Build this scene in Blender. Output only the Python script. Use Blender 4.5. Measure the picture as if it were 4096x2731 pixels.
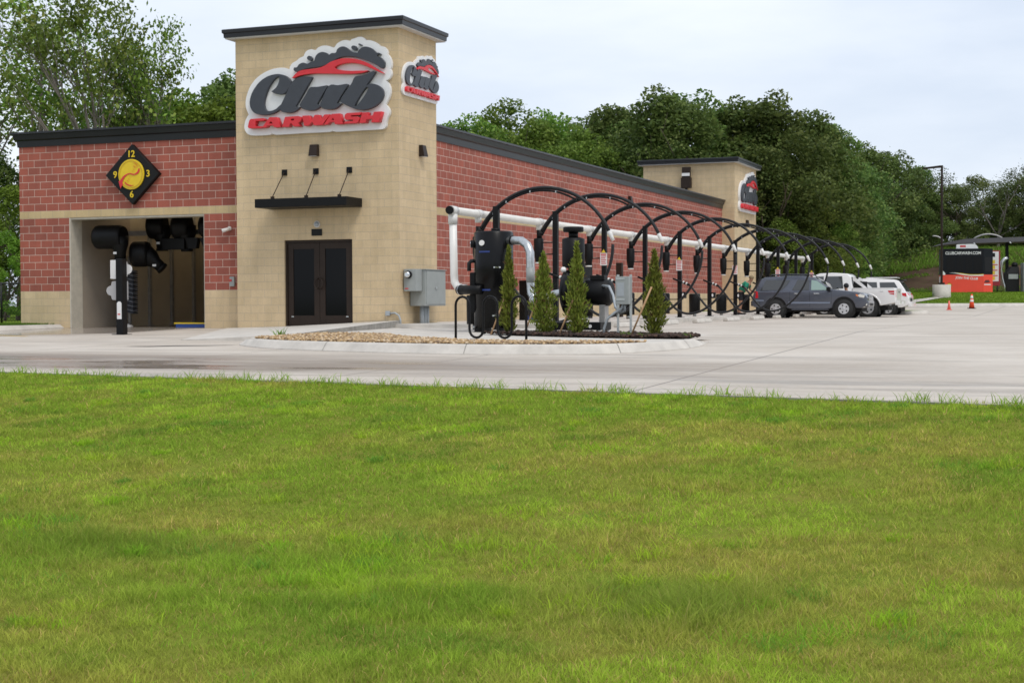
import bpy, bmesh, math, random
import numpy as np
from mathutils import Vector, Matrix

random.seed(7)
rng = np.random.default_rng(11)
scene = bpy.context.scene
for o in list(bpy.data.objects):
    bpy.data.objects.remove(o, do_unlink=True)

# ------------------------------------------------------------------ camera
YAW, PITCH, ROLL = 0.3739, 0.0261, -0.0040
CAM = Vector((16.298, -33.924, 0.669))
cam_data = bpy.data.cameras.new("camera")
cam_data.sensor_width = 36.0
cam_data.lens = 36.0 * 6036.0 / 4096.0
cam_data.clip_start = 0.1
cam_data.clip_end = 2000.0
cam = bpy.data.objects.new("camera", cam_data)
scene.collection.objects.link(cam)
cam.matrix_world = (Matrix.Translation(CAM) @ Matrix.Rotation(YAW, 4, 'Z')
                    @ Matrix.Rotation(math.pi / 2 - PITCH, 4, 'X') @ Matrix.Rotation(ROLL, 4, 'Z'))
scene.camera = cam

# ------------------------------------------------------------------ sky, sun, exposure
SUN_EL, SUN_AZ = math.radians(58), math.radians(128)   # azimuth clockwise from +Y
world = bpy.data.worlds.new("World")
scene.world = world
world.use_nodes = True
wn, wl = world.node_tree.nodes, world.node_tree.links
wn.clear()
w_out = wn.new('ShaderNodeOutputWorld')
w_bg = wn.new('ShaderNodeBackground')
w_bg.inputs['Strength'].default_value = 0.105
w_sky = wn.new('ShaderNodeTexSky')
w_sky.sky_type = 'NISHITA'
w_sky.sun_disc = False
w_sky.sun_elevation = SUN_EL
w_sky.sun_rotation = SUN_AZ
w_sky.air_density = 1.0
w_sky.dust_density = 2.0
w_tc = wn.new('ShaderNodeTexCoord')
w_map = wn.new('ShaderNodeMapping')
w_map.inputs['Scale'].default_value = (1.0, 1.0, 3.6)
w_map.inputs['Location'].default_value = (0.35, 0.2, 0.0)
w_noise = wn.new('ShaderNodeTexNoise')
w_noise.inputs['Scale'].default_value = 2.3
w_noise.inputs['Detail'].default_value = 6.0
w_noise.inputs['Roughness'].default_value = 0.52
w_ramp = wn.new('ShaderNodeValToRGB')
w_ramp.color_ramp.elements[0].position = 0.34
w_ramp.color_ramp.elements[0].color = (5.7, 6.45, 7.7, 1)
w_ramp.color_ramp.elements[1].position = 0.66
w_ramp.color_ramp.elements[1].color = (8.5, 8.9, 9.45, 1)
w_mix = wn.new('ShaderNodeMixRGB')
w_mix.inputs['Fac'].default_value = 0.86
wl.new(w_tc.outputs['Generated'], w_map.inputs['Vector'])
wl.new(w_map.outputs['Vector'], w_noise.inputs['Vector'])
wl.new(w_noise.outputs['Fac'], w_ramp.inputs['Fac'])
wl.new(w_sky.outputs['Color'], w_mix.inputs['Color1'])
wl.new(w_ramp.outputs['Color'], w_mix.inputs['Color2'])
wl.new(w_mix.outputs['Color'], w_bg.inputs['Color'])
wl.new(w_bg.outputs['Background'], w_out.inputs['Surface'])

sun_data = bpy.data.lights.new("sun", 'SUN')
sun_data.energy = 1.4
sun_data.angle = math.radians(20)
sun_data.color = (1.0, 0.95, 0.88)
sun = bpy.data.objects.new("sun", sun_data)
scene.collection.objects.link(sun)
sd = Vector((math.sin(SUN_AZ) * math.cos(SUN_EL), math.cos(SUN_AZ) * math.cos(SUN_EL), math.sin(SUN_EL)))
sun.rotation_euler = sd.to_track_quat('Z', 'Y').to_euler()
sun.location = (0, -20, 40)

scene.view_settings.view_transform = 'Standard'
scene.view_settings.look = 'None'
scene.view_settings.exposure = 0.28
scene.view_settings.gamma = 1.0
scene.cycles.filter_width = 1.6
scene.cycles.max_bounces = 8
scene.cycles.transparent_max_bounces = 16

# ------------------------------------------------------------------ materials
def socket(b, *names):
    for n in names:
        if n in b.inputs:
            return b.inputs[n]

def mat(name, col, rough=0.6, metal=0.0, var=0.0, scale=6.0, bump=0.0, bscale=60.0, spec=0.5, coat=0.0):
    """Principled material with a little procedural variation of tone, roughness and relief."""
    m = bpy.data.materials.new(name)
    m.use_nodes = True
    nt = m.node_tree
    b = nt.nodes['Principled BSDF']
    b.inputs['Base Color'].default_value = (*col, 1)
    b.inputs['Roughness'].default_value = rough
    b.inputs['Metallic'].default_value = metal
    socket(b, 'Specular IOR Level', 'Specular').default_value = spec
    if coat:
        socket(b, 'Coat Weight', 'Coat').default_value = coat
        socket(b, 'Coat Roughness').default_value = 0.05
    tc = nt.nodes.new('ShaderNodeTexCoord')
    if var:
        n = nt.nodes.new('ShaderNodeTexNoise')
        n.inputs['Scale'].default_value = scale
        n.inputs['Detail'].default_value = 6
        n.inputs['Roughness'].default_value = 0.62
        nt.links.new(tc.outputs['Object'], n.inputs['Vector'])
        r = nt.nodes.new('ShaderNodeValToRGB')
        r.color_ramp.elements[0].position = 0.3
        r.color_ramp.elements[1].position = 0.7
        r.color_ramp.elements[0].color = (*[c * (1 - var) for c in col], 1)
        r.color_ramp.elements[1].color = (*[min(1, c * (1 + var)) for c in col], 1)
        nt.links.new(n.outputs['Fac'], r.inputs['Fac'])
        nt.links.new(r.outputs['Color'], b.inputs['Base Color'])
    if bump:
        n2 = nt.nodes.new('ShaderNodeTexNoise')
        n2.inputs['Scale'].default_value = bscale
        n2.inputs['Detail'].default_value = 4
        nt.links.new(tc.outputs['Object'], n2.inputs['Vector'])
        bp = nt.nodes.new('ShaderNodeBump')
        bp.inputs['Strength'].default_value = bump
        bp.inputs['Distance'].default_value = 0.02
        nt.links.new(n2.outputs['Fac'], bp.inputs['Height'])
        nt.links.new(bp.outputs['Normal'], b.inputs['Normal'])
    return m

def block_mat(name, c1, c2, mortar, msize, vscale=0.9, stain=0.12):
    """Concrete block masonry, 16 by 8 inch units, laid out on a UV map in metres."""
    m = bpy.data.materials.new(name)
    m.use_nodes = True
    nt = m.node_tree
    N, L = nt.nodes, nt.links
    b = N['Principled BSDF']
    b.inputs['Roughness'].default_value = 0.86
    uv = N.new('ShaderNodeUVMap')
    br = N.new('ShaderNodeTexBrick')
    br.offset = 0.5
    br.inputs['Scale'].default_value = 1.0
    br.inputs['Brick Width'].default_value = 0.4064
    br.inputs['Row Height'].default_value = 0.2032
    br.inputs['Mortar Size'].default_value = msize
    br.inputs['Mortar Smooth'].default_value = 0.15
    br.inputs['Bias'].default_value = 0.0
    br.inputs['Color1'].default_value = (*c1, 1)
    br.inputs['Color2'].default_value = (*c2, 1)
    br.inputs['Mortar'].default_value = (*mortar, 1)
    L.new(uv.outputs['UV'], br.inputs['Vector'])
    n = N.new('ShaderNodeTexNoise')
    n.inputs['Scale'].default_value = vscale
    n.inputs['Detail'].default_value = 8
    n.inputs['Roughness'].default_value = 0.65
    L.new(uv.outputs['UV'], n.inputs['Vector'])
    r = N.new('ShaderNodeMapRange')
    r.inputs['From Min'].default_value = 0.3
    r.inputs['From Max'].default_value = 0.7
    r.inputs['To Min'].default_value = 1 - stain
    r.inputs['To Max'].default_value = 1 + stain
    L.new(n.outputs['Fac'], r.inputs['Value'])
    n2 = N.new('ShaderNodeTexNoise')
    n2.inputs['Scale'].default_value = 45
    n2.inputs['Detail'].default_value = 3
    L.new(uv.outputs['UV'], n2.inputs['Vector'])
    r2 = N.new('ShaderNodeMapRange')
    r2.inputs['From Min'].default_value = 0.3
    r2.inputs['From Max'].default_value = 0.7
    r2.inputs['To Min'].default_value = 0.9
    r2.inputs['To Max'].default_value = 1.1
    L.new(n2.outputs['Fac'], r2.inputs['Value'])
    # rain streaks that run down the masonry
    mp = N.new('ShaderNodeMapping')
    mp.inputs['Scale'].default_value = (2.6, 0.22, 1)
    L.new(uv.outputs['UV'], mp.inputs['Vector'])
    n3 = N.new('ShaderNodeTexNoise')
    n3.inputs['Scale'].default_value = 1.6
    n3.inputs['Detail'].default_value = 7
    n3.inputs['Roughness'].default_value = 0.7
    L.new(mp.outputs['Vector'], n3.inputs['Vector'])
    r3 = N.new('ShaderNodeMapRange')
    r3.inputs['From Min'].default_value = 0.35
    r3.inputs['From Max'].default_value = 0.65
    r3.inputs['To Min'].default_value = 0.91
    r3.inputs['To Max'].default_value = 1.05
    L.new(n3.outputs['Fac'], r3.inputs['Value'])
    mu0 = N.new('ShaderNodeMath'); mu0.operation = 'MULTIPLY'
    L.new(r.outputs['Result'], mu0.inputs[0]); L.new(r3.outputs['Result'], mu0.inputs[1])
    mu = N.new('ShaderNodeMath'); mu.operation = 'MULTIPLY'
    L.new(mu0.outputs[0], mu.inputs[0]); L.new(r2.outputs['Result'], mu.inputs[1])
    hsv = N.new('ShaderNodeHueSaturation')
    L.new(br.outputs['Color'], hsv.inputs['Color'])
    L.new(mu.outputs[0], hsv.inputs['Value'])
    L.new(hsv.outputs['Color'], b.inputs['Base Color'])
    bp = N.new('ShaderNodeBump')
    bp.inputs['Strength'].default_value = 0.5
    bp.inputs['Distance'].default_value = 0.008
    inv = N.new('ShaderNodeMath'); inv.operation = 'SUBTRACT'; inv.inputs[0].default_value = 1.0
    L.new(br.outputs['Fac'], inv.inputs[1])
    ad = N.new('ShaderNodeMath'); ad.operation = 'ADD'
    sc = N.new('ShaderNodeMath'); sc.operation = 'MULTIPLY'; sc.inputs[1].default_value = 0.35
    L.new(n2.outputs['Fac'], sc.inputs[0])
    L.new(inv.outputs[0], ad.inputs[0]); L.new(sc.outputs[0], ad.inputs[1])
    L.new(ad.outputs[0], bp.inputs['Height'])
    L.new(bp.outputs['Normal'], b.inputs['Normal'])
    return m

M = {}
M['red_block'] = block_mat('red_block', (0.365, 0.100, 0.066), (0.270, 0.080, 0.056), (0.57, 0.42, 0.35), 0.0075)
M['tan_block'] = block_mat('tan_block', (0.605, 0.465, 0.285), (0.555, 0.425, 0.255), (0.46, 0.375, 0.265), 0.0055, stain=0.11)
M['band_block'] = block_mat('band_block', (0.565, 0.43, 0.235), (0.50, 0.375, 0.20), (0.42, 0.34, 0.24), 0.0055, stain=0.11)
M['cornice'] = mat('cornice_metal', (0.010, 0.011, 0.014), 0.34, 0.0, var=0.2, scale=1.5)
M['soffit'] = mat('soffit', (0.62, 0.6, 0.58), 0.7)
M['roofing'] = mat('roofing', (0.12, 0.12, 0.12), 0.9, var=0.2)
M['door_frame'] = mat('door_bronze', (0.026, 0.016, 0.011), 0.5, var=0.15, spec=0.25)
M['glass_dark'] = mat('dark_glass', (0.005, 0.005, 0.005), 0.08, spec=0.16)
M['black'] = mat('black_powder_coat', (0.0045, 0.0045, 0.005), 0.5, var=0.25, scale=9, spec=0.22)
M['black_gloss'] = mat('black_gloss', (0.004, 0.004, 0.0045), 0.25, var=0.2, spec=0.22)
M['rubber'] = mat('black_hose', (0.011, 0.0115, 0.0125), 0.5, var=0.3, scale=20, spec=0.35)
M['charcoal'] = mat('charcoal_letter', (0.042, 0.047, 0.058), 0.42, var=0.08)
M['sign_red'] = mat('sign_red', (0.62, 0.025, 0.035), 0.4, var=0.06)
M['sign_white'] = mat('sign_white', (0.78, 0.78, 0.78), 0.4, var=0.03)
M['sign_black'] = mat('sign_black', (0.007, 0.007, 0.007), 0.5, spec=0.25)
M['yellow'] = mat('sign_yellow', (0.74, 0.52, 0.012), 0.4, var=0.05)
M['yellow_dark'] = mat('sign_yellow_shade', (0.58, 0.37, 0.008), 0.4)
M['orange_line'] = mat('sign_orange', (0.72, 0.22, 0.01), 0.4)
M['pvc'] = mat('white_pvc', (0.74, 0.72, 0.68), 0.35, var=0.06, scale=3)
M['pvc_band'] = mat('pvc_coupling', (0.66, 0.65, 0.62), 0.35)
M['galv'] = mat('galvanised', (0.52, 0.54, 0.54), 0.32, 0.85, var=0.15, scale=14)
M['grey_paint'] = mat('grey_enclosure', (0.30, 0.32, 0.31), 0.45, var=0.06)
M['grey_pipe'] = mat('grey_conduit', (0.34, 0.37, 0.39), 0.5, var=0.08)
M['chrome'] = mat('chrome', (0.75, 0.76, 0.78), 0.16, 1.0)
M['alloy'] = mat('alloy', (0.66, 0.67, 0.69), 0.28, 0.75)
M['tyre'] = mat('tyre_rubber', (0.014, 0.014, 0.014), 0.75, var=0.2, scale=20)
M['arch_dark'] = mat('underbody', (0.006, 0.006, 0.006), 0.85)
M['label_white'] = mat('label_white', (0.72, 0.71, 0.70), 0.5)
M['label_red'] = mat('label_red', (0.55, 0.04, 0.04), 0.5)
M['label_blue'] = mat('label_blue', (0.02, 0.045, 0.20), 0.5)
M['label_yellow'] = mat('label_yellow', (0.7, 0.5, 0.03), 0.5)
M['concrete_pale'] = mat('kerb_concrete', (0.54, 0.505, 0.455), 0.85, var=0.16, scale=2.2, bump=0.25, bscale=40)
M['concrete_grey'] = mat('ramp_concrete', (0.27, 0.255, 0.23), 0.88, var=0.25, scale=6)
M['suv_paint'] = mat('slate_blue_paint', (0.082, 0.091, 0.118), 0.3, 0.35, var=0.05, scale=2, coat=0.7)
M['white_paint'] = mat('white_paint', (0.76, 0.745, 0.73), 0.3, var=0.03, scale=2, coat=0.6)
M['cladding'] = mat('grey_cladding', (0.05, 0.055, 0.07), 0.5, var=0.06)
M['trim_light'] = mat('pale_moulding', (0.22, 0.26, 0.34), 0.3, 0.3)
M['car_glass'] = mat('car_glass', (0.045, 0.048, 0.05), 0.05, spec=0.8)
M['car_glass_pale'] = mat('car_glass_pale', (0.25, 0.36, 0.32), 0.05, spec=0.8)
M['lamp_red'] = mat('tail_lamp', (0.55, 0.012, 0.02), 0.15, coat=0.5)
M['lamp_clear'] = mat('head_lamp', (0.75, 0.74, 0.68), 0.12, coat=0.6)
M['amber'] = mat('amber_lens', (0.75, 0.22, 0.06), 0.2)
M['cone_orange'] = mat('cone_orange', (0.85, 0.075, 0.018), 0.5, var=0.08)
M['cone_pink'] = mat('faded_cone', (0.80, 0.16, 0.12), 0.6, var=0.08)
M['kiosk_red'] = mat('kiosk_red', (0.85, 0.070, 0.035), 0.42, var=0.05, scale=1.5)
M['kiosk_black'] = mat('kiosk_black', (0.004, 0.005, 0.008), 0.4, spec=0.2)
M['bark'] = mat('bark', (0.12, 0.095, 0.07), 0.95, var=0.35, scale=4, bump=0.5, bscale=25)
M['bark_pale'] = mat('bark_pale', (0.19, 0.165, 0.14), 0.95, var=0.3, scale=4, bump=0.5, bscale=25)
M['stake_wood'] = mat('stake_wood', (0.44, 0.27, 0.14), 0.8, var=0.15, scale=12)
M['mulch'] = mat('mulch', (0.045, 0.026, 0.018), 0.95, var=0.4, scale=14, bump=0.9, bscale=50)
M['bay_wall'] = mat('bay_wall_panel', (0.43, 0.375, 0.285), 0.55, var=0.12, scale=0.8)
M['bay_wall_pale'] = mat('bay_wall_entry', (0.34, 0.29, 0.235), 0.55, var=0.1, scale=0.8)
M['bay_post'] = mat('bay_post', (0.34, 0.33, 0.32), 0.45, 0.5, var=0.15)
M['jamb'] = mat('jamb_trim', (0.52, 0.48, 0.4), 0.6, var=0.1)
M['brush'] = mat('brush_strips', (0.02, 0.022, 0.03), 0.7)
M['brush_light'] = mat('brush_strips_grey', (0.085, 0.09, 0.105), 0.6)
M['blue'] = mat('blue_plastic', (0.02, 0.06, 0.25), 0.5)
M['skin'] = mat('skin', (0.36, 0.19, 0.12), 0.55, var=0.06)
M['shirt_green'] = mat('green_shirt', (0.012, 0.22, 0.13), 0.8, var=0.12)
M['cloth_dark'] = mat('dark_cloth', (0.015, 0.016, 0.02), 0.85)
M['hair'] = mat('hair', (0.24, 0.18, 0.10), 0.8)
M['shoe'] = mat('shoe', (0.55, 0.55, 0.57), 0.6)
M['dial'] = mat('dial_face', (0.8, 0.79, 0.76), 0.3)
M['fence'] = mat('fence_black', (0.012, 0.013, 0.012), 0.5)
M['canopy_grey'] = mat('canopy_metal', (0.10, 0.095, 0.105), 0.45, 0.2, var=0.08)

# ------------------------------------------------------------------ helpers for objects
COL = scene.collection

class MB:
    """Collects shapes and links them as ONE mesh object."""
    def __init__(self):
        self.v, self.f, self.mi, self.sm = [], [], [], []

    def add(self, verts, faces, mi=0, smooth=False):
        k = len(self.v)
        self.v += [tuple(p) for p in verts]
        self.f += [tuple(i + k for i in f) for f in faces]
        self.mi += [mi] * len(faces)
        self.sm += [smooth] * len(faces)
        return self

    def box(self, x0, y0, z0, x1, y1, z1, mi=0):
        v = [(x0, y0, z0), (x1, y0, z0), (x1, y1, z0), (x0, y1, z0), (x0, y0, z1), (x1, y0, z1), (x1, y1, z1), (x0, y1, z1)]
        f = [(0, 3, 2, 1), (4, 5, 6, 7), (0, 1, 5, 4), (1, 2, 6, 5), (2, 3, 7, 6), (3, 0, 4, 7)]
        return self.add(v, f, mi)

    def hexa(self, v, mi=0):
        f = [(0, 3, 2, 1), (4, 5, 6, 7), (0, 1, 5, 4), (1, 2, 6, 5), (2, 3, 7, 6), (3, 0, 4, 7)]
        return self.add(v, f, mi)

    def tube(self, pts, r, n=10, mi=0, caps=True, smooth=True):
        pts = [Vector(p) for p in pts]
        rs = r if isinstance(r, (list, tuple)) else [r] * len(pts)
        V, Fc = [], []
        up = None
        for i, p in enumerate(pts):
            d = (pts[min(i + 1, len(pts) - 1)] - pts[max(i - 1, 0)])
            d = d.normalized() if d.length > 1e-9 else Vector((0, 0, 1))
            if up is None:
                up = d.orthogonal().normalized()
            else:
                up = (up - d * up.dot(d))
                up = up.normalized() if up.length > 1e-6 else d.orthogonal().normalized()
            s = d.cross(up)
            for k in range(n):
                a = 2 * math.pi * k / n
                V.append(p + (up * math.cos(a) + s * math.sin(a)) * rs[i])
        for i in range(len(pts) - 1):
            for k in range(n):
                a, b = i * n + k, i * n + (k + 1) % n
                Fc.append((a, b, b + n, a + n))
        self.add(V, Fc, mi, smooth)
        if caps:
            k = len(self.v) - len(V)
            self.f += [tuple(k + j for j in reversed(range(n))), tuple(k + (len(pts) - 1) * n + j for j in range(n))]
            self.mi += [mi, mi]
            self.sm += [False, False]
        return self

    def cyl(self, p0, p1, r0, r1=None, n=20, mi=0):
        return self.tube([p0, p1], [r0, r0 if r1 is None else r1], n, mi)

    def prism(self, poly, fn, d0, d1, mi=0, mi_side=None):
        """poly: 2D points; fn(u, v, d) -> point; extruded from depth d0 to d1."""
        n = len(poly)
        V = [fn(u, w, d0) for u, w in poly] + [fn(u, w, d1) for u, w in poly]
        self.add(V, [tuple(range(n)), tuple(reversed(range(n, 2 * n)))], mi)
        k = len(self.v) - 2 * n
        for i in range(n):
            j = (i + 1) % n
            self.f.append((k + i, k + n + i, k + n + j, k + j))
            self.mi.append(mi if mi_side is None else mi_side)
            self.sm.append(False)
        return self

    def sphere(self, c, r, n=14, m=8, mi=0, sz=1.0):
        V, Fc = [], []
        for i in range(m + 1):
            t = math.pi * i / m
            for k in range(n):
                a = 2 * math.pi * k / n
                V.append((c[0] + r * math.sin(t) * math.cos(a), c[1] + r * math.sin(t) * math.sin(a), c[2] + r * sz * math.cos(t)))
        for i in range(m):
            for k in range(n):
                Fc.append((i * n + k, (i + 1) * n + k, (i + 1) * n + (k + 1) % n, i * n + (k + 1) % n))
        return self.add(V, Fc, mi, True)

    def build(self, name, mats, parent=None, uv=False, bevel=0.0, seg=2, off=(0, 0, 0), weld=False):
        if not isinstance(mats, (list, tuple)):
            mats = [mats]
        me = bpy.data.meshes.new(name)
        V = [(p[0] - off[0], p[1] - off[1], p[2] - off[2]) for p in self.v]
        me.from_pydata(V, [], self.f)
        for m in mats:
            me.materials.append(M[m] if isinstance(m, str) else m)
        me.polygons.foreach_set('material_index', self.mi)
        me.polygons.foreach_set('use_smooth', self.sm)
        bm = bmesh.new()
        bm.from_mesh(me)
        if weld:
            bmesh.ops.remove_doubles(bm, verts=bm.verts, dist=0.0005)
        bmesh.ops.recalc_face_normals(bm, faces=bm.faces)
        if bevel:
            ed = [e for e in bm.edges if len(e.link_faces) == 2 and e.calc_face_angle(0) > math.radians(35)]
            bmesh.ops.bevel(bm, geom=ed, offset=bevel, segments=seg, affect='EDGES', profile=0.6, clamp_overlap=True)
        bm.to_mesh(me)
        bm.free()
        if uv:
            lay = me.uv_layers.new(name='UVMap')
            for p in me.polygons:
                nx, ny, nz = p.normal
                for li in p.loop_indices:
                    c = me.vertices[me.loops[li].vertex_index].co
                    if abs(nz) > 0.8:
                        lay.data[li].uv = (c.x, c.y)
                    elif abs(nx) > abs(ny):
                        lay.data[li].uv = (c.y, c.z)
                    else:
                        lay.data[li].uv = (c.x, c.z)
        me.update()
        o = bpy.data.objects.new(name, me)
        COL.objects.link(o)
        if parent is not None:
            o.parent = parent
        return o

def tag(o, label=None, cat=None, group=None, kind=None):
    if label: o['label'] = label
    if cat: o['category'] = cat
    if group: o['group'] = group
    if kind: o['kind'] = kind
    return o

def thing(name, label, cat, loc=(0, 0, 0), rz=0.0, group=None):
    o = bpy.data.objects.new(name, None)
    o.empty_display_size = 0.3
    COL.objects.link(o)
    o.location = loc
    o.rotation_euler = (0, 0, rz)
    return tag(o, label, cat, group)

def copy_tree(o, parent=None):
    c = o.copy()
    COL.objects.link(c)
    c.parent = parent
    for ch in list(o.children):
        copy_tree(ch, c)
    return c

def pairs(s):
    v = [float(t) for t in s.split()]
    return list(zip(v[0::2], v[1::2]))

def smooth_closed(P, n=4):
    """Catmull-Rom through a closed outline, keeping its sharp corners."""
    out = []
    N = len(P)
    def corner(i):
        a, b, c = Vector(P[i - 1]), Vector(P[i]), Vector(P[(i + 1) % N])
        d1, d2 = (b - a), (c - b)
        return d1.length < 1e-9 or d2.length < 1e-9 or d1.angle(d2, 0) > math.radians(62)
    cs = [corner(i) for i in range(N)]
    for i in range(N):
        p0, p1, p2, p3 = (Vector(P[(i + k) % N]) for k in (-1, 0, 1, 2))
        t1 = (p2 - p1) if cs[i] else (p2 - p0) * 0.5
        t2 = (p2 - p1) if cs[(i + 1) % N] else (p3 - p1) * 0.5
        for k in range(n):
            t = k / n
            h = ((2 * t**3 - 3 * t**2 + 1) * p1 + (t**3 - 2 * t**2 + t) * t1 + (-2 * t**3 + 3 * t**2) * p2 + (t**3 - t**2) * t2)
            out.append((h.x, h.y))
    return out

def eval_mesh(curve_obj, name):
    dg = bpy.context.evaluated_depsgraph_get()
    dg.update()
    me = bpy.data.meshes.new_from_object(curve_obj.evaluated_get(dg))
    me.name = name
    return me

def outline(name, loops, m, parent, mw, depth, bevel=0.0):
    """Filled, extruded plate from closed 2D outlines (holes allowed); local x right, y up, z out of the wall."""
    cu = bpy.data.curves.new('tmp', 'CURVE')
    cu.dimensions = '2D'
    cu.fill_mode = 'BOTH'
    cu.extrude = depth / 2
    cu.bevel_depth = bevel
    cu.offset = -bevel
    cu.bevel_resolution = 1
    for P in loops:
        s = cu.splines.new('POLY')
        s.points.add(len(P) - 1)
        for q, (x, y) in zip(s.points, P):
            q.co = (x, y, 0, 1)
        s.use_cyclic_u = True
    tmp = bpy.data.objects.new('tmp', cu)
    COL.objects.link(tmp)
    me = eval_mesh(tmp, name)
    bpy.data.objects.remove(tmp, do_unlink=True)
    me.materials.clear()
    me.materials.append(M[m])
    me.transform(mw @ Matrix.Translation((0, 0, depth / 2)))
    o = bpy.data.objects.new(name, me)
    COL.objects.link(o)
    o.parent = parent
    return o

def lettering(name, text, m, parent, mw, size, depth=0.004, shear=0.0, bold=0.0, sx=1.0, align='CENTER', space=1.0):
    cu = bpy.data.curves.new('tmp', 'FONT')
    cu.body = text
    cu.size = size
    cu.extrude = depth / 2
    cu.shear = shear
    cu.offset = bold
    cu.align_x = align
    cu.align_y = 'CENTER'
    cu.space_character = space
    tmp = bpy.data.objects.new('tmp', cu)
    COL.objects.link(tmp)
    me = eval_mesh(tmp, name)
    bpy.data.objects.remove(tmp, do_unlink=True)
    me.materials.clear()
    me.materials.append(M[m])
    me.transform(mw @ Matrix.Diagonal((sx, 1, 1, 1)) @ Matrix.Translation((0, 0, depth / 2)))
    o = bpy.data.objects.new(name, me)
    COL.objects.link(o)
    o.parent = parent
    return o

FRONT = Matrix(((1, 0, 0, 0), (0, 0, -1, 0), (0, 1, 0, 0), (0, 0, 0, 1)))      # local (x right, y up, z out) on a wall facing -Y
SIDE = Matrix(((0, 0, 1, 0), (1, 0, 0, 0), (0, 1, 0, 0), (0, 0, 0, 1)))        # on a wall facing +X

def raw_mesh(name, V, F, m, cols=None, parent=None, smooth=False):
    """Mesh from numpy arrays: V (n,3), F (m,k) with one k for all faces; cols one colour per vertex."""
    me = bpy.data.meshes.new(name)
    V = np.ascontiguousarray(V, dtype=np.float32)
    F = np.ascontiguousarray(F, dtype=np.int32)
    k = F.shape[1]
    me.vertices.add(len(V))
    me.vertices.foreach_set('co', V.ravel())
    me.loops.add(F.size)
    me.loops.foreach_set('vertex_index', F.ravel())
    me.polygons.add(len(F))
    me.polygons.foreach_set('loop_start', np.arange(0, F.size, k, dtype=np.int32))
    if smooth:
        me.polygons.foreach_set('use_smooth', np.ones(len(F), dtype=bool))
    if cols is not None:
        at = me.color_attributes.new('tint', 'FLOAT_COLOR', 'POINT')
        c4 = np.ones((len(V), 4), dtype=np.float32)
        c4[:, :3] = cols
        at.data.foreach_set('color', c4.ravel())
    me.update(calc_edges=True)
    me.validate()
    for mm in (m if isinstance(m, (list, tuple)) else [m]):
        me.materials.append(M[mm] if isinstance(mm, str) else mm)
    o = bpy.data.objects.new(name, me)
    COL.objects.link(o)
    if parent is not None:
        o.parent = parent
    return o

_perm = rng.random((256, 256))
def vnoise(x, y, s):
    """Smooth value noise in 0..1 at wavelength s."""
    x = np.asarray(x) / s + 1000.0
    y = np.asarray(y) / s + 1000.0
    xi, yi = np.floor(x).astype(int), np.floor(y).astype(int)
    fx, fy = x - xi, y - yi
    fx, fy = fx * fx * (3 - 2 * fx), fy * fy * (3 - 2 * fy)
    g = lambda a, b: _perm[a % 256, b % 256]
    return (g(xi, yi) * (1 - fx) + g(xi + 1, yi) * fx) * (1 - fy) + (g(xi, yi + 1) * (1 - fx) + g(xi + 1, yi + 1) * fx) * fy

# ================================================================== THE SETTING: ground, drive, lawn
FWD = (-math.sin(YAW), math.cos(YAW))
RGT = (math.cos(YAW), math.sin(YAW))
def dep(x, y):
    return (x - CAM.x) * FWD[0] + (y - CAM.y) * FWD[1]
def lat(x, y):
    return (x - CAM.x) * RGT[0] + (y - CAM.y) * RGT[1]
def lot_z(x, y):
    """The paved lot falls towards the lawn and climbs gently at its far end."""
    return max(0.02 * min(y, 0.0), -0.45) + max(0.0, (dep(x, y) - 62.0) * 0.016)
def lawn_edge(x):
    return -16.03 - 0.1544 * (max(x, -2.0) - 1.19)
def isl_z(y):
    return 0.05 + 0.0095 * y

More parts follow.
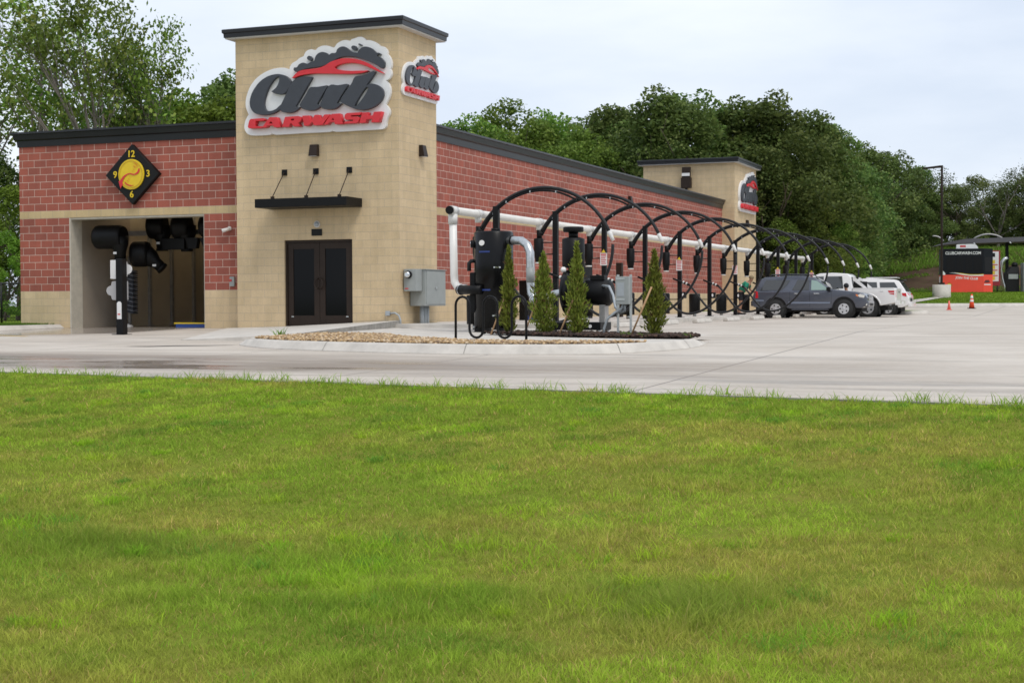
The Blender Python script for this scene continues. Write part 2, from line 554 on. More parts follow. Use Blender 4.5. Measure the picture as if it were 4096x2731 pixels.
def pavement_mat():
    m = bpy.data.materials.new('concrete_paving')
    m.use_nodes = True
    nt = m.node_tree
    N, L = nt.nodes, nt.links
    b = N['Principled BSDF']
    geo = N.new('ShaderNodeNewGeometry')
    sep = N.new('ShaderNodeSeparateXYZ')
    L.new(geo.outputs['Position'], sep.inputs['Vector'])
    def noise(scale, mapscale=(1, 1, 1), detail=6, rough=0.6):
        mp = N.new('ShaderNodeMapping')
        mp.inputs['Scale'].default_value = mapscale
        n = N.new('ShaderNodeTexNoise')
        n.inputs['Scale'].default_value = scale
        n.inputs['Detail'].default_value = detail
        n.inputs['Roughness'].default_value = rough
        L.new(geo.outputs['Position'], mp.inputs['Vector'])
        L.new(mp.outputs['Vector'], n.inputs['Vector'])
        return n.outputs['Fac']
    def rng_(sock, a, b_, c=0.0, d=1.0):
        r = N.new('ShaderNodeMapRange')
        r.interpolation_type = 'SMOOTHSTEP'
        for k, v in (('From Min', a), ('From Max', b_), ('To Min', c), ('To Max', d)):
            r.inputs[k].default_value = v
        L.new(sock, r.inputs['Value'])
        return r.outputs['Result']
    def math_(op, a, b_):
        n = N.new('ShaderNodeMath'); n.operation = op
        for i, s in enumerate((a, b_)):
            if isinstance(s, (int, float)): n.inputs[i].default_value = s
            else: L.new(s, n.inputs[i])
        return n.outputs[0]
    def mixc(f, a, b_):
        n = N.new('ShaderNodeMixRGB')
        L.new(f, n.inputs['Fac'])
        for k, s in (('Color1', a), ('Color2', b_)):
            if isinstance(s, tuple): n.inputs[k].default_value = (*s, 1)
            else: L.new(s, n.inputs[k])
        return n.outputs['Color']
    col = mixc(rng_(noise(0.35, (1, 1, 1)), 0.3, 0.7), (0.455, 0.398, 0.332), (0.565, 0.508, 0.438))
    col = mixc(rng_(noise(2.0, (0.12, 1.1, 1), 6, 0.66), 0.47, 0.68, 0, 0.72), col, (0.30, 0.262, 0.222))
    col = mixc(rng_(noise(14.0, (1, 1, 1), 4), 0.45, 0.75, 0, 0.25), col, (0.60, 0.565, 0.52))
    # dark tyre and drip stains that run along the drive
    st = math_('MULTIPLY', rng_(noise(0.9, (0.16, 1.3, 1), 6, 0.66), 0.55, 0.66), rng_(sep.outputs['Y'], -15.0, -11.5, 1.0, 0.25))
    col = mixc(math_('MULTIPLY', st, 0.55), col, (0.235, 0.22, 0.20))
    # sawn joints
    jx = math_('ABSOLUTE', math_('SUBTRACT', math_('MODULO', math_('ADD', sep.outputs['X'], 100.0 - 14.7 + 0.0), 4.6), 0.0), 0.0)
    jy = math_('MODULO', math_('ADD', sep.outputs['Y'], 103.4), 4.9)
    j = math_('MAXIMUM', math_('LESS_THAN', jx, 0.036), math_('LESS_THAN', jy, 0.018))
    col = mixc(math_('MULTIPLY', j, 0.85), col, (0.17, 0.15, 0.13))
    # wet film where cars leave the wash: out of the bay, round along the kerb of the lawn
    wx = rng_(sep.outputs['X'], 5.0, 10.5, 1.0, 0.0)
    wy = math_('MULTIPLY', rng_(sep.outputs['Y'], -15.7, -15.0), rng_(sep.outputs['Y'], -12.6, -11.6, 1.0, 0.0))
    w1 = math_('MULTIPLY', wx, wy)
    w2 = math_('MULTIPLY', rng_(sep.outputs['X'], -6.6, -5.7, 1.0, 0.0), rng_(sep.outputs['Y'], -7.2, -5.2))
    w2 = math_('MULTIPLY', w2, rng_(sep.outputs['X'], -10.6, -10.4))
    w2b = math_('SUBTRACT', sep.outputs['Y'], math_('MULTIPLY', math_('ADD', sep.outputs['X'], 6.0), 0.9))
    w2 = math_('MULTIPLY', w2, rng_(w2b, -3.4, -2.0))
    damp = math_('MULTIPLY', rng_(sep.outputs['X'], 6.0, 15.5, 1.0, 0.22), math_('MULTIPLY', rng_(sep.outputs['Y'], -16.3, -14.6), rng_(sep.outputs['Y'], -12.0, -10.6, 1.0, 0.0)))
    damp = math_('MULTIPLY', damp, rng_(noise(0.55, (0.25, 1.0, 1), 6, 0.65), 0.34, 0.58, 0.25, 1.0))
    col = mixc(math_('MULTIPLY', damp, 0.85), col, (0.235, 0.19, 0.15))
    wn_ = rng_(noise(0.7, (0.20, 1.0, 1), 6, 0.66), 0.36, 0.62)
    wet = math_('MINIMUM', math_('ADD', math_('MULTIPLY', w1, wn_), math_('MULTIPLY', w2, 1.0)), 1.0)
    col = mixc(math_('MULTIPLY', wet, 0.55), col, (0.19, 0.158, 0.128))
    L.new(col, b.inputs['Base Color'])
    rgh = rng_(noise(5.0), 0.3, 0.7, 0.62, 0.85)
    mr = N.new('ShaderNodeMix')
    L.new(wet, mr.inputs[0]); L.new(rgh, mr.inputs[2]); mr.inputs[3].default_value = 0.13
    L.new(mr.outputs[0], b.inputs['Roughness'])
    bp = N.new('ShaderNodeBump')
    bp.inputs['Distance'].default_value = 0.004
    dry = math_('SUBTRACT', 1.0, wet)
    L.new(math_('MULTIPLY', dry, 0.35), bp.inputs['Strength'])
    L.new(noise(40.0), bp.inputs['Height'])
    L.new(bp.outputs['Normal'], b.inputs['Normal'])
    return m
M['paving'] = pavement_mat()

def soil_grass_mat(name, a, b_, c, s=1.2):
    m = bpy.data.materials.new(name)
    m.use_nodes = True
    nt = m.node_tree
    N, L = nt.nodes, nt.links
    b = N['Principled BSDF']
    b.inputs['Roughness'].default_value = 1.0
    socket(b, 'Specular IOR Level', 'Specular').default_value = 0.0
    geo = N.new('ShaderNodeNewGeometry')
    prev = None
    for sc, cols in ((s, (a, b_)), (s * 9, (None, c))):
        n = N.new('ShaderNodeTexNoise')
        n.inputs['Scale'].default_value = sc
        n.inputs['Detail'].default_value = 7
        n.inputs['Roughness'].default_value = 0.65
        L.new(geo.outputs['Position'], n.inputs['Vector'])
        r = N.new('ShaderNodeMapRange')
        r.inputs['From Min'].default_value = 0.38 if prev is None else 0.5
        r.inputs['From Max'].default_value = 0.62 if prev is None else 0.7
        r.inputs['To Max'].default_value = 1.0 if prev is None else 0.6
        L.new(n.outputs['Fac'], r.inputs['Value'])
        mx = N.new('ShaderNodeMixRGB')
        L.new(r.outputs['Result'], mx.inputs['Fac'])
        if prev is None: mx.inputs['Color1'].default_value = (*cols[0], 1)
        else: L.new(prev, mx.inputs['Color1'])
        mx.inputs['Color2'].default_value = (*cols[1], 1)
        prev = mx.outputs['Color']
    L.new(prev, b.inputs['Base Color'])
    return m
M['lawn_soil'] = soil_grass_mat('lawn_soil', (0.15, 0.20, 0.028), (0.20, 0.20, 0.04), (0.12, 0.125, 0.028), 1.3)
M['far_lawn'] = soil_grass_mat('far_lawn', (0.115, 0.19, 0.025), (0.15, 0.21, 0.035), (0.09, 0.14, 0.02), 0.6)
M['bare_soil'] = soil_grass_mat('bare_soil', (0.115, 0.072, 0.05), (0.17, 0.115, 0.075), (0.08, 0.10, 0.03), 0.35)
M['bank_soil'] = soil_grass_mat('bank_soil', (0.062, 0.040, 0.030), (0.10, 0.066, 0.048), (0.065, 0.085, 0.028), 0.5)
M['ground'] = soil_grass_mat('ground', (0.07, 0.10, 0.025), (0.09, 0.09, 0.035), (0.05, 0.07, 0.02), 0.05)

mb = MB()
mb.add([(-700, -700, -1.25), (700, -700, -1.25), (700, 700, -1.25), (-700, 700, -1.25)], [(0, 1, 2, 3)])
tag(mb.build('ground', 'ground'), kind='structure')

def grid(name, m, nx, ny, fx, fy, fz, smooth=True):
    V = np.zeros((nx * ny, 3)); 
    for j in range(ny):
        for i in range(nx):
            x, y = fx(i / (nx - 1), j / (ny - 1)), None
            y = fy(i / (nx - 1), j / (ny - 1), x)
            V[j * nx + i] = (x, y, fz(x, y))
    a = (np.arange(ny - 1)[:, None] * nx + np.arange(nx - 1)[None, :]).ravel()
    F = np.stack([a, a + 1, a + 1 + nx, a + nx], 1)
    return raw_mesh(name, V, F, m, smooth=smooth)

def far_edge(x, d=82.0):
    return CAM.y + (d + (x - CAM.x) * math.sin(YAW)) / math.cos(YAW)
# the drive and the lot: one sheet of concrete from the lawn to the far kerb
o = grid('paved_lot', 'paving', 70, 90, lambda u, v: -22 + 92 * u,
         lambda u, v, x: (lawn_edge(x) - 0.05) + (far_edge(x) - lawn_edge(x)) * v, lot_z)
tag(o, kind='structure')

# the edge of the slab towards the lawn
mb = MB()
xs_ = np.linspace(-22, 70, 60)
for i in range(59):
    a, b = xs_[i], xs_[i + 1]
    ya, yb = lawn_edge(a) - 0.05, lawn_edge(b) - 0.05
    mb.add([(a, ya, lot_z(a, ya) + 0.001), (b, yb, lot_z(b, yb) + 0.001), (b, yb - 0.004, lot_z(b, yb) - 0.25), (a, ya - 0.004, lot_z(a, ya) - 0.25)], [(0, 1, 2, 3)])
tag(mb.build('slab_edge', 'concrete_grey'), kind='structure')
# lawn in front
def lawn_z(x, y):
    e = lawn_edge(x) - y
    base = np.interp(e, [-2, -0.03, 0.5, 1.2, 4, 7.4, 8.6, 10, 60], [-0.37, -0.395, -0.41, -0.44, -0.67, -0.885, -0.915, -0.90, -0.88])
    k = min(max(e / 1.5, 0), 1)
    base = base + (0.02 * lawn_edge(x) + 0.37) * max(0.0, min(1.0, 1 - e / 3.0))
    return float(base) + k * (float(vnoise(x, y, 1.7)) - 0.5) * 0.05 + k * (float(vnoise(x, y, 0.5)) - 0.5) * 0.035
o = grid('lawn', 'lawn_soil', 150, 110, lambda u, v: -24 + 84 * u,
         lambda u, v, x: lawn_edge(x) - 34.0 * v ** 1.5, lambda x, y: lawn_z(x, y) + 0.006)
tag(o, kind='structure')

def blades(n_pts, X, Y, Z, H, W, lean, cols, name, m):
    """Grass blades: each a bent, tapering strip of five vertices."""
    n = len(X)
    az = rng.random(n) * 2 * np.pi
    fa = rng.random(n) * 2 * np.pi
    dx, dy = np.cos(az) * lean * H, np.sin(az) * lean * H
    wx, wy = np.cos(fa) * W / 2, np.sin(fa) * W / 2
    h2 = H * (1 - 0.25 * lean)
    V = np.zeros((n, 5, 3))
    V[:, 0] = np.stack([X - wx, Y - wy, Z], 1)
    V[:, 1] = np.stack([X + wx, Y + wy, Z], 1)
    V[:, 2] = np.stack([X + wx * .8 + dx * .35, Y + wy * .8 + dy * .35, Z + h2 * .6], 1)
    V[:, 3] = np.stack([X - wx * .8 + dx * .35, Y - wy * .8 + dy * .35, Z + h2 * .6], 1)
    V[:, 4] = np.stack([X + dx, Y + dy, Z + h2], 1)
    b = np.arange(n)[:, None] * 5
    F = np.concatenate([b + np.array([[0, 1, 2]]), b + np.array([[0, 2, 3]]), b + np.array([[3, 2, 4]])], 0)
    C5 = np.repeat(cols[:, None, :], 5, 1)
    return raw_mesh(name, V.reshape(-1, 3), F, m, C5.reshape(-1, 3))

def leaf_mat(name, trans=0.35, rough=0.55, spec=0.25, vary=True):
    m = bpy.data.materials.new(name)
    m.use_nodes = True
    nt = m.node_tree
    N, L = nt.nodes, nt.links
    b = N['Principled BSDF']
    b.inputs['Roughness'].default_value = rough
    socket(b, 'Specular IOR Level', 'Specular').default_value = spec
    at = N.new('ShaderNodeAttribute')
    at.attribute_name = 'tint'
    oi = N.new('ShaderNodeObjectInfo')
    hsv = N.new('ShaderNodeHueSaturation')
    mr = N.new('ShaderNodeMapRange')
    mr.inputs['To Min'].default_value = 0.66
    mr.inputs['To Max'].default_value = 1.34
    L.new(oi.outputs['Random'], mr.inputs['Value'])
    if vary: L.new(mr.outputs['Result'], hsv.inputs['Value'])
    mr2 = N.new('ShaderNodeMapRange')
    mr2.inputs['To Min'].default_value = 0.478
    mr2.inputs['To Max'].default_value = 0.514
    L.new(oi.outputs['Random'], mr2.inputs['Value'])
    if vary: L.new(mr2.outputs['Result'], hsv.inputs['Hue'])
    L.new(at.outputs['Color'], hsv.inputs['Color'])
    L.new(hsv.outputs['Color'], b.inputs['Base Color'])
    tr = N.new('ShaderNodeBsdfTranslucent')
    L.new(hsv.outputs['Color'], tr.inputs['Color'])
    mx = N.new('ShaderNodeMixShader')
    mx.inputs['Fac'].default_value = trans
    L.new(b.outputs['BSDF'], mx.inputs[1])
    L.new(tr.outputs['BSDF'], mx.inputs[2])
    L.new(mx.outputs['Shader'], N['Material Output'].inputs['Surface'])
    return m
M['grass'] = leaf_mat('grass_blades', 0.42, 0.9, 0.03, False)
M['leaf'] = leaf_mat('leaves', 0.4, 0.6, 0.18)

def grass_cols(X, Y, n):
    """Real hue differences of the turf: yellowing mown patches, lush clumps, dead blades."""
    p1 = vnoise(X, Y, 2.1) * 0.6 + vnoise(X + 50, Y, 0.7) * 0.4
    p2 = vnoise(X, Y + 80, 0.9) * 0.6 + vnoise(X, Y + 30, 0.33) * 0.4
    p3 = vnoise(X + 31, Y + 7, 0.45) * 0.5 + vnoise(X + 9, Y, 1.3) * 0.5
    green = np.array([0.270, 0.385, 0.046])
    olive = np.array([0.43, 0.415, 0.085])
    bright = np.array([0.37, 0.51, 0.055])
    dark = np.array([0.165, 0.275, 0.036])
    dead = np.array([0.50, 0.37, 0.14])
    s = lambda v, a, b: np.clip((v - a) / (b - a), 0, 1)[:, None]
    c = green + (olive - green) * s(p1 + 0.16 * np.clip((lawn_edge_v(X) - Y - 9.3) / 1.5, 0, 1), 0.44, 0.74) * 0.85
    c = c + (bright - c) * s(p2, 0.58, 0.72) * 0.9
    c = c + (dark - c) * s(p3, 0.63, 0.76) * 0.75
    r = rng.random(n)
    dd = 0.05 + 0.10 * np.clip((p1 - 0.5) * 4, 0, 1)
    c = np.where((r < dd)[:, None], dead * (0.75 + 0.5 * rng.random((n, 1))), c)
    tuft = 0.68 + 0.68 * (vnoise(X + 3, Y + 11, 0.13) * 0.6 + vnoise(X, Y, 0.055) * 0.4)
    return c * (0.72 + 0.56 * rng.random((n, 1))) * tuft[:, None]

lawn_edge_v = lambda X: -16.03 - 0.1544 * (np.maximum(X, -2.0) - 1.19)
def lawn_z_v(X, Y):
    e = lawn_edge_v(X) - Y
    base = np.interp(e, [-2, -0.03, 0.5, 1.2, 4, 7.4, 8.6, 10, 60], [-0.37, -0.395, -0.41, -0.44, -0.67, -0.885, -0.915, -0.90, -0.88])
    k = np.clip(e / 1.5, 0, 1)
    base = base + (0.02 * lawn_edge_v(X) + 0.37) * np.clip(1 - e / 3.0, 0, 1)
    return base + k * (vnoise(X, Y, 1.7) - 0.5) * 0.05 + k * (vnoise(X, Y, 0.5) - 0.5) * 0.035

def lawn_points(n, d0, d1, spread=0.46, power=1.0):
    u = rng.random(n)
    d = np.sqrt(d0 ** 2 + (d1 ** 2 - d0 ** 2) * u ** power)
    a = (rng.random(n) * 2 - 1) * spread * d
    X = CAM.x + d * FWD[0] + a * RGT[0]
    Y = CAM.y + d * FWD[1] + a * RGT[1]
    return X, Y, d

def build_grass():
    Xs, Ys, Hs, Ws, Ls, Cs = [], [], [], [], [], []
    # mown turf
    X, Y, d = lawn_points(620000, 5.2, 23.5, power=1.75)
    e = lawn_edge_v(X) - Y
    ragged = (vnoise(X, Y, 0.35) - 0.4) * 0.22
    keep = e > ragged
    X, Y, d, e = X[keep], Y[keep], d[keep], e[keep]
    n = len(X)
    swale = np.exp(-((e - 8.35) / 0.75) ** 2) * np.clip(vnoise(X, Y + 5, 1.1) * 1.9 - 0.35, 0, 1)
    cl = vnoise(X + 17, Y + 3, 0.55)
    tf = vnoise(X + 3, Y + 11, 0.13)
    H = (0.022 + 0.030 * rng.random(n)) * (0.60 + 0.95 * tf) * (1 + 0.9 * swale * cl * 1.6) * (1 + np.clip(cl - 0.6, 0, 1) * 1.5)
    W = (0.0034 + 0.003 * rng.random(n)) * np.clip(d / 9.0, 0.85, 1.9)
    C = grass_cols(X, Y, n)
    dk = np.array([0.165, 0.30, 0.034])
    C = C + (dk * (0.7 + 0.6 * rng.random((n, 1))) - C) * (np.clip(swale * (0.25 + 0.7 * cl), 0, 0.62))[:, None]
    Xs.append(X); Ys.append(Y); Hs.append(H); Ws.append(W); Ls.append(0.25 + 0.9 * rng.random(n)); Cs.append(C)
    # the lawn carries on to both sides of the view
    m = 260000
    dd = np.sqrt(2.0 ** 2 + (24.0 ** 2 - 2.0 ** 2) * rng.random(m))
    aa = np.where(rng.random(m) < 0.5, -1, 1) * (0.44 + 0.9 * rng.random(m)) * np.maximum(dd, 6)
    X = CAM.x + dd * FWD[0] + aa * RGT[0]; Y = CAM.y + dd * FWD[1] + aa * RGT[1]
    ok = (lawn_edge_v(X) - Y) > (vnoise(X, Y, 0.35) - 0.4) * 0.22
    X, Y = X[ok], Y[ok]
    m = len(X)
    Xs.append(X); Ys.append(Y); Hs.append((0.03 + 0.035 * rng.random(m)) * (0.6 + 0.95 * vnoise(X + 3, Y + 11, 0.13)))
    Ws.append(0.008 + 0.006 * rng.random(m)); Ls.append(0.25 + 0.9 * rng.random(m)); Cs.append(grass_cols(X, Y, m))
    # coarse weed clumps: longer, broader, splayed blades
    cx, cy, cd = lawn_points(430, 5.4, 19.5, 0.42, 1.15)
    ce = lawn_edge_v(cx) - cy
    for k in range(len(cx)):
        if ce[k] < 0.25: continue
        if rng.random() < 0.45 and not (6.9 < ce[k] < 9.4): continue
        m = int(rng.integers(35, 110))
        rr = rng.uniform(0.06, 0.26)
        a = rng.random(m) * 2 * np.pi
        r = rr * np.sqrt(rng.random(m))
        X = cx[k] + r * np.cos(a); Y = cy[k] + r * np.sin(a)
        ok = (lawn_edge_v(X) - Y) > 0.03
        X, Y = X[ok], Y[ok]
        m = len(X)
        hh = rng.uniform(0.05, 0.085) if not (7.2 < ce[k] < 9.3) else rng.uniform(0.07, 0.13)
        base = np.array([(0.32, 0.52, 0.035), (0.26, 0.45, 0.04), (0.38, 0.52, 0.045), (0.19, 0.36, 0.05)][int(rng.integers(0, 4))])
        Xs.append(X); Ys.append(Y); Hs.append(hh * (0.5 + 0.7 * rng.random(m)))
        Ws.append(np.full(m, 0.0065) * np.clip(cd[k] / 10, 0.8, 1.5)); Ls.append(0.3 + 1.1 * rng.random(m))
        Cs.append(base * (0.75 + 0.5 * rng.random((m, 1))))
    # tall wisps at the edge of the drive
    ex = rng.uniform(0.0, 17.5, 130)
    for x in ex:
        m = int(rng.integers(5, 22))
        y0 = -16.03 - 0.1544 * (max(x, -2) - 1.19) - rng.uniform(-0.06, 0.25)
        X = x + rng.normal(0, 0.08, m); Y = y0 + rng.normal(0, 0.05, m)
        Xs.append(X); Ys.append(Y); Hs.append(rng.uniform(0.07, 0.17, m)); Ws.append(np.full(m, 0.009)); Ls.append(0.3 + 0.9 * rng.random(m))
        Cs.append(np.array([0.26, 0.42, 0.04]) * (0.7 + 0.5 * rng.random((m, 1))))
    X, Y = np.concatenate(Xs), np.concatenate(Ys)
    Z = lawn_z_v(X, Y)
    Z = np.where(lawn_edge_v(X) - Y < 0, np.maximum(0.02 * Y, -0.45), Z)
    o = blades(0, X, Y, Z, np.concatenate(Hs), np.concatenate(Ws), np.concatenate(Ls), np.concatenate(Cs), 'grass', 'grass')
    tag(o, 'mottled green and olive mown grass sloping up to the concrete drive', 'grass', kind='stuff')
build_grass()

# ---------------------------------------------------------------- kerbed island by the wash
ISL = [(-0.1, -6.9), (0.3, -8.0), (1.52, -9.15), (3.2, -9.9), (4.88, -10.4), (6.27, -10.62), (7.35, -10.55), (8.5, -10.2), (9.15, -9.35), (9.5, -8.3), (9.5, -7.2), (9.25, -5.6)]
def offset_line(P, d):
    out = []
    for i in range(len(P)):
        a, b = Vector(P[max(i - 1, 0)]), Vector(P[min(i + 1, len(P) - 1)])
        t = (b - a).normalized()
        n = Vector((-t.y, t.x))
        out.append((P[i][0] + n.x * d, P[i][1] + n.y * d))
    return out
def smooth_open(P, n=5):
    out = []
    for i in range(len(P) - 1):
        p0, p1, p2, p3 = (Vector(P[min(max(i + k, 0), len(P) - 1)]) for k in (-1, 0, 1, 2))
        for k in range(n):
            t = k / n
            h = 0.5 * ((2 * p1) + (p2 - p0) * t + (2 * p0 - 5 * p1 + 4 * p2 - p3) * t * t + (3 * p1 - p0 - 3 * p2 + p3) * t ** 3)
            out.append((h.x, h.y))
    out.append(tuple(P[-1]))
    return out
isl = smooth_open(ISL)
def kerb_strip(name, P, zb, zt, w=0.15, rake=0.09, joints=None):
    """A cast kerb: sloping face, rounded top, back edge; zb, zt give the heights at a point."""
    A, B, C2 = P, offset_line(P, rake), offset_line(P, rake + 0.03)
    D = offset_line(P, rake + w)
    V, Fc = [], []
    n = len(P)
    for i in range(n):
        g, t = zb(*P[i], i / (n - 1)), zt(*P[i], i / (n - 1))
        V += [(*A[i], g - 0.02), (*A[i], g + 0.015), (*B[i], t - 0.025), (*C2[i], t), (*D[i], t), (*D[i], g - 0.05)]
    for i in range(n - 1):
        for k in range(5):
            Fc.append((i * 6 + k, (i + 1) * 6 + k, (i + 1) * 6 + k + 1, i * 6 + k + 1))
    mb = MB()
    mb.add(V, Fc, 0, False)
    mb.add([V[0], V[1], V[2], V[3], V[4], V[5]], [(0, 1, 2, 3, 4, 5)])
    mb.add([V[-6 + k] for k in range(6)], [(0, 1, 2, 3, 4, 5)])
    # open joints cut across the kerb
    for f in (joints or ()):
        i = int(f * (n - 2))
        a0, b0, c0, d0 = (Vector(L_[i]) for L_ in (A, B, C2, D))
        t_ = (Vector(A[i + 1]) - Vector(A[i])).normalized() * 0.018
        nn = Vector((t_.y, -t_.x)).normalized() * 0.003
        g, t = zb(*P[i], i / (n - 1)), zt(*P[i], i / (n - 1))
        row = [(a0 + nn, g + 0.016), (b0 + nn, t - 0.023), (c0, t + 0.003), (d0, t + 0.003)]
        for (p, z), (q, w_) in zip(row[:-1], row[1:]):
            mb.add([(p.x, p.y, z), (p.x + t_.x, p.y + t_.y, z), (q.x + t_.x, q.y + t_.y, w_), (q.x, q.y, w_)], [(0, 1, 2, 3)], 1)
    return tag(mb.build(name, ['concrete_pale', 'concrete_grey']), kind='structure')
def isl_top(x, y, t):
    k = min(1.0, t / 0.14, (1 - t) / 0.10)
    k = max(0.12, k)
    z0 = lot_z(x, y)
    return z0 + (isl_z(y) - z0 + 0.012) * k
kerb_strip('island_kerb', isl, lambda x, y, t: lot_z(x, y), isl_top, joints=(0.28, 0.47, 0.70, 0.86))

inner = offset_line(isl, 0.235)
def sheet(name, poly, zf, m, kind='structure', thick=0.0):
    mb = MB()
    V = [(x, y, zf(x, y)) for x, y in poly]
    mb.add(V, [tuple(range(len(V)))])
    o = mb.build(name, m)
    bm = bmesh.new(); bm.from_mesh(o.data)
    bmesh.ops.triangulate(bm, faces=bm.faces)
    bm.to_mesh(o.data); bm.free()
    return tag(o, kind=kind)
# concrete of the island and of the walk that runs along the wall
sheet('island_walk', inner + [(9.0, -4.6), (4.6, -4.4), (4.3, -0.4), (0.02, -0.4), (0.02, -0.1)], lambda x, y: isl_z(y), 'concrete_pale')
mb = MB()
mb.hexa([(-0.58, 2.3, -0.05), (3.95, -0.4, -0.05), (3.95, 41.5, -0.05), (-0.58, 41.5, -0.05),
         (-0.58, 2.3, 0.14), (3.95, -0.4, 0.14), (3.95, 41.5, 0.14), (-0.58, 41.5, 0.14)])
mb.hexa([(0.03, -0.4, -0.05), (3.95, -0.405, -0.05), (3.95, -0.395, -0.05), (0.03, 2.3, -0.05),
         (0.03, -0.4, 0.1395), (3.95, -0.405, 0.1395), (3.95, -0.395, 0.1395), (0.03, 2.3, 0.1395)])
tag(mb.build('wall_walk', 'concrete_pale'), kind='structure')
# ramped walk in front of the door with its exposed concrete side
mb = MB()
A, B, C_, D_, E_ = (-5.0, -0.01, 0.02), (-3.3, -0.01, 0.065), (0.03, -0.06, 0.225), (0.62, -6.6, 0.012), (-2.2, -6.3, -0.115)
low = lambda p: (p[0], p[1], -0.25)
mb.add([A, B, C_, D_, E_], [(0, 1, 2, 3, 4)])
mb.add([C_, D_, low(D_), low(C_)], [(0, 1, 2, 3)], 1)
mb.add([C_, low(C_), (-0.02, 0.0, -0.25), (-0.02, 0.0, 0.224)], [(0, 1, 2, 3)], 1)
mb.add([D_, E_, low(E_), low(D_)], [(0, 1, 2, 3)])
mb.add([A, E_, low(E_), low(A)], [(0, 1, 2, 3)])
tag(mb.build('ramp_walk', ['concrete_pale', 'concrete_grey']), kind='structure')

# river gravel: loose stones
def stones(name, poly, zf, n, r0, r1, cols, m):
    P = np.array(poly)
    lo, hi = P.min(0), P.max(0)
    pts = []
    def inside(x, y):
        c = False
        for i in range(len(poly)):
            (x1, y1), (x2, y2) = poly[i - 1], poly[i]
            if (y1 > y) != (y2 > y) and x < (x2 - x1) * (y - y1) / (y2 - y1) + x1: c = not c
        return c
    while len(pts) < n:
        x, y = lo + rng.random(2) * (hi - lo)
        if inside(x, y): pts.append((x, y))
    ico = [(0, 0, 1), (.894, 0, .447), (.276, .851, .447), (-.724, .526, .447), (-.724, -.526, .447), (.276, -.851, .447),
           (.724, .526, -.447), (-.276, .851, -.447), (-.894, 0, -.447), (-.276, -.851, -.447), (.724, -.526, -.447), (0, 0, -1)]
    fc = [(0,1,2),(0,2,3),(0,3,4),(0,4,5),(0,5,1),(1,6,2),(2,7,3),(3,8,4),(4,9,5),(5,10,1),(6,7,2),(7,8,3),(8,9,4),(9,10,5),(10,6,1),(11,7,6),(11,8,7),(11,9,8),(11,10,9),(11,6,10)]
    ico, fc = np.array(ico), np.array(fc)
    V, F, C = [], [], []
    for i, (x, y) in enumerate(pts):
        r = rng.uniform(r0, r1)
        a = rng.random() * 6.28
        q = ico * (1 + 0.25 * (rng.random((12, 1)) - 0.5)) * np.array([r * rng.uniform(.9, 1.5), r, r * rng.uniform(.55, .9)])
        q = np.stack([q[:, 0] * math.cos(a) - q[:, 1] * math.sin(a), q[:, 0] * math.sin(a) + q[:, 1] * math.cos(a), q[:, 2]], 1)
        V.append(q + np.array([x, y, zf(x, y) + rng.uniform(0, r1)]))
        F.append(fc + 12 * i)
        c = np.array(cols[int(rng.integers(0, len(cols)))]) * rng.uniform(0.8, 1.2)
        C.append(np.repeat(c[None], 12, 0))
    return raw_mesh(name, np.concatenate(V), np.concatenate(F), m, np.concatenate(C), smooth=True)
def tint_mat(name, rough):
    m = bpy.data.materials.new(name)
    m.use_nodes = True
    at = m.node_tree.nodes.new('ShaderNodeAttribute')
    at.attribute_name = 'tint'
    b = m.node_tree.nodes['Principled BSDF']
    b.inputs['Roughness'].default_value = rough
    m.node_tree.links.new(at.outputs['Color'], b.inputs['Base Color'])
    return m
M['stone'] = tint_mat('river_stone', 0.7)
M['bark_chip'] = tint_mat('bark_chips', 0.9)
gi = offset_line(isl, 0.26)
front = [p for p in gi if p[0] < 9.05 and p[1] < -6.9]
gravel_poly = [(0.75, -7.0)] + [p for p in front if p[0] > 0.6] + [(8.7, -9.05), (7.0, -9.2), (5.4, -8.75), (3.9, -7.6), (2.3, -5.6), (0.72, -5.3)]
sheet('gravel_bed', gravel_poly, lambda x, y: isl_z(y) + 0.006, mat('gravel_base', (0.24, 0.165, 0.085), 0.9, var=0.3, scale=20))
o = stones('gravel', gravel_poly, lambda x, y: isl_z(y) + 0.008, 9500, 0.012, 0.032,
           [(0.44, 0.29, 0.14), (0.50, 0.35, 0.19), (0.31, 0.20, 0.10), (0.58, 0.45, 0.30), (0.37, 0.24, 0.11), (0.22, 0.14, 0.08)], 'stone')
tag(o, 'tan river gravel filling the strip behind the island kerb', 'gravel', kind='stuff')
mulch_poly = [(4.35, -5.25), (5.6, -6.05), (7.0, -6.75), (8.2, -7.15), (9.25, -7.3), (9.35, -6.6), (8.9, -5.7), (7.0, -5.05), (5.2, -4.8)]
o = sheet('mulch_bed', mulch_poly, lambda x, y: isl_z(y) + 0.03, 'mulch')
o = stones('mulch', mulch_poly, lambda x, y: isl_z(y) + 0.03, 2600, 0.012, 0.04,
           [(0.05, 0.028, 0.02), (0.075, 0.04, 0.026), (0.03, 0.018, 0.013)], 'bark_chip')
tag(o, 'dark brown bark mulch round the young shrubs', 'mulch', kind='stuff')

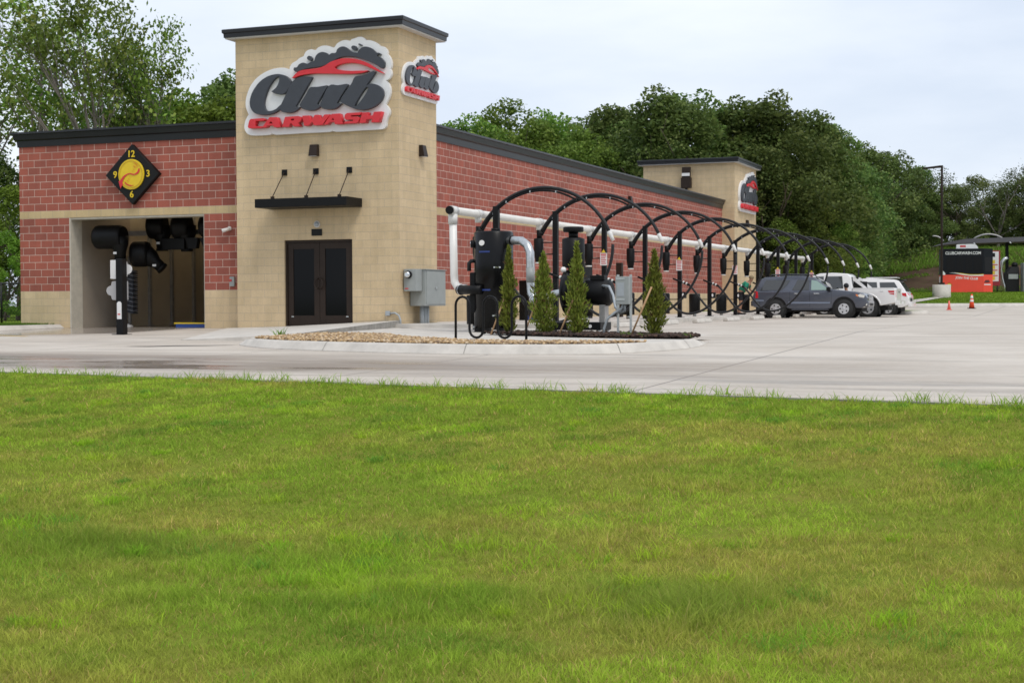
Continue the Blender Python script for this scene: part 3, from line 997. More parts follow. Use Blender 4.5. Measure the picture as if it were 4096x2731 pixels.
# verge and kerb left of the wash bay
vk = [(-10.52, 0.45), (-10.52, -1.2), (-10.7, -2.1), (-11.3, -3.0), (-12.3, -3.6), (-14.0, -3.9), (-24.0, -4.0)]
kerb_strip('verge_kerb', smooth_open(list(reversed(vk))), lambda x, y, t: lot_z(x, y), lambda x, y, t: 0.10)
verge = [(-10.80, 0.55), (-10.80, -1.2), (-11.0, -2.0), (-11.5, -2.75), (-12.4, -3.3), (-14.0, -3.6), (-24.0, -3.7), (-60, -3.7), (-60, 60), (-12.2, 60), (-12.2, 0.62)]
sheet('verge', verge, lambda x, y: 0.09, 'far_lawn')
n = 9000
X = rng.uniform(-14.5, -10.84, n); Y = rng.uniform(-3.4, 0.5, n)
k = ~((X > -11.6) & (Y < -2.0)) & (Y > -3.2)
X, Y = X[k], Y[k]
tag(blades(0, X, Y, np.full(len(X), 0.088), rng.uniform(0.04, 0.09, len(X)), np.full(len(X), 0.012), rng.random(len(X)), np.array([0.10, 0.18, 0.03]) * rng.uniform(0.7, 1.3, (len(X), 1)), 'verge_grass', 'grass'),
    'short grass of the verge beside the wash bay exit', 'grass', kind='stuff')
mb = MB()
mb.add([(-9.2, -4.35, 0), (-7.4, -5.0, 0), (-7.35, -4.86, 0), (-9.2, -4.2, 0)], [(0, 1, 2, 3)])
for i, p in enumerate(mb.v): mb.v[i] = (p[0], p[1], lot_z(p[0], p[1]) + 0.004)
CR = [(-1.75, -8.95), (-1.2, -8.75), (-0.9, -8.45), (-0.2, -8.3), (0.35, -8.05), (-0.15, -8.5), (-0.75, -8.7), (-1.1, -9.0)]  # outline of the dark stain left at a puddle's edge, added as a thin sheet
m2 = MB(); m2.add([(x, y, lot_z(x, y) + 0.004) for x, y in CR], [tuple(range(len(CR)))])
tag(m2.build('puddle_stain', mat('puddle_edge_stain', (0.035, 0.028, 0.022), 0.9, var=0.3)), kind='structure')
tag(mb.build('road_marking', mat('worn_yellow_paint', (0.55, 0.36, 0.06), 0.7, var=0.3, scale=8)), kind='structure')

# ---------------------------------------------------------------- far lawn, kerb and bank
def far_pt(l, d):
    return (CAM.x + d * FWD[0] + l * RGT[0], CAM.y + d * FWD[1] + l * RGT[1])
def far_z(l, d):
    z = 0.32 + 0.15
    z += np.interp(d, [82.3, 84, 92, 96, 200], [0, 0.10, 0.66, 0.68, 0.70]) * np.interp(l, [12, 21, 25], [0.35, 0.8, 1.0])
    top = np.interp(l, [8, 22, 24.5, 27.5, 30.5, 36, 60], [0.3, 0.5, 1.3, 2.2, 3.0, 3.1, 3.4])
    k = np.interp(d, [98, 101, 112, 130, 200], [0, 0.05, 1.0, 1.35, 1.6])
    return float(z + top * k)
def far_grid(name, m, l0, l1, d0, d1, nl, nd, dz=0.0):
    V = []
    for j in range(nd):
        for i in range(nl):
            l, d = l0 + (l1 - l0) * i / (nl - 1), d0 + (d1 - d0) * j / (nd - 1)
            V.append((*far_pt(l, d), far_z(l, d) + dz + 0.10 * (float(vnoise(l, d, 2.5)) - 0.5) * min(1, max(0, (d - 98) / 4))))
    a = (np.arange(nd - 1)[:, None] * nl + np.arange(nl - 1)[None, :]).ravel()
    return tag(raw_mesh(name, np.array(V), np.stack([a, a + 1, a + 1 + nl, a + nl], 1), m, smooth=True), kind='structure')
far_grid('far_lawn', 'far_lawn', 2.0, 75.0, 82.25, 99.0, 70, 24)
far_grid('bank', 'bank_soil', -6.0, 80.0, 99.0, 150.0, 80, 50)
kl = [far_pt(l, 82.0) for l in np.linspace(2.0, 75.0, 30)]
kerb_strip('far_kerb', kl, lambda x, y, t: lot_z(x, y), lambda x, y, t: 0.50)
# forest floor behind the building
sheet('woodland_floor', [(-60, 42.2), (3.9, 42.2), (3.9, 60), (-8, 110), (-60, 110)], lambda x, y: 0.05, 'ground')
# small grassed island in the lot beyond the cars
gx = [far_pt(l, d) for l, d in ((15.2, 66.6), (17.2, 66.2), (18.2, 66.6), (17.6, 67.6), (15.2, 68.0), (10.0, 67.8), (6.0, 67.2), (6.0, 66.2), (10, 66.2))]
sheet('lot_island', gx, lambda x, y: lot_z(x, y) + 0.15, 'far_lawn')
gx2 = offset_line(gx + [gx[0]], -0.16)
kerb_strip('lot_island_kerb', [(x, y) for x, y in offset_line(gx + [gx[0]], -0.24)], lambda x, y, t: lot_z(x, y), lambda x, y, t: lot_z(x, y) + 0.15)
# walk that climbs from the lot past the lamp
mb = MB()
P = [(21.3, 84.0), (25.2, 88.5), (25.6, 88.3), (22.4, 83.7)]
mb.add([(*far_pt(l, d), far_z(l, d) + 0.03) for l, d in P], [(0, 1, 2, 3)])
tag(mb.build('far_walk', 'concrete_pale'), kind='structure')

# weeds and rough grass on the bank
def bank_weeds():
    n = 110000
    l = rng.uniform(10, 62, n); d = 99.5 + 30 * rng.random(n) ** 1.1
    k = np.clip((d - 101) / 11.0, 0, 1)
    q = vnoise(l, d, 2.4) * 0.5 + vnoise(l + 9, d, 0.9) * 0.5
    # the cut face stays bare; the toe and the brow are overgrown
    bare = (k > 0.10) & (k < 0.62) & (l > 24.5)
    keep = np.where(bare, q > 0.60, q > 0.15) & ((l < 40) | (q > 0.4))
    l, d, k = l[keep], d[keep], k[keep]
    X = CAM.x + d * FWD[0] + l * RGT[0]; Y = CAM.y + d * FWD[1] + l * RGT[1]
    Z = np.array([far_z(a, b) for a, b in zip(l, d)]) - 0.05
    m = len(l)
    H = np.where(k > 0.6, rng.uniform(0.2, 0.55, m), rng.uniform(0.08, 0.25, m))
    C = np.array([0.175, 0.30, 0.045]) * rng.uniform(0.6, 1.35, (m, 1))
    C = np.where(rng.random((m, 1)) < 0.12, np.array([0.20, 0.19, 0.07]), C)
    o = blades(0, X, Y, Z, H, rng.uniform(0.045, 0.10, m), 0.25 + 0.7 * rng.random(m), C, 'bank_weeds', 'grass')
    tag(o, 'rank green weeds overgrowing the earth bank under the trees', 'weeds', kind='stuff')
bank_weeds()
def far_turf():
    n = 60000
    l = rng.uniform(12, 48, n); d = 82.4 + 16.5 * rng.random(n)
    X = CAM.x + d * FWD[0] + l * RGT[0]; Y = CAM.y + d * FWD[1] + l * RGT[1]
    Z = np.array([far_z(a, b) for a, b in zip(l, d)]) - 0.01
    C = np.array([0.17, 0.27, 0.03]) * rng.uniform(0.7, 1.25, (n, 1)) * (0.8 + 0.4 * vnoise(l, d, 1.6))[:, None]
    o = blades(0, X, Y, Z, rng.uniform(0.04, 0.09, n), np.full(n, 0.05), 0.3 + rng.random(n), C, 'far_turf', 'grass')
    tag(o, 'even mown turf of the mound below the pay kiosk', 'grass', kind='stuff')
far_turf()

# ================================================================== CAR WASH BUILDING
wash = thing('car_wash_building', 'red and tan block car wash building with two square towers and an open wash bay', 'building')
T1W, T1D, T1H = 4.67, 4.5, 7.50          # front tower
Q = 0.6                                  # the brick walls stand back from the tower faces
XL, YF, YB = -12.1, 36.5, 36.5
OL, OR_, OT = -10.41, -6.05, 3.048       # bay opening
zb, zt, zt2, zr = 1.016, 3.048, 3.2512, 5.08
mb = MB()
for x0, x1 in ((XL, OL), (OR_, -T1W + 0.02)):
    mb.box(x0, Q, -0.3, x1, Q + 0.35, zb, 0)
    mb.box(x0, Q, zb, x1, Q + 0.35, zt, 1)
mb.box(XL, Q - 0.003, zt, -T1W + 0.02, Q + 0.35, zt2, 2)
mb.box(XL, Q, zt2, -T1W + 0.02, Q + 0.35, zr, 1)
mats3 = ['tan_block', 'red_block', 'band_block']
mb.build('front_wall', mats3, wash, uv=True)
mb = MB()
y0 = 2.0
mb.box(-Q - 0.35, y0, -0.3, -Q, YF + 0.02, zb, 0)
mb.box(-Q - 0.35, y0, zb, -Q, YF + 0.02, zt, 1)
mb.box(-Q - 0.35, y0, zt, -Q + 0.003, YF + 0.02, zt2, 2)
mb.box(-Q - 0.35, y0, zt2, -Q, YF + 0.02, zr, 1)
mb.build('side_wall', mats3, wash, uv=True)
mb = MB()
mb.box(XL, Q + 0.35, -0.3, XL + 0.3, YB, zb, 0)
mb.box(XL, Q + 0.35, zb, XL + 0.3, YB, zr, 1)
mb.build('far_side_wall', mats3, wash, uv=True)
mb = MB()
mb.box(OR_, YB - 0.3, -0.3, -Q - 0.35, YB, zr, 1)
mb.box(OL, YB - 0.3, 3.2, OR_, YB, zr, 1)
mb.box(XL + 0.3, YB - 0.3, -0.3, OL, YB, zr, 1)
mb.build('rear_wall', mats3, wash, uv=True)
mb = MB()
mb.box(XL + 0.3, Q + 0.36, 4.85, -Q - 0.36, YB - 0.31, 4.98)
mb.build('roof', 'roofing', wash)

def ring(x0, y0, x1, y1, prof, mb, mi=0):
    """A moulding swept round a rectangle; prof: (outward offset, z)."""
    V, Fc = [], []
    for off, z in prof:
        V += [(x0 - off, y0 - off, z), (x1 + off, y0 - off, z), (x1 + off, y1 + off, z), (x0 - off, y1 + off, z)]
    for i in range(len(prof) - 1):
        for k in range(4):
            Fc.append((i * 4 + k, i * 4 + (k + 1) % 4, (i + 1) * 4 + (k + 1) % 4, (i + 1) * 4 + k))
    mb.add(V, Fc, mi)
    return mb
def tower(name, x0, y0, x1, y1, h, door=None):
    mb = MB()
    if door:
        dx0, dx1, dz0, dz1 = door
        mb.box(x0, y0, -0.3, dx0, y0 + 0.3, h)
        mb.box(dx1, y0, -0.3, x1, y0 + 0.3, h)
        mb.box(dx0, y0, dz1, dx1, y0 + 0.3, h)
        mb.box(dx0, y0 + 0.002, -0.3, dx1, y0 + 0.3, dz0)
        mb.box(x0, y0 + 0.3, -0.3, x1, y1, h)
    else:
        mb.box(x0, y0, -0.3, x1, y1, h)
    t = mb.build(name, 'tan_block', wash, uv=True)
    mb = MB()
    ring(x0, y0, x1, y1, [(0.19, h), (0.215, h), (0.215, h + 0.012), (0.22, h + 0.10), (0.25, h + 0.12), (0.255, h + 0.20), (0.23, h + 0.215), (-0.4, h + 0.225)], mb)
    mb.add([(x0 + 0.4, y0 + 0.4, h + 0.225), (x1 - 0.4, y0 + 0.4, h + 0.225), (x1 - 0.4, y1 - 0.4, h + 0.225), (x0 + 0.4, y1 - 0.4, h + 0.225)], [(0, 1, 2, 3)])
    mb.build('cornice', 'cornice', t)
    mb = MB()
    ring(x0, y0, x1, y1, [(0.0, h - 0.03), (0.0, h - 0.002), (0.19, h - 0.001), (0.19, h - 0.03), (0.0, h - 0.03)], mb)
    mb.build('soffit', 'soffit', t)
    return t
tower('front_tower', -T1W, 0, 0, 2.25, T1H, (-3.27, -1.32, 0.07, 2.27))
tower('rear_tower', -4.48, 36.5, 0, 41.2, 7.24)
# wall cornices (front wing and long side)
PROF = [(0.0, zr - 0.03), (0.03, zr - 0.03), (0.045, zr + 0.14), (0.10, zr + 0.17), (0.125, zr + 0.31), (0.165, zr + 0.325), (0.165, zr + 0.38), (0.0, zr + 0.395)]
mb = MB()
def sweep(path, prof, mb):
    """prof swept along a plan polyline, offset to its outer (right-hand) side."""
    V, Fc = [], []
    n = len(prof)
    for (x, y), (nx, ny) in path:
        V += [(x + nx * o, y + ny * o, z) for o, z in prof]
    for i in range(len(path) - 1):
        for k in range(n - 1):
            Fc.append((i * n + k, (i + 1) * n + k, (i + 1) * n + k + 1, i * n + k + 1))
    mb.add(V, Fc)
    mb.add([V[k] for k in range(n)], [tuple(range(n))])
    mb.add([V[-n + k] for k in range(n)], [tuple(range(n))])
sweep([((XL, YB), (-1, 0)), ((XL, Q), (-1, -1)), ((-T1W + 0.01, Q), (0, -1))], PROF, mb)
mb.add([(XL, Q, zr + 0.395), (-T1W, Q, zr + 0.395), (-T1W, Q + 0.4, zr + 0.395), (XL + 0.4, Q + 0.4, zr + 0.395), (XL + 0.4, YB, zr + 0.395), (XL, YB, zr + 0.395)], [(0, 1, 2, 3), (0, 3, 4, 5)])
mb.add([(-T1W, Q + 0.4, zr + 0.395), (XL + 0.4, Q + 0.4, zr + 0.395), (XL + 0.4, Q + 0.4, 4.9), (-T1W, Q + 0.4, 4.9)], [(0, 1, 2, 3)])
mb.build('front_cornice', 'cornice', wash)
mb = MB()
sweep([((-Q, 2.26), (1, 0)), ((-Q, YF + 0.32), (1, 0))], PROF, mb)
mb.add([(-Q, 2.26, zr + 0.395), (-Q, YF, zr + 0.395), (-Q - 0.4, YF, zr + 0.395), (-Q - 0.4, 2.26, zr + 0.395)], [(0, 1, 2, 3)])
mb.build('side_cornice', 'cornice', wash)

# double door
DX0, DX1, DZ0, DZ1 = -3.265, -1.325, 0.075, 2.265
mb = MB()
yd = 0.05
mb.box(DX0, yd, DZ0, DX0 + 0.05, yd + 0.12, DZ1)
mb.box(DX1 - 0.05, yd, DZ0, DX1, yd + 0.12, DZ1)
mb.box(DX0 + 0.05, yd, DZ1 - 0.06, DX1 - 0.05, yd + 0.12, DZ1)
mb.build('door_frame', 'door_frame', wash)
xm = (DX0 + DX1) / 2
for s, x0, x1 in ((-1, DX0 + 0.055, xm - 0.004), (1, xm + 0.004, DX1 - 0.055)):
    z0, z1 = DZ0 + 0.01, DZ1 - 0.065
    mb = MB()
    st, bot, top = 0.155, 0.26, 0.16
    mb.box(x0, yd + 0.03, z0, x0 + st, yd + 0.08, z1)
    mb.box(x1 - st, yd + 0.03, z0, x1, yd + 0.08, z1)
    mb.box(x0 + st, yd + 0.03, z0, x1 - st, yd + 0.08, z0 + bot)
    mb.box(x0 + st, yd + 0.03, z1 - top, x1 - st, yd + 0.08, z1)
    d = mb.build('door', 'door_frame', wash, bevel=0.004)
    mb = MB(); mb.box(x0 + st, yd + 0.05, z0 + bot, x1 - st, yd + 0.062, z1 - top)
    mb.build('pane', 'glass_dark', d)
    hx = xm + s * 0.03
    arc = [(xm + s * (0.035 + 0.085 * math.sin(a)), yd - 0.035, 1.16 + 0.125 * math.cos(a)) for a in np.linspace(0, math.pi, 13)]
    mb = MB(); mb.tube([(arc[0][0], yd + 0.03, arc[0][2])] + arc + [(arc[-1][0], yd + 0.03, arc[-1][2])], 0.016, 8)
    mb.build('handle', 'door_frame', d)
    mb = MB(); xs = x0 + 0.13 if s < 0 else x1 - 0.13
    mb.box(xs - 0.035, yd + 0.022, z0 + 0.22, xs + 0.035, yd + 0.029, z0 + 0.245)
    mb.build('latch_plate', 'chrome', d)

# canopy over the door
mb = MB()
mb.box(-3.62, -0.86, 3.06, -1.03, -0.002, 3.28)
cp = mb.build('door_canopy', 'black', wash, bevel=0.012)
for xp, xf in ((-3.24, -3.16), (-2.33, -2.2), (-1.38, -1.27)):
    mb = MB(); mb.box(xp - 0.075, -0.03, 3.925, xp + 0.075, -0.002, 4.075); mb.build('rod_plate', 'black', cp, bevel=0.006)
    mb = MB(); mb.tube([(xp, -0.03, 4.0), (xf, -0.76, 3.33)], 0.012, 8); mb.box(xf - 0.035, -0.80, 3.278, xf + 0.035, -0.72, 3.34)
    mb.build('tie_rod', 'door_frame', cp)

# inside of the wash bay
mb = MB()
mb.box(OL - 0.19, Q + 0.37, -0.1, OL + 0.0, 3.4, 4.3, 1)
mb.box(OL - 0.19, 3.4, -0.1, OL + 0.0, YB - 0.32, 4.3, 0)
mb.box(OR_ + 0.01, Q + 0.37, -0.1, OR_ + 0.2, YB - 0.32, 4.3, 0)
mb.box(OL, 12.0, 3.3, OR_ + 0.01, 12.2, 4.3, 0)
mb.box(OL - 0.19, Q + 0.37, 4.3, OR_ + 0.2, YB - 0.32, 4.4, 0)
mb.build('bay_lining', ['bay_wall', 'bay_wall_pale'], wash)
mb = MB()
mb.box(OL, Q - 0.006, 0, OL + 0.035, Q + 0.5, OT - 0.002)
mb.box(OR_ - 0.03, Q + 0.02, 0, OR_, Q + 0.5, OT - 0.002)
mb.box(OL + 0.035, Q + 0.02, OT - 0.05, OR_ - 0.03, Q + 0.5, OT - 0.002)
mb.build('bay_door_track', 'jamb', wash)
mb = MB(); mb.box(OL, Q + 0.5, -0.2, OR_, YB, 0.006)
mb.build('bay_floor', mat('wet_bay_floor', (0.16, 0.13, 0.10), 0.22, var=0.35, scale=1.5), wash)
for y in (4.3, 5.45, 6.65, 7.9, 9.2, 10.6):
    mb = MB(); mb.box(OL + 0.002, y - 0.05, 0.006, OL + 0.09, y + 0.05, 4.3); mb.box(OL + 0.002, y - 0.1, 0.006, OL + 0.14, y + 0.1, 0.03)
    mb.build('bay_post', 'bay_post', wash)

# dryers hung in the bay
def blower(loc, axis_rz, spout_deg, label, r=0.31, w=0.5):
    t = thing('air_blower', label, 'blower', loc, axis_rz, 'black dryers inside the wash bay')
    mb = MB()
    n = 28
    prof = [(0.0, 0.80), (0.05, 0.96), (0.12, 1.0), (w - 0.1, 1.0), (w, 0.9)]
    mb.tube([(-w / 2 + a, 0, 0) for a, _ in prof], [r * k for _, k in prof], n)
    h = mb.build('housing', 'black', t)
    mb = MB()
    for rr in (0.08, 0.14, 0.2):
        mb.tube([(-w / 2 - 0.012, rr * math.cos(a), rr * math.sin(a)) for a in np.linspace(0, 2 * math.pi, 25)], 0.008, 6, caps=False)
    mb.build('intake_grille', 'rubber', h)
    a = math.radians(spout_deg)
    d = Vector((math.sin(a), 0, -math.cos(a)))
    s = Vector((math.cos(a), 0, math.sin(a)))
    mb = MB()
    p0 = Vector((w / 2 - 0.17, 0, 0)) + s * (r - 0.2) * 0.0
    pts = [p0 + s * 0.02, p0 + d * r * 0.7 + s * 0.05, p0 + d * (r + 0.08) + s * 0.06, p0 + d * (r + 0.33) + s * 0.06]
    mb.tube(pts, [r * 0.85, r * 0.72, 0.165, 0.15], 16)
    mb.tube([pts[-1] - d * 0.06, pts[-1] + d * 0.01], [0.17, 0.17], 16)
    mb.build('spout', 'black', t)
    mb = MB()
    q = p0 + d * (r + 0.12)
    mb.box(q.x - 0.05, -0.185, q.z - 0.03, q.x + 0.05, -0.175, q.z + 0.03)
    mb.build('rating_plate', 'label_white', t)
    return t
blower((-9.52, 1.2, 2.52), 0.12, 0, 'black drum dryer blowing straight down beside the bay entrance wall', r=0.33, w=0.86)
blower((-9.0, 1.9, 2.06), 0.35, 48, 'lower black dryer tilted with its spout to the middle of the bay', r=0.36, w=0.5)
blower((-8.85, 2.5, 2.86), 0.3, 0, 'overhead black dryer closest to the bay entrance wall', r=0.36)
blower((-7.95, 2.4, 2.83), 0.3, 0, 'overhead black dryer hanging over the middle of the bay', r=0.36)
blower((-7.05, 2.4, 2.83), 0.3, 0, 'overhead black dryer hanging next to the brick pier', r=0.33)
fr = thing('dryer_frame', 'grey steel frame that carries the dryers across the bay', 'frame', (0, 0, 0))
mb = MB(); mb.box(-10.35, 2.72, 2.62, -6.1, 2.84, 2.76); mb.build('cross_beam', 'bay_post', fr)
mb = MB(); mb.box(-8.5, 2.2, 2.18, -7.75, 2.34, 2.5); mb.build('air_box', 'black', fr, bevel=0.02)
mb = MB(); mb.hexa([(-7.62, 2.2, 2.2), (-7.36, 2.2, 2.2), (-7.36, 2.36, 2.2), (-7.62, 2.36, 2.2), (-7.68, 2.2, 2.5), (-7.3, 2.2, 2.5), (-7.3, 2.36, 2.5), (-7.68, 2.36, 2.5)])
mb.build('air_box', 'black', fr)
mb = MB(); mb.hexa([(-7.1, 2.2, 2.18), (-6.86, 2.2, 2.18), (-6.86, 2.36, 2.18), (-7.1, 2.36, 2.18), (-7.25, 2.2, 2.5), (-6.86, 2.2, 2.5), (-6.86, 2.36, 2.5), (-7.25, 2.36, 2.5)])
mb.build('air_box', 'black', fr)
mb = MB(); mb.box(-10.3, 2.72, 0.006, -10.2, 2.84, 2.62); mb.build('leg', 'bay_post', fr)
mb = MB(); mb.box(-6.2, 2.72, 0.006, -6.1, 2.84, 2.62); mb.build('leg', 'bay_post', fr)
br = thing('side_brush', 'dark ribbed side brush hanging in the bay behind the sign post', 'brush', (-9.5, 2.0, 0))
mb = MB()
for k in range(20):
    z = 0.42 + k * 0.062
    mb.hexa([(-0.30, -0.10, z + 0.07), (0.26, -0.14, z - 0.04), (0.26, 0.1, z - 0.04), (-0.30, 0.1, z + 0.07),
             (-0.30, -0.10, z + 0.11), (0.26, -0.14, z), (0.26, 0.1, z), (-0.30, 0.1, z + 0.11)], k % 2)
mb.build('bristle_pack', ['brush', 'brush_light'], br)
mb = MB(); mb.cyl((-0.05, 0.14, 0.05), (-0.05, 0.14, 2.0), 0.05, n=12); mb.build('shaft', 'bay_post', br)
mb = MB(); mb.cyl((-0.22, -0.02, 0.02), (-0.22, -0.02, 0.48), 0.045, n=12); mb.hexa([(-0.28, -0.06, 0.0), (0.12, -0.06, 0.0), (0.12, 0.06, 0.0), (-0.28, 0.06, 0.0), (-0.28, -0.06, 0.16), (0.1, -0.06, 0.05), (0.1, 0.06, 0.05), (-0.28, 0.06, 0.16)])
mb.build('foot', 'pvc', br)
cv = thing('conveyor_guide', 'low blue and yellow conveyor guide on the bay floor by the brick pier', 'guide', (-7.0, 1.5, 0.006))
mb = MB(); mb.box(-0.5, -0.12, 0, 0.75, 0.12, 0.10); mb.build('base', 'blue', cv)
mb = MB(); mb.box(-0.55, -0.13, 0.10, 0.75, 0.13, 0.135); mb.build('rail', 'yellow', cv)
lm = M['bay_glow'] = bpy.data.materials.new('bay_tube_light')
lm.use_nodes = True
b_ = lm.node_tree.nodes['Principled BSDF']
b_.inputs['Emission Color'].default_value = (1.0, 0.80, 0.52, 1)
b_.inputs['Emission Strength'].default_value = 22.0
for y in (3.6, 6.4):
    t = thing('bay_lamp', 'warm tube lamp on the bay ceiling %s' % ('behind the dryers' if y < 5 else 'deeper in the tunnel'), 'lamp', (-9.6, y, 4.25))
    mb = MB(); mb.box(-0.1, -0.7, 0, 0.1, 0.7, 0.05); mb.build('housing', 'label_white', t)
    mb = MB(); mb.tube([(0, -0.65, -0.03), (0, 0.65, -0.03)], 0.03, 8); mb.build('tube', 'bay_glow', t)

# ================================================================== SIGNS
LOGO_BACK="-1.712 -0.234 -1.68 -0.096 -1.577 0.125 -1.414 0.307 -1.213 0.434 -0.972 0.524 -0.753 0.554 -0.575 0.549 -0.447 0.51 -0.421 0.5 -0.407 0.559 -0.337 0.65 -0.218 0.703 -0.12 0.769 -0.012 0.807 0.018 0.868 0.087 0.937 0.214 0.967 0.331 0.939 0.409 0.997 0.545 1.036 0.699 1.021 0.815 0.979 0.872 0.975 0.95 1.064 1.085 1.123 1.2 1.132 1.314 1.108 1.352 1.139 1.467 1.165 1.543 1.185 1.638 1.182 1.713 1.14 1.751 1.095 1.883 1.081 2.014 1.027 2.126 0.944 2.154 0.917 2.239 0.903 2.313 0.84 2.35 0.762 2.346 0.712 2.405 0.641 2.451 0.521 2.45 0.404 2.422 0.339 2.44 0.304 2.449 0.203 2.392 0.106 2.298 0.064 2.363 -0.002 2.409 -0.113 2.418 -0.231 2.38 -0.364 2.285 -0.527 2.332 -0.571 2.387 -0.666 2.386 -0.767 2.33 -0.865 2.301 -0.981 2.291 -1.065 2.225 -1.121 2.131 -1.133 1.829 -1.136 1.45 -1.136 1.182 -1.141 0.875 -1.136 0.798 -1.107 0.74 -1.13 0.488 -1.136 0.274 -1.135 -0.038 -1.133 -0.491 -1.139 -0.848 -1.137 -0.957 -1.097 -1.007 -1.13 -1.288 -1.135 -1.549 -1.123 -1.67 -1.074 -1.74 -0.984 -1.759 -0.878 -1.727 -0.74 -1.655 -0.621 -1.625 -0.588 -1.684 -0.463 -1.713 -0.356"
LOGO_C="-0.327 0.162 -0.421 0.285 -0.538 0.35 -0.696 0.385 -0.875 0.375 -1.054 0.325 -1.235 0.223 -1.376 0.083 -1.478 -0.068 -1.536 -0.238 -1.532 -0.378 -1.472 -0.502 -1.363 -0.586 -1.203 -0.625 -1.023 -0.634 -0.864 -0.61 -0.745 -0.564 -0.625 -0.475 -0.545 -0.324 -0.624 -0.389 -0.704 -0.446 -0.784 -0.502 -0.923 -0.538 -1.042 -0.524 -1.102 -0.451 -1.12 -0.329 -1.089 -0.192 -1.018 -0.006 -0.917 0.144 -0.796 0.275 -0.697 0.321 -0.667 0.302 -0.674 0.199 -0.729 0.09 -0.799 0.017 -0.908 -0.043 -0.82 -0.094 -0.701 -0.13 -0.582 -0.133 -0.483 -0.095 -0.414 -0.013 -0.354 0.087"
LOGO_L="-0.215 0.225 -0.087 0.269 0.069 0.277 0.264 0.257 0.273 0.239 0.224 0.148 -0.192 -0.454 -0.172 -0.478 -0.064 -0.478 -0.133 -0.538 -0.232 -0.595 -0.389 -0.616 -0.547 -0.593 -0.645 -0.543 -0.669 -0.473 -0.604 -0.364 -0.504 -0.189 -0.424 -0.038 -0.344 0.103"
LOGO_U="0.213 -0.013 0.32 0.001 0.455 -0.001 0.687 0.02 0.722 0.004 0.413 -0.434 0.452 -0.448 0.486 -0.46 0.749 -0.001 1.014 0.007 1.244 0.026 1.297 0.003 0.968 -0.446 1.106 -0.453 1.029 -0.525 0.914 -0.579 0.76 -0.588 0.606 -0.563 0.509 -0.502 0.412 -0.565 0.276 -0.589 0.12 -0.573 -0.006 -0.524 -0.064 -0.469 -0.078 -0.417 0.085 -0.195"
LOGO_B="1.492 0.186 1.701 0.216 1.89 0.264 1.993 0.3 2.05 0.28 2.021 0.214 1.789 -0.067 1.878 -0.013 1.982 -0.01 2.113 -0.051 2.225 -0.133 2.271 -0.236 2.261 -0.353 2.185 -0.466 2.034 -0.576 1.864 -0.635 1.694 -0.646 1.505 -0.617 1.334 -0.549 1.201 -0.483 1.097 -0.427 1.088 -0.35 1.242 -0.146 1.396 0.031"
LOGO_BH="1.84 -0.092 1.783 -0.105 1.669 -0.237 1.548 -0.408 1.464 -0.552 1.544 -0.521 1.677 -0.381 1.792 -0.235 1.853 -0.129"
LOGO_CLOUD="-0.262 0.476 -0.242 0.527 -0.163 0.527 -0.104 0.595 0.014 0.631 0.14 0.598 0.247 0.642 0.335 0.654 0.365 0.754 0.443 0.835 0.559 0.865 0.675 0.837 0.751 0.784 0.829 0.819 0.944 0.823 0.992 0.91 1.098 0.962 1.213 0.951 1.326 0.871 1.402 0.816 1.553 0.781 1.611 0.861 1.706 0.914 1.819 0.915 1.95 0.865 2.062 0.765 2.077 0.706 2.099 0.671 2.211 0.613 2.295 0.516 2.3 0.415 2.266 0.364 2.21 0.362 2.06 0.455 1.798 0.577 1.515 0.672 1.249 0.709 1.058 0.691 0.885 0.628 0.711 0.549 0.537 0.505 0.266 0.487 0.032 0.459 -0.145 0.409 -0.223 0.428"
LOGO_CAR="-0.293 0.255 -0.184 0.36 -0.066 0.422 0.09 0.447 0.285 0.452 0.479 0.466 0.653 0.515 0.808 0.591 0.981 0.639 1.172 0.661 1.401 0.647 1.609 0.6 1.835 0.511 2.041 0.389 2.209 0.278 2.293 0.223 2.227 0.239 2.003 0.341 1.797 0.437 1.589 0.506 1.4 0.537 1.209 0.537 1.056 0.513 0.951 0.472 0.937 0.439 0.998 0.401 1.17 0.365 1.398 0.338 1.645 0.329 1.871 0.32 1.833 0.301 1.682 0.268 1.417 0.263 1.035 0.285 0.651 0.315 0.361 0.332 0.128 0.325 -0.067 0.302 -0.225 0.256"
LOGO_B1="0.132 0.752 0.171 0.789 0.229 0.78 0.277 0.726 0.271 0.678 0.228 0.664 0.17 0.69 0.135 0.717"
LOGO_B2="1.384 0.935 1.422 0.966 1.498 0.953 1.539 0.891 1.526 0.847 1.469 0.85 1.402 0.883"
LOGO_B3="1.58 1.002 1.621 1.004 1.674 0.97 1.668 0.95 1.621 0.962 1.583 0.981"
LOGO_B4="2.087 0.747 2.156 0.742 2.197 0.71 2.193 0.682 2.165 0.7 2.118 0.703 2.099 0.679 2.071 0.706"
LOGO_W_C="-1.474 -0.725 -1.104 -0.72 -1.065 -0.744 -1.079 -0.787 -1.325 -0.781 -1.352 -0.913 -1.176 -0.926 -1.106 -0.924 -1.121 -0.962 -1.417 -0.965 -1.537 -0.957 -1.561 -0.924 -1.536 -0.818 -1.515 -0.758"
LOGO_W_A="-0.915 -0.708 -0.707 -0.713 -0.591 -0.969 -0.798 -0.968 -0.818 -0.917 -0.987 -0.916 -1.027 -0.962 -1.146 -0.962 -0.995 -0.782"
LOGO_W_Ah="-0.886 -0.805 -0.831 -0.868 -0.952 -0.867"
LOGO_W_R="-0.47 -0.718 -0.087 -0.718 0 -0.744 0 -0.812 -0.049 -0.87 -0.089 -0.882 -0.031 -0.974 -0.227 -0.973 -0.285 -0.89 -0.324 -0.892 -0.354 -0.973 -0.561 -0.972"
LOGO_W_Rh="-0.293 -0.776 -0.205 -0.777 -0.215 -0.819 -0.314 -0.82"
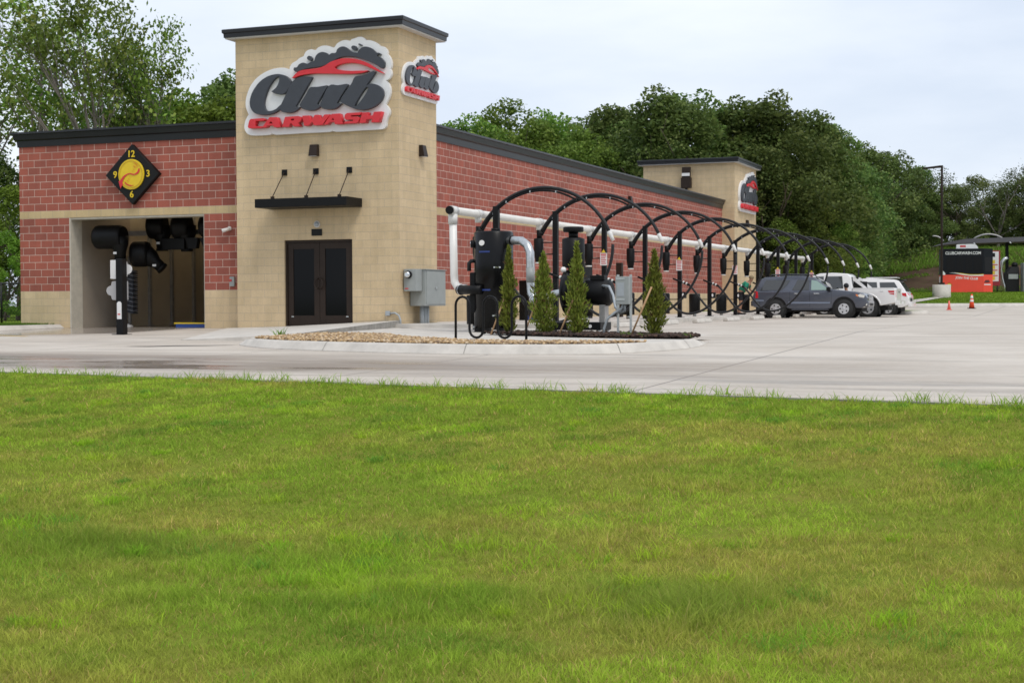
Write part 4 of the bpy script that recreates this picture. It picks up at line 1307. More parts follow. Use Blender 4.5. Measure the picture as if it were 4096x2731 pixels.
LOGO_W_W="0.026 -0.716 0.225 -0.716 0.266 -0.868 0.38 -0.711 0.506 -0.714 0.543 -0.864 0.651 -0.716 0.805 -0.715 0.6 -0.972 0.359 -0.971 0.311 -0.884 0.203 -0.971 0.077 -0.97"
LOGO_W_A2="0.872 -0.71 1.092 -0.709 1.186 -0.971 0.956 -0.972 0.934 -0.908 0.803 -0.91 0.745 -0.967 0.639 -0.967 0.766 -0.806"
LOGO_W_A2h="0.896 -0.804 0.934 -0.865 0.842 -0.866"
LOGO_W_S="1.293 -0.71 1.701 -0.708 1.653 -0.773 1.406 -0.773 1.387 -0.802 1.605 -0.813 1.643 -0.852 1.614 -0.931 1.557 -0.971 1.186 -0.971 1.234 -0.917 1.453 -0.912 1.463 -0.882 1.263 -0.873 1.216 -0.831 1.235 -0.744"
LOGO_W_H="1.719 -0.718 1.889 -0.717 1.86 -0.805 2.011 -0.802 2.039 -0.717 2.255 -0.715 2.178 -0.972 1.962 -0.973 1.991 -0.89 1.835 -0.891 1.812 -0.971 1.632 -0.974"
LOGO_CARWASH = [(LOGO_W_C,), (LOGO_W_A, LOGO_W_Ah), (LOGO_W_R, LOGO_W_Rh), (LOGO_W_W,), (LOGO_W_A2, LOGO_W_A2h), (LOGO_W_S,), (LOGO_W_H,)]
def logo_sign(label, loc, wall, s):
    t = thing('logo_sign', label, 'sign', loc, 0, 'carwash logo signs on the towers')
    mw = wall @ Matrix.Scale(s, 4)
    sm = lambda d: smooth_closed(pairs(d))
    up = lambda z: mw @ Matrix.Translation((0, 0, z))
    outline('backing', [sm(LOGO_BACK)], 'sign_white', t, mw, 0.10)
    z0 = 0.105
    w = outline('club_word', [sm(LOGO_C)], 'charcoal', t, up(z0), 0.085, 0.006)
    for nm, loops in (('letter', [sm(LOGO_L)]), ('letter', [sm(LOGO_U)]), ('letter', [sm(LOGO_B), sm(LOGO_BH)])):
        outline(nm, loops, 'charcoal', w, up(z0 + 0.002 + 0.002 * len(w.children)), 0.085, 0.006)
    cl = outline('suds', [sm(LOGO_CLOUD)], 'charcoal', t, up(z0), 0.07, 0.006)
    for P in (LOGO_B1, LOGO_B2, LOGO_B3, LOGO_B4):
        outline('bubble', [sm(P)], 'charcoal', cl, up(z0 + 0.003), 0.07, 0.004)
    outline('car_swoosh', [sm(LOGO_CAR)], 'sign_red', t, up(z0 + 0.004), 0.10, 0.006)
    cw = None
    for L_ in LOGO_CARWASH:
        o = outline('carwash_word' if cw is None else 'letter', [pairs(p) for p in L_], 'sign_red', t if cw is None else cw, up(z0 + (0 if cw is None else 0.001 * (len(cw.children) % 2))), 0.15, 0.004)
        cw = cw or o
    return t
logo_sign('large white backed logo sign of dark script and red letters above the entrance door', (-2.6, -0.004, 6.1), FRONT, 1.0)
logo_sign('small logo sign on the narrow side of the front tower', (0.004, 1.02, 6.42), SIDE, 0.52)
logo_sign('logo sign on the rear tower beside the dark trees', (0.004, 38.72, 5.98), SIDE, 0.90)

ck = thing('clock_sign', 'black diamond sign with yellow disc and clock numerals on the brick wall', 'sign', (-8.23, Q - 0.004, 4.16))
hw, hh = 0.86, 0.81
outline('board', [[(0, hh), (-hw, 0), (0, -hh), (hw, 0)]], 'sign_black', ck, FRONT, 0.13, 0.012)
up = lambda z: FRONT @ Matrix.Translation((0, 0, z))
circ = lambda r, cx=0, cy=0, sx=1.0: [(cx + r * sx * math.cos(a), cy + r * math.sin(a)) for a in np.linspace(0, 2 * math.pi, 49)[:-1]]
dk = outline('disc', [circ(0.41)], 'yellow', ck, up(0.145), 0.03, 0.006)
ringm = outline('rim_line', [circ(0.375), circ(0.352)], 'yellow_dark', dk, up(0.186), 0.003)
zx = lambda s: [((x - 640) / 585 * 0.82, -(y - 775) / 670 * 0.82) for x, y in pairs(s)]
outline('swoosh', [smooth_closed(zx("405 1085 360 920 400 900 450 830 520 780 600 750 660 755 710 770 760 750 800 710 820 650 845 655 840 720 800 770 740 790 690 795 620 770 560 790 500 840 465 900 450 960 465 1000 430 1030"))], 'sign_red', dk, up(0.19), 0.006)
outline('swoosh', [smooth_closed(zx("495 925 560 985 640 1015 715 1018 640 1035 560 1015 510 970"))], 'sign_red', dk, up(0.19), 0.006)
for s in ("690 510 745 530 800 590 812 620 780 590 740 545", "690 580 735 600 772 645 730 625", "690 655 740 680 700 672", "665 690 715 735 680 712", "600 810 640 830 610 822", "575 855 620 895 590 880", "540 890 600 945 560 925"):
    outline('accent', [smooth_closed(zx(s))], 'orange_line', dk, up(0.19), 0.004)
for tx, x, y in (('12', -0.01, 0.545), ('3', 0.53, 0.0), ('6', 0.0, -0.545), ('9', -0.53, 0.0)):
    lettering('numeral', tx, 'yellow', ck, up(0.146) @ Matrix.Translation((x, y, 0)), 0.25, 0.012, bold=0.004, sx=1.0)

# lamps, plates and boxes on the walls
def wall_lamp(loc, rz, label, s=1.0):
    t = thing('wall_lamp', label, 'lamp', loc, rz, 'wedge lamps on the walls')
    mb = MB()
    mb.hexa([(-.12 * s, -.16 * s, -.14 * s), (.12 * s, -.16 * s, -.14 * s), (.12 * s, 0, -.14 * s), (-.12 * s, 0, -.14 * s),
             (-.11 * s, -.10 * s, .15 * s), (.11 * s, -.10 * s, .15 * s), (.11 * s, 0, .15 * s), (-.11 * s, 0, .15 * s)])
    mb.build('housing', 'door_frame', t, bevel=0.012)
    mb = MB(); mb.box(-.09 * s, -.145 * s, -.15 * s, .09 * s, -.02 * s, -.141 * s); mb.build('lens', 'soffit', t)
    return t
wall_lamp((-2.35, -0.003, 4.52), 0, 'small bronze wedge lamp on the tower between the logo sign and the door canopy')
wall_lamp((0.003, 1.27, 4.53), math.pi / 2, 'small bronze wedge lamp on the narrow side of the front tower')
wall_lamp((-Q + 0.003, 21.4, 4.53), math.pi / 2, 'small dark wedge lamp on the long red side wall')
wall_lamp((0.003, 39.0, 4.47), math.pi / 2, 'small dark wedge lamp on the rear tower under its logo sign')
t = thing('roof_floodlight', 'tall bronze floodlight on a post in front of the rear tower', 'lamp', (-2.26, 36.2, 5.0))
mb = MB(); mb.box(-0.05, -0.05, 0, 0.05, 0.05, 1.05); mb.build('post', 'door_frame', t)
mb = MB(); mb.box(-0.24, -0.13, 1.05, 0.24, 0.12, 1.55); mb.box(-0.2, -0.1, 1.55, 0.2, 0.1, 2.05); mb.build('housing', 'door_frame', t, bevel=0.015)
mb = MB(); mb.box(-0.19, -0.142, 1.62, 0.19, -0.103, 1.76); mb.build('lens', 'label_white', t)
t = thing('number_plate', 'small black number plate on the tower above the double door', 'plate', (-2.32, -0.003, 2.455))
mb = MB(); mb.box(-0.15, -0.02, -0.085, 0.15, 0, 0.085); mb.build('board', 'sign_black', t, bevel=0.004)
t = thing('dome_light', 'round white dome light on the tower just above the number plate', 'lamp', (-2.31, -0.003, 2.66))
mb = MB(); mb.tube([(0, 0, 0), (0, -0.03, 0)], 0.085, 20); mb.build('ring', 'soffit', t)
mb = MB(); mb.tube([(0, -0.03, 0), (0, -0.06, 0), (0, -0.075, 0)], [0.065, 0.05, 0.015], 18); mb.build('lens', 'grey_pipe', t)
t = thing('security_camera', 'white security camera on the brick pier beside the bay', 'camera', (-5.25, Q - 0.003, 2.64))
mb = MB(); mb.tube([(0, 0, 0), (0, -0.05, 0)], 0.055, 14); mb.build('mount', 'pvc', t)
mb = MB(); mb.tube([(0, -0.04, -0.01), (-0.04, -0.12, -0.04)], 0.03, 10); mb.tube([(0.03, -0.08, -0.01), (-0.13, -0.19, -0.07)], [0.045, 0.05], 14); mb.build('body', 'pvc', t)
t = thing('call_box', 'small pale call box with a red button on the brick pier', 'box', (-5.17, Q - 0.003, 1.24))
mb = MB(); mb.box(-0.07, -0.07, -0.13, 0.07, 0, 0.13); mb.build('case', 'grey_paint', t, bevel=0.01)
mb = MB(); mb.box(-0.06, -0.082, 0.0, 0.0, -0.071, 0.06); mb.build('button', 'label_red', t)
t = thing('outlet_box', 'grey outlet box with a bent conduit at the foot of the tower corner', 'outlet', (-0.32, -0.003, 0.40))
mb = MB(); mb.box(-0.06, -0.06, -0.06, 0.06, 0, 0.06); mb.build('case', 'grey_pipe', t, bevel=0.01)
mb = MB(); mb.tube([(0.05, -0.03, 0.0), (0.2, -0.035, 0.01), (0.31, -0.05, -0.05), (0.36, -0.06, -0.16), (0.37, -0.06, -0.4)], 0.022, 10); mb.build('conduit', 'grey_pipe', t)

mc = thing('electric_cabinet', 'grey electric cabinet with a glass meter on the side of the front tower', 'cabinet', (0.003, 0, 0))
mb = MB(); mb.box(0.02, 0.55, 0.58, 0.44, 1.8, 1.48); mb.box(0.44, 0.60, 0.62, 0.455, 1.75, 1.45); mb.build('cabinet', 'grey_paint', mc, bevel=0.01)
mb = MB(); mb.box(0.01, 0.53, 1.485, 0.47, 1.82, 1.505); mb.build('rain_lid', 'grey_paint', mc)
mb = MB(); mb.box(0.46, 1.10, 1.0, 0.478, 1.2, 1.06); mb.build('latch', 'galv', mc)
mb = MB(); mb.box(0.02, 0.17, 0.95, 0.36, 0.53, 1.5); ms = mb.build('meter_case', 'grey_paint', mc, bevel=0.01)
mb = MB(); mb.tube([(0.16, 0.168, 1.36), (0.16, 0.12, 1.36)], 0.095, 20); mb.build('meter_ring', 'black', ms)
mb = MB(); mb.tube([(0.16, 0.12, 1.36), (0.16, 0.06, 1.36), (0.16, 0.035, 1.36)], [0.08, 0.075, 0.05], 18); mb.build('meter_glass', 'chrome', ms)
mb = MB(); mb.box(0.06, 0.163, 1.0, 0.15, 0.169, 1.03); mb.build('seal_label', 'label_red', ms)
for k in range(3):
    mb = MB(); mb.cyl((0.20, 0.85 + 0.16 * k, 0.0), (0.20, 0.85 + 0.16 * k, 0.58), 0.055, n=12); mb.build('conduit', 'grey_pipe', mc)

# post with cut-out sign boards in the drive
px, py = -5.68, -3.58
sp = thing('sign_post', 'black steel post carrying two pale cut out sign boards before the wash bay', 'post', (px, py, lot_z(px, py)))
mb = MB(); mb.box(-0.095, -0.095, 0.012, 0.095, 0.095, 1.81); mb.build('post', 'black', sp, bevel=0.008)
mb = MB(); mb.box(-0.17, -0.17, 0.0, 0.17, 0.17, 0.012); mb.build('base_plate', 'black', sp)
A1 = [(-0.23, 0.22), (-0.25, 0.18), (-0.25, -0.18), (-0.22, -0.23), (0.16, -0.23), (0.22, -0.19), (0.24, -0.13), (0.32, -0.10), (0.37, -0.02), (0.35, 0.06), (0.29, 0.10), (0.23, 0.12), (0.22, 0.18), (0.16, 0.22)]
for z, m, fl in ((1.57, 'label_white', 1), (1.06, mat('sign_back_grey', (0.42, 0.41, 0.41), 0.55), -1)):
    outline('sign_board', [smooth_closed([(x * fl, y) for x, y in A1])] if fl > 0 else [smooth_closed([(x * fl, y) for x, y in A1][::-1])],
            m if isinstance(m, str) else 'label_white', sp, Matrix.Translation((-0.13, 0.10, z)) @ FRONT, 0.012)
    if not isinstance(m, str): sp.children[-1].data.materials[0] = m
mb = MB()
mb.prism([(-0.065, -0.21), (0.065, -0.21), (0.065, 0.17), (0.03, 0.21), (-0.03, 0.21), (-0.065, 0.17)], lambda u, w, d: (u, -0.097 - d, 0.58 + w), 0, 0.004)
mb.box(-0.045, -0.103, 0.47, 0.03, -0.1015, 0.50, 1)
mb.build('sticker', ['label_white', 'label_red'], sp)

# ================================================================== VACUUM ARCHES
def arc_pts(u0, z0, u1, z1, u2, z2, n=26):
    """Circle through three points, sampled from the first to the last."""
    ax, ay, bx, by, cx, cy = u0, z0, u1, z1, u2, z2
    d = 2 * (ax * (by - cy) + bx * (cy - ay) + cx * (ay - by))
    ux = ((ax**2 + ay**2) * (by - cy) + (bx**2 + by**2) * (cy - ay) + (cx**2 + cy**2) * (ay - by)) / d
    uy = ((ax**2 + ay**2) * (cx - bx) + (bx**2 + by**2) * (ax - cx) + (cx**2 + cy**2) * (bx - ax)) / d
    r = math.hypot(ax - ux, ay - uy)
    a0, a1 = math.atan2(ay - uy, ax - ux), math.atan2(cy - uy, cx - ux)
    if a0 < a1: a0 += 2 * math.pi
    return [(ux + r * math.cos(a0 + (a1 - a0) * i / n), uy + r * math.sin(a0 + (a1 - a0) * i / n)) for i in range(n + 1)], (ux, uy, r)
VB = 0.14
def make_station():
    t = thing('vacuum_arch', '', 'vacuum', (3.3, -1.75, VB), 0, 'black vacuum arches along the side of the wash')
    h = lambda z: z - VB
    mb = MB(); mb.box(-0.065, -0.065, 0.015, 0.065, 0.065, h(2.97)); p = mb.build('post', 'black', t, bevel=0.006)
    mb = MB(); mb.box(-0.13, -0.13, 0, 0.13, 0.13, 0.015); mb.build('base_plate', 'black', p)
    pts, _ = arc_pts(-0.40, h(2.42), 1.12, h(3.36), 2.73, h(2.30))
    mb = MB(); mb.tube([(u, 0.0, z) for u, z in pts], 0.042, 10); bm_ = mb.build('boom', 'rubber', t)
    pts2, _ = arc_pts(-0.35, h(2.36), 1.12, h(3.295), 1.95, h(3.06))
    mb = MB(); mb.tube([(u, -0.03, z) for u, z in pts2], 0.024, 8); b2 = mb.build('support_rail', 'black', t)
    for f in (5, 9, 15, 21):
        u, z = pts2[f]
        mb = MB(); mb.box(u - 0.012, -0.058, z - 0.018, u + 0.012, 0.03, z + 0.03); mb.build('clamp', 'galv', b2)
    e0, e1 = Vector((pts[-2][0], 0, pts[-2][1])), Vector((pts[-1][0], 0, pts[-1][1]))
    dr = (e1 - e0).normalized()
    mb = MB(); mb.tube([e1 - dr * 0.05, e1 + dr * 0.04, e1 + dr * 0.10, e1 + dr * 0.18], [0.05, 0.05, 0.042, 0.04], 12); mb.build('cuff', 'pvc_band', bm_)
    # hanging hose from the boom end down to the wand holder
    ctrl = [(2.80, 2.05), (2.78, 1.75), (2.68, 1.40), (2.45, 0.98), (2.10, 0.60), (1.72, 0.36), (1.32, 0.30), (0.98, 0.45), (0.70, 0.76), (0.48, 1.04), (0.33, 1.20)]
    hp = smooth_open(ctrl, 4)
    mb = MB(); mb.tube([(u, -0.10 * math.sin(math.pi * i / len(hp)), h(z)) for i, (u, z) in enumerate(hp)], 0.036, 9); mb.build('hose', 'rubber', t)
    mb = MB(); mb.tube([(0.33, 0, h(1.20)), (0.02, -0.09, h(1.33)), (-0.2, -0.12, h(1.42))], [0.04, 0.036, 0.028], 9); w = mb.build('wand', 'black', t)
    for k in (0.22, 0.12):
        mb = MB(); q = Vector((k + 0.02, -0.035 - (0.3 - k) * 0.12, h(1.245 + (0.24 - k) * 0.42)))
        mb.tube([q + Vector((0.02, 0, -0.01)), q - Vector((0.02, 0, -0.01))], 0.045, 10); mb.build('cuff', 'pvc_band', w)
    # separator can
    mb = MB(); mb.tube([(-0.46, 0, h(1.68)), (-0.46, 0, h(1.92)), (-0.46, 0, h(2.27)), (-0.46, 0, h(2.285)), (-0.46, 0, h(2.30))], [0.085, 0.125, 0.125, 0.115, 0.06], 16); c = mb.build('separator_can', 'black', t)
    mb = MB(); mb.tube([(-0.46, 0, h(1.645)), (-0.46, 0, h(1.68))], 0.092, 16); mb.build('can_ring', 'pvc_band', c)
    mb = MB(); mb.tube([(-0.44, 0, h(2.28)), (-0.44, 0, h(2.52))], 0.07, 12); mb.tube([(-0.44, 0, h(2.36)), (-0.36, 0, h(2.45))], 0.055, 10); mb.build('neck', 'black', c)
    mb = MB()
    for z in (2.18, 1.88): mb.box(-0.36, -0.015, h(z) - 0.015, -0.05, 0.015, h(z) + 0.015)
    mb.build('bracket', 'black', t)
    # waste bin under the can
    mb = MB(); mb.tube([(-0.54, 0, h(0.27)), (-0.54, 0, h(0.90)), (-0.54, 0, h(0.94))], [0.195, 0.20, 0.18], 22); bn = mb.build('waste_bin', 'black', t)
    mb = MB(); mb.cyl((-0.54, 0, 0), (-0.54, 0, h(0.27)), 0.06, n=12); mb.build('foot', 'galv', bn)
    mb = MB(); mb.box(-0.36, -0.012, h(0.72), -0.05, 0.012, h(0.75)); mb.build('bracket', 'black', bn)
    # tool box and sticker on the outer side of the post
    mb = MB(); mb.box(0.057, -0.09, h(0.77), 0.21, 0.09, h(0.98)); tb = mb.build('coil_box', 'black', t, bevel=0.008)
    mb = MB(); mb.prism([(0.132 + 0.03 * math.cos(a), h(0.88) + 0.06 * math.sin(a)) for a in np.linspace(0, 2 * math.pi, 15)[:-1]], lambda u, w, d: (u, -0.0915 - d, w), 0, 0.003); mb.build('sticker', 'label_white', tb)
    mb = MB(); mb.box(-0.02, -0.062, h(1.66), 0.03, -0.057, h(1.78)); mb.build('sticker', 'label_white', p)
    return t
def warning_plate(t):
    h = lambda z: z - VB
    mb = MB(); mb.box(-0.10, -0.075, h(1.68), 0.10, -0.066, h(2.02)); s = mb.build('warning_plate', 'label_white', t)
    mb = MB()
    for k in range(5): mb.box(-0.075, -0.078, h(1.72 + 0.05 * k), 0.075 - 0.02 * (k % 2), -0.0755, h(1.742 + 0.05 * k))
    mb.box(-0.08, -0.078, h(1.965), 0.08, -0.0755, h(2.0))
    mb.build('print', 'label_red', s)
    mb = MB(); mb.prism([(-0.06, 0), (0.06, 0), (0, 0.1)], lambda u, w, d: (u, -0.068 - d, h(2.03) + w), 0, 0.006); mb.build('pictogram', 'label_yellow', t)
st_names = ['first black vacuum arch, rising right behind the big vacuum tank', 'second black vacuum arch counted from the big vacuum tank, above the shrubs',
            'third black vacuum arch from the tank, the nearest that carries a warning plate', 'fourth black vacuum arch from the tank, behind the lone shrub by the disconnect box',
            'fifth black vacuum arch from the tank, with a warning plate and a tall panel behind', 'sixth black vacuum arch from the tank, before the end of the red wall',
            'seventh black vacuum arch from the tank, just before the dark SUV', 'eighth vacuum arch from the tank, its hose crossing the dark SUV',
            'ninth vacuum arch from the tank, above the roof of the dark SUV', 'tenth vacuum arch from the tank, next to the last one', 'last and smallest looking vacuum arch at the far end of the row']
first = make_station()
for i in range(11):
    s = first if i == 0 else copy_tree(first)
    s.location = (3.3, -1.75 + 4.02 * i, VB)
    s['label'] = st_names[i]
    if i == 0: s.location.z = isl_z(-1.75)
ALL = [o for o in bpy.data.objects if o.parent is None and o.name.startswith('vacuum_arch')]
ALL.sort(key=lambda o: o.location.y)
for i in (2, 4, 6, 8, 10): warning_plate(ALL[i])
# suction main with its branches
pm = thing('suction_pipe', 'long white pipe on top of the vacuum posts with a drop to the tank', 'pipe', (2.85, 0, 0))
yp0, yp1 = -3.35, 38.55
mb = MB(); mb.tube([(0, yp0, 2.70), (0, yp1 - 0.1, 2.70), (0, yp1, 2.67), (0, yp1 + 0.02, 2.45)], 0.088, 16); mb.build('main', 'pvc', pm)
mb = MB(); mb.tube([(0, yp0 - 0.02, 2.70), (0, yp0 - 0.06, 2.70)], 0.092, 16); mb.build('end_cap', 'black', pm)
mb = MB(); mb.tube([(0, yp0 + 0.14, 2.62), (0.02, yp0 + 0.15, 1.25), (0.03, yp0 + 0.15, 1.12), (0.10, yp0 + 0.13, 1.02), (0.24, yp0 + 0.1, 0.98), (0.34, yp0 + 0.1, 0.98)], 0.086, 16); dp = mb.build('drop_pipe', 'pvc', pm)
mb = MB(); mb.tube([(0, yp0 + 0.14, 2.62), (0, yp0 + 0.14, 2.40)], 0.104, 16); mb.build('coupling', 'pvc_band', dp)
mb = MB(); mb.tube([(0, yp0 + 0.0, 2.70), (0, yp0 + 0.28, 2.70)], 0.103, 16); mb.build('coupling', 'pvc_band', pm)
for i in range(11):
    y = -1.75 + 4.02 * i
    mb = MB(); mb.tube([(0, y - 0.13, 2.70), (0, y + 0.13, 2.70)], 0.103, 16); mb.tube([(0, y, 2.66), (0, y, 2.50)], 0.078, 12)
    mb.build('branch_tee', 'pvc_band', pm)

# wheel stops
stop_x, kx = 4.55, 0
def make_stop():
    mb = MB()
    mb.prism([(-0.10, 0), (0.10, 0), (0.065, 0.12), (-0.065, 0.12)], lambda u, w, d: (u, d, w), -0.92, 0.92)
    return mb.build('wheel_stop', 'concrete_pale', None, bevel=0.03)
ws = make_stop()
for i in range(9):
    o = ws if i == 0 else ws.copy()
    if i: COL.objects.link(o)
    o.location = (stop_x, 0.35 + 4.02 * i, 0.004)
    tag(o, ['pale concrete wheel stop behind the conduits of the disconnect box', 'pale concrete wheel stop half hidden by the lone shrub', 'pale concrete wheel stop past the lone shrub, under the drooping hose of the fourth arch',
            'pale concrete wheel stop before the fifth vacuum arch', 'pale concrete wheel stop before the sixth vacuum arch', 'pale concrete wheel stop beside the rear wheel of the dark SUV',
            'concrete wheel stop under the dark SUV', 'concrete wheel stop under the white pickup truck', 'concrete wheel stop beyond the white pickup truck'][i], 'wheel stop', 'wheel stops of the vacuum bays')

# pipe duct panels and machines standing by the wall
t = thing('vending_panel', 'tall black panel with yellow lettering behind the fifth vacuum arch', 'panel', (1.0, 11.6, VB))
mb = MB(); mb.box(-0.05, -0.42, 0, 0.05, 0.42, 1.75); mb.build('panel', 'black', t, bevel=0.01)
mb = MB()
for k in range(7): mb.box(-0.03, -0.425, 0.45 + k * 0.15, 0.03, -0.421, 0.54 + k * 0.15)
mb.build('print', 'label_yellow', t)
for x, y, lb in ((0.9, 15.4, 'brown steel column standing by the red wall behind the fifth arch'), (1.0, 19.6, 'brown steel column standing by the end of the red wall')):
    t = thing('steel_column', lb, 'column', (x, y, VB), 0, 'brown columns by the wall')
    mb = MB(); mb.box(-0.1, -0.1, 0, 0.1, 0.1, 1.85); mb.build('shaft', 'door_frame', t, bevel=0.006)
t = thing('mat_washer', 'black and blue mat washing machine against the tan wall base', 'machine', (0.9, 7.2, VB))
mb = MB(); mb.box(-0.3, -0.55, 0, 0.3, 0.1, 1.15); mb.build('cabinet', 'black_gloss', t, bevel=0.02)
mb = MB(); mb.box(0.0, -0.62, 0.02, 0.5, -0.56, 0.14); mb.box(0.31, -0.5, 0.45, 0.33, -0.1, 0.75); mb.build('blue_panel', 'blue', t)
mb = MB(); mb.tube([(0.31, -0.3, 0.98), (0.34, -0.3, 0.98)], 0.08, 16); mb.build('gauge', 'dial', t)
t = thing('hose_fitting', 'small grey hose fitting on the wall walk behind the vacuum bins', 'fitting', (1.2, 12.9, VB))
mb = MB(); mb.cyl((0, 0, 0), (0, 0, 0.6), 0.03, n=10); mb.build('stand', 'galv', t)
mb = MB(); mb.sphere((0, 0, 0.7), 0.14, 14, 8); mb.build('drum', 'grey_paint', t)

# ================================================================== TANK, BLOWER, DISCONNECT
tx, ty = 3.86, -3.3
tz = isl_z(ty)
tk = thing('vacuum_tank', 'big black cylindrical vacuum tank with dials and blue stickers', 'tank', (tx, ty, tz))
mb = MB()
mb.tube([(0, 0, 0.09), (0, 0, 2.16), (0, 0, 2.19)], [0.43, 0.43, 0.40], 40)
body = mb.build('drum', 'black_gloss', tk)
mb = MB(); mb.box(-0.34, -0.3, 0, -0.18, 0.3, 0.09); mb.box(0.18, -0.3, 0, 0.34, 0.3, 0.09); mb.build('skid', 'black', tk)
mb = MB(); mb.box(-0.47, -0.25, 0.42, -0.34, 0.1, 1.3); mb.build('filter_box', 'black', tk, bevel=0.02)
mb = MB(); mb.tube([(-0.78, -0.12, 0.92), (-0.35, -0.38, 0.92), (-0.1, -0.43, 0.92)], 0.10, 16); d = mb.build('inlet_duct', 'black', tk)
mb = MB(); mb.tube([(-0.72, -0.157, 0.92), (-0.70, -0.17, 0.92)], 0.115, 16); mb.build('clamp', 'chrome', d)
mb = MB(); mb.tube([(-0.10, -0.41, 1.93), (-0.10, -0.45, 1.93)], 0.06, 18); mb.build('dial', 'dial', tk)
mb = MB(); mb.tube([(-0.36, -0.16, 1.92), (-0.46, -0.2, 1.92)], 0.085, 18); g_ = mb.build('pressure_gauge', 'black', tk)
mb = MB(); mb.tube([(-0.46, -0.2, 1.92), (-0.47, -0.204, 1.92)], 0.06, 18); mb.build('face', 'chrome', g_)
mb = MB(); mb.tube([(-0.38, -0.15, 1.55), (-0.46, -0.18, 1.55), (-0.5, -0.2, 1.5), (-0.5, -0.2, 1.33)], 0.045, 12); mb.build('relief_pipe', 'rubber', tk)
def on_drum(a, z, w, h_, m, name, r=0.432):
    mb = MB()
    cols_ = list(np.linspace(-w / 2, w / 2, 9))
    mb.prism([(c_, -h_ / 2) for c_ in cols_] + [(c_, h_ / 2) for c_ in reversed(cols_)], lambda u, q, dd: ((r + dd) * math.sin(a + u / r), -(r + dd) * math.cos(a + u / r), z + q), 0, 0.006)
    return mb.build(name, m, tk)
on_drum(-0.12, 1.74, 0.26, 0.035, 'label_blue', 'sticker')
on_drum(-0.05, 0.915, 0.22, 0.035, 'label_blue', 'sticker')
on_drum(0.55, 1.40, 0.15, 0.03, 'chrome', 'latch')
on_drum(0.48, 0.36, 0.15, 0.03, 'chrome', 'latch')
mb = MB(); mb.tube([(0.05, 0, 2.19), (0.05, 0, 2.26)], 0.1, 16); mb.build('lid_boss', 'black', tk)

bx, by = 6.05, -4.35
bz = isl_z(by)
bl = thing('vacuum_blower', 'black vacuum blower with round casing, motor and upright silencer', 'blower', (bx, by, bz))
mb = MB()
mb.tube([(-0.16, 0, 0.86), (-0.13, 0, 0.86), (0.13, 0, 0.86), (0.16, 0, 0.86)], [0.40, 0.46, 0.46, 0.40], 32)
mb.build('casing', 'black_gloss', bl)
mb = MB(); mb.tube([(0.16, 0, 0.86), (0.3, 0, 0.86), (0.32, 0, 0.86), (0.80, 0, 0.84), (0.86, 0, 0.84)], [0.2, 0.2, 0.27, 0.27, 0.2], 22)
mb.build('motor', 'black', bl)
mb = MB(); mb.box(0.42, -0.12, 1.1, 0.72, 0.12, 1.2); mb.build('junction_box', 'black', bl, bevel=0.01)
mb = MB(); mb.box(-0.55, -0.36, 0.08, 0.72, 0.36, 0.24); mb.build('base_frame', 'black', bl, bevel=0.01)
for x_, y_ in ((-0.5, -0.3), (0.66, -0.3), (-0.5, 0.3), (0.66, 0.3)):
    mb = MB(); mb.cyl((x_, y_, 0), (x_, y_, 0.08), 0.05, n=12); mb.build('rubber_foot', 'label_white', bl)
for x_ in (-0.38, 0.05, 0.5):
    mb = MB(); mb.tube([(x_, -0.362, 0.16), (x_, -0.38, 0.16)], 0.035, 12); mb.build('bolt', 'label_white', bl)
mb = MB(); mb.box(0.62, -0.14, 0.24, 0.74, 0.12, 0.6); mb.build('motor_stand', 'bay_post', bl)
mb = MB(); mb.cyl((0.0, 0.05, 1.28), (0.0, 0.05, 1.44), 0.11, n=16); mb.build('outlet', 'black', bl)
mb = MB(); mb.tube([(0.0, 0.05, 1.36), (0, 0.05, 1.41), (0.0, 0.05, 1.96), (0, 0.05, 1.99)], [0.2, 0.235, 0.235, 0.16], 26); si = mb.build('silencer', 'black', bl)
mb = MB(); mb.cyl((0, 0.05, 1.98), (0, 0.05, 2.1), 0.10, n=16); mb.tube([(0, 0.05, 2.10), (0, 0.05, 2.12), (0, 0.05, 2.19), (0, 0.05, 2.21)], [0.20, 0.215, 0.215, 0.2], 22); mb.build('rain_cap', 'black', si)
mb = MB(); mb.sphere((-0.13, -0.2, 1.32), 0.06, 14, 8); mb.build('gauge', 'dial', bl)
# bright duct from the tank to the blower
dct = thing('silver_duct', 'bright silver duct bending from the black tank down to the blower', 'duct', (tx, ty, 0))
P = smooth_open([(0.36, -0.16, ), (0.5, -0.2)], 2)
path = [(0.36, -0.1, 2.0), (0.55, -0.2, 2.0), (0.78, -0.32, 1.98), (0.95, -0.42, 1.88), (1.03, -0.47, 1.72), (1.04, -0.48, 1.5), (1.04, -0.48, 1.05), (1.06, -0.5, 0.86), (1.16, -0.58, 0.72), (1.34, -0.72, 0.66), (1.75, -0.98, 0.82), (2.02, -1.05, 0.86)]
mb = MB(); mb.tube([p for p in path], 0.09, 18); du = mb.build('tube', 'galv', dct)
mb = MB(); mb.tube([(0.50, -0.17, 2.0), (0.54, -0.19, 2.0)], 0.102, 18); mb.build('clamp', 'black', du)
mb = MB(); mb.tube([(1.12, -0.55, 0.76), (1.15, -0.57, 0.73)], 0.102, 18); mb.build('clamp', 'chrome', du)
mb = MB(); mb.tube([(1.04, -0.48, 1.08), (1.04, -0.48, 1.40)], 0.0925, 18); mb.build('sleeve', 'grey_paint', du)

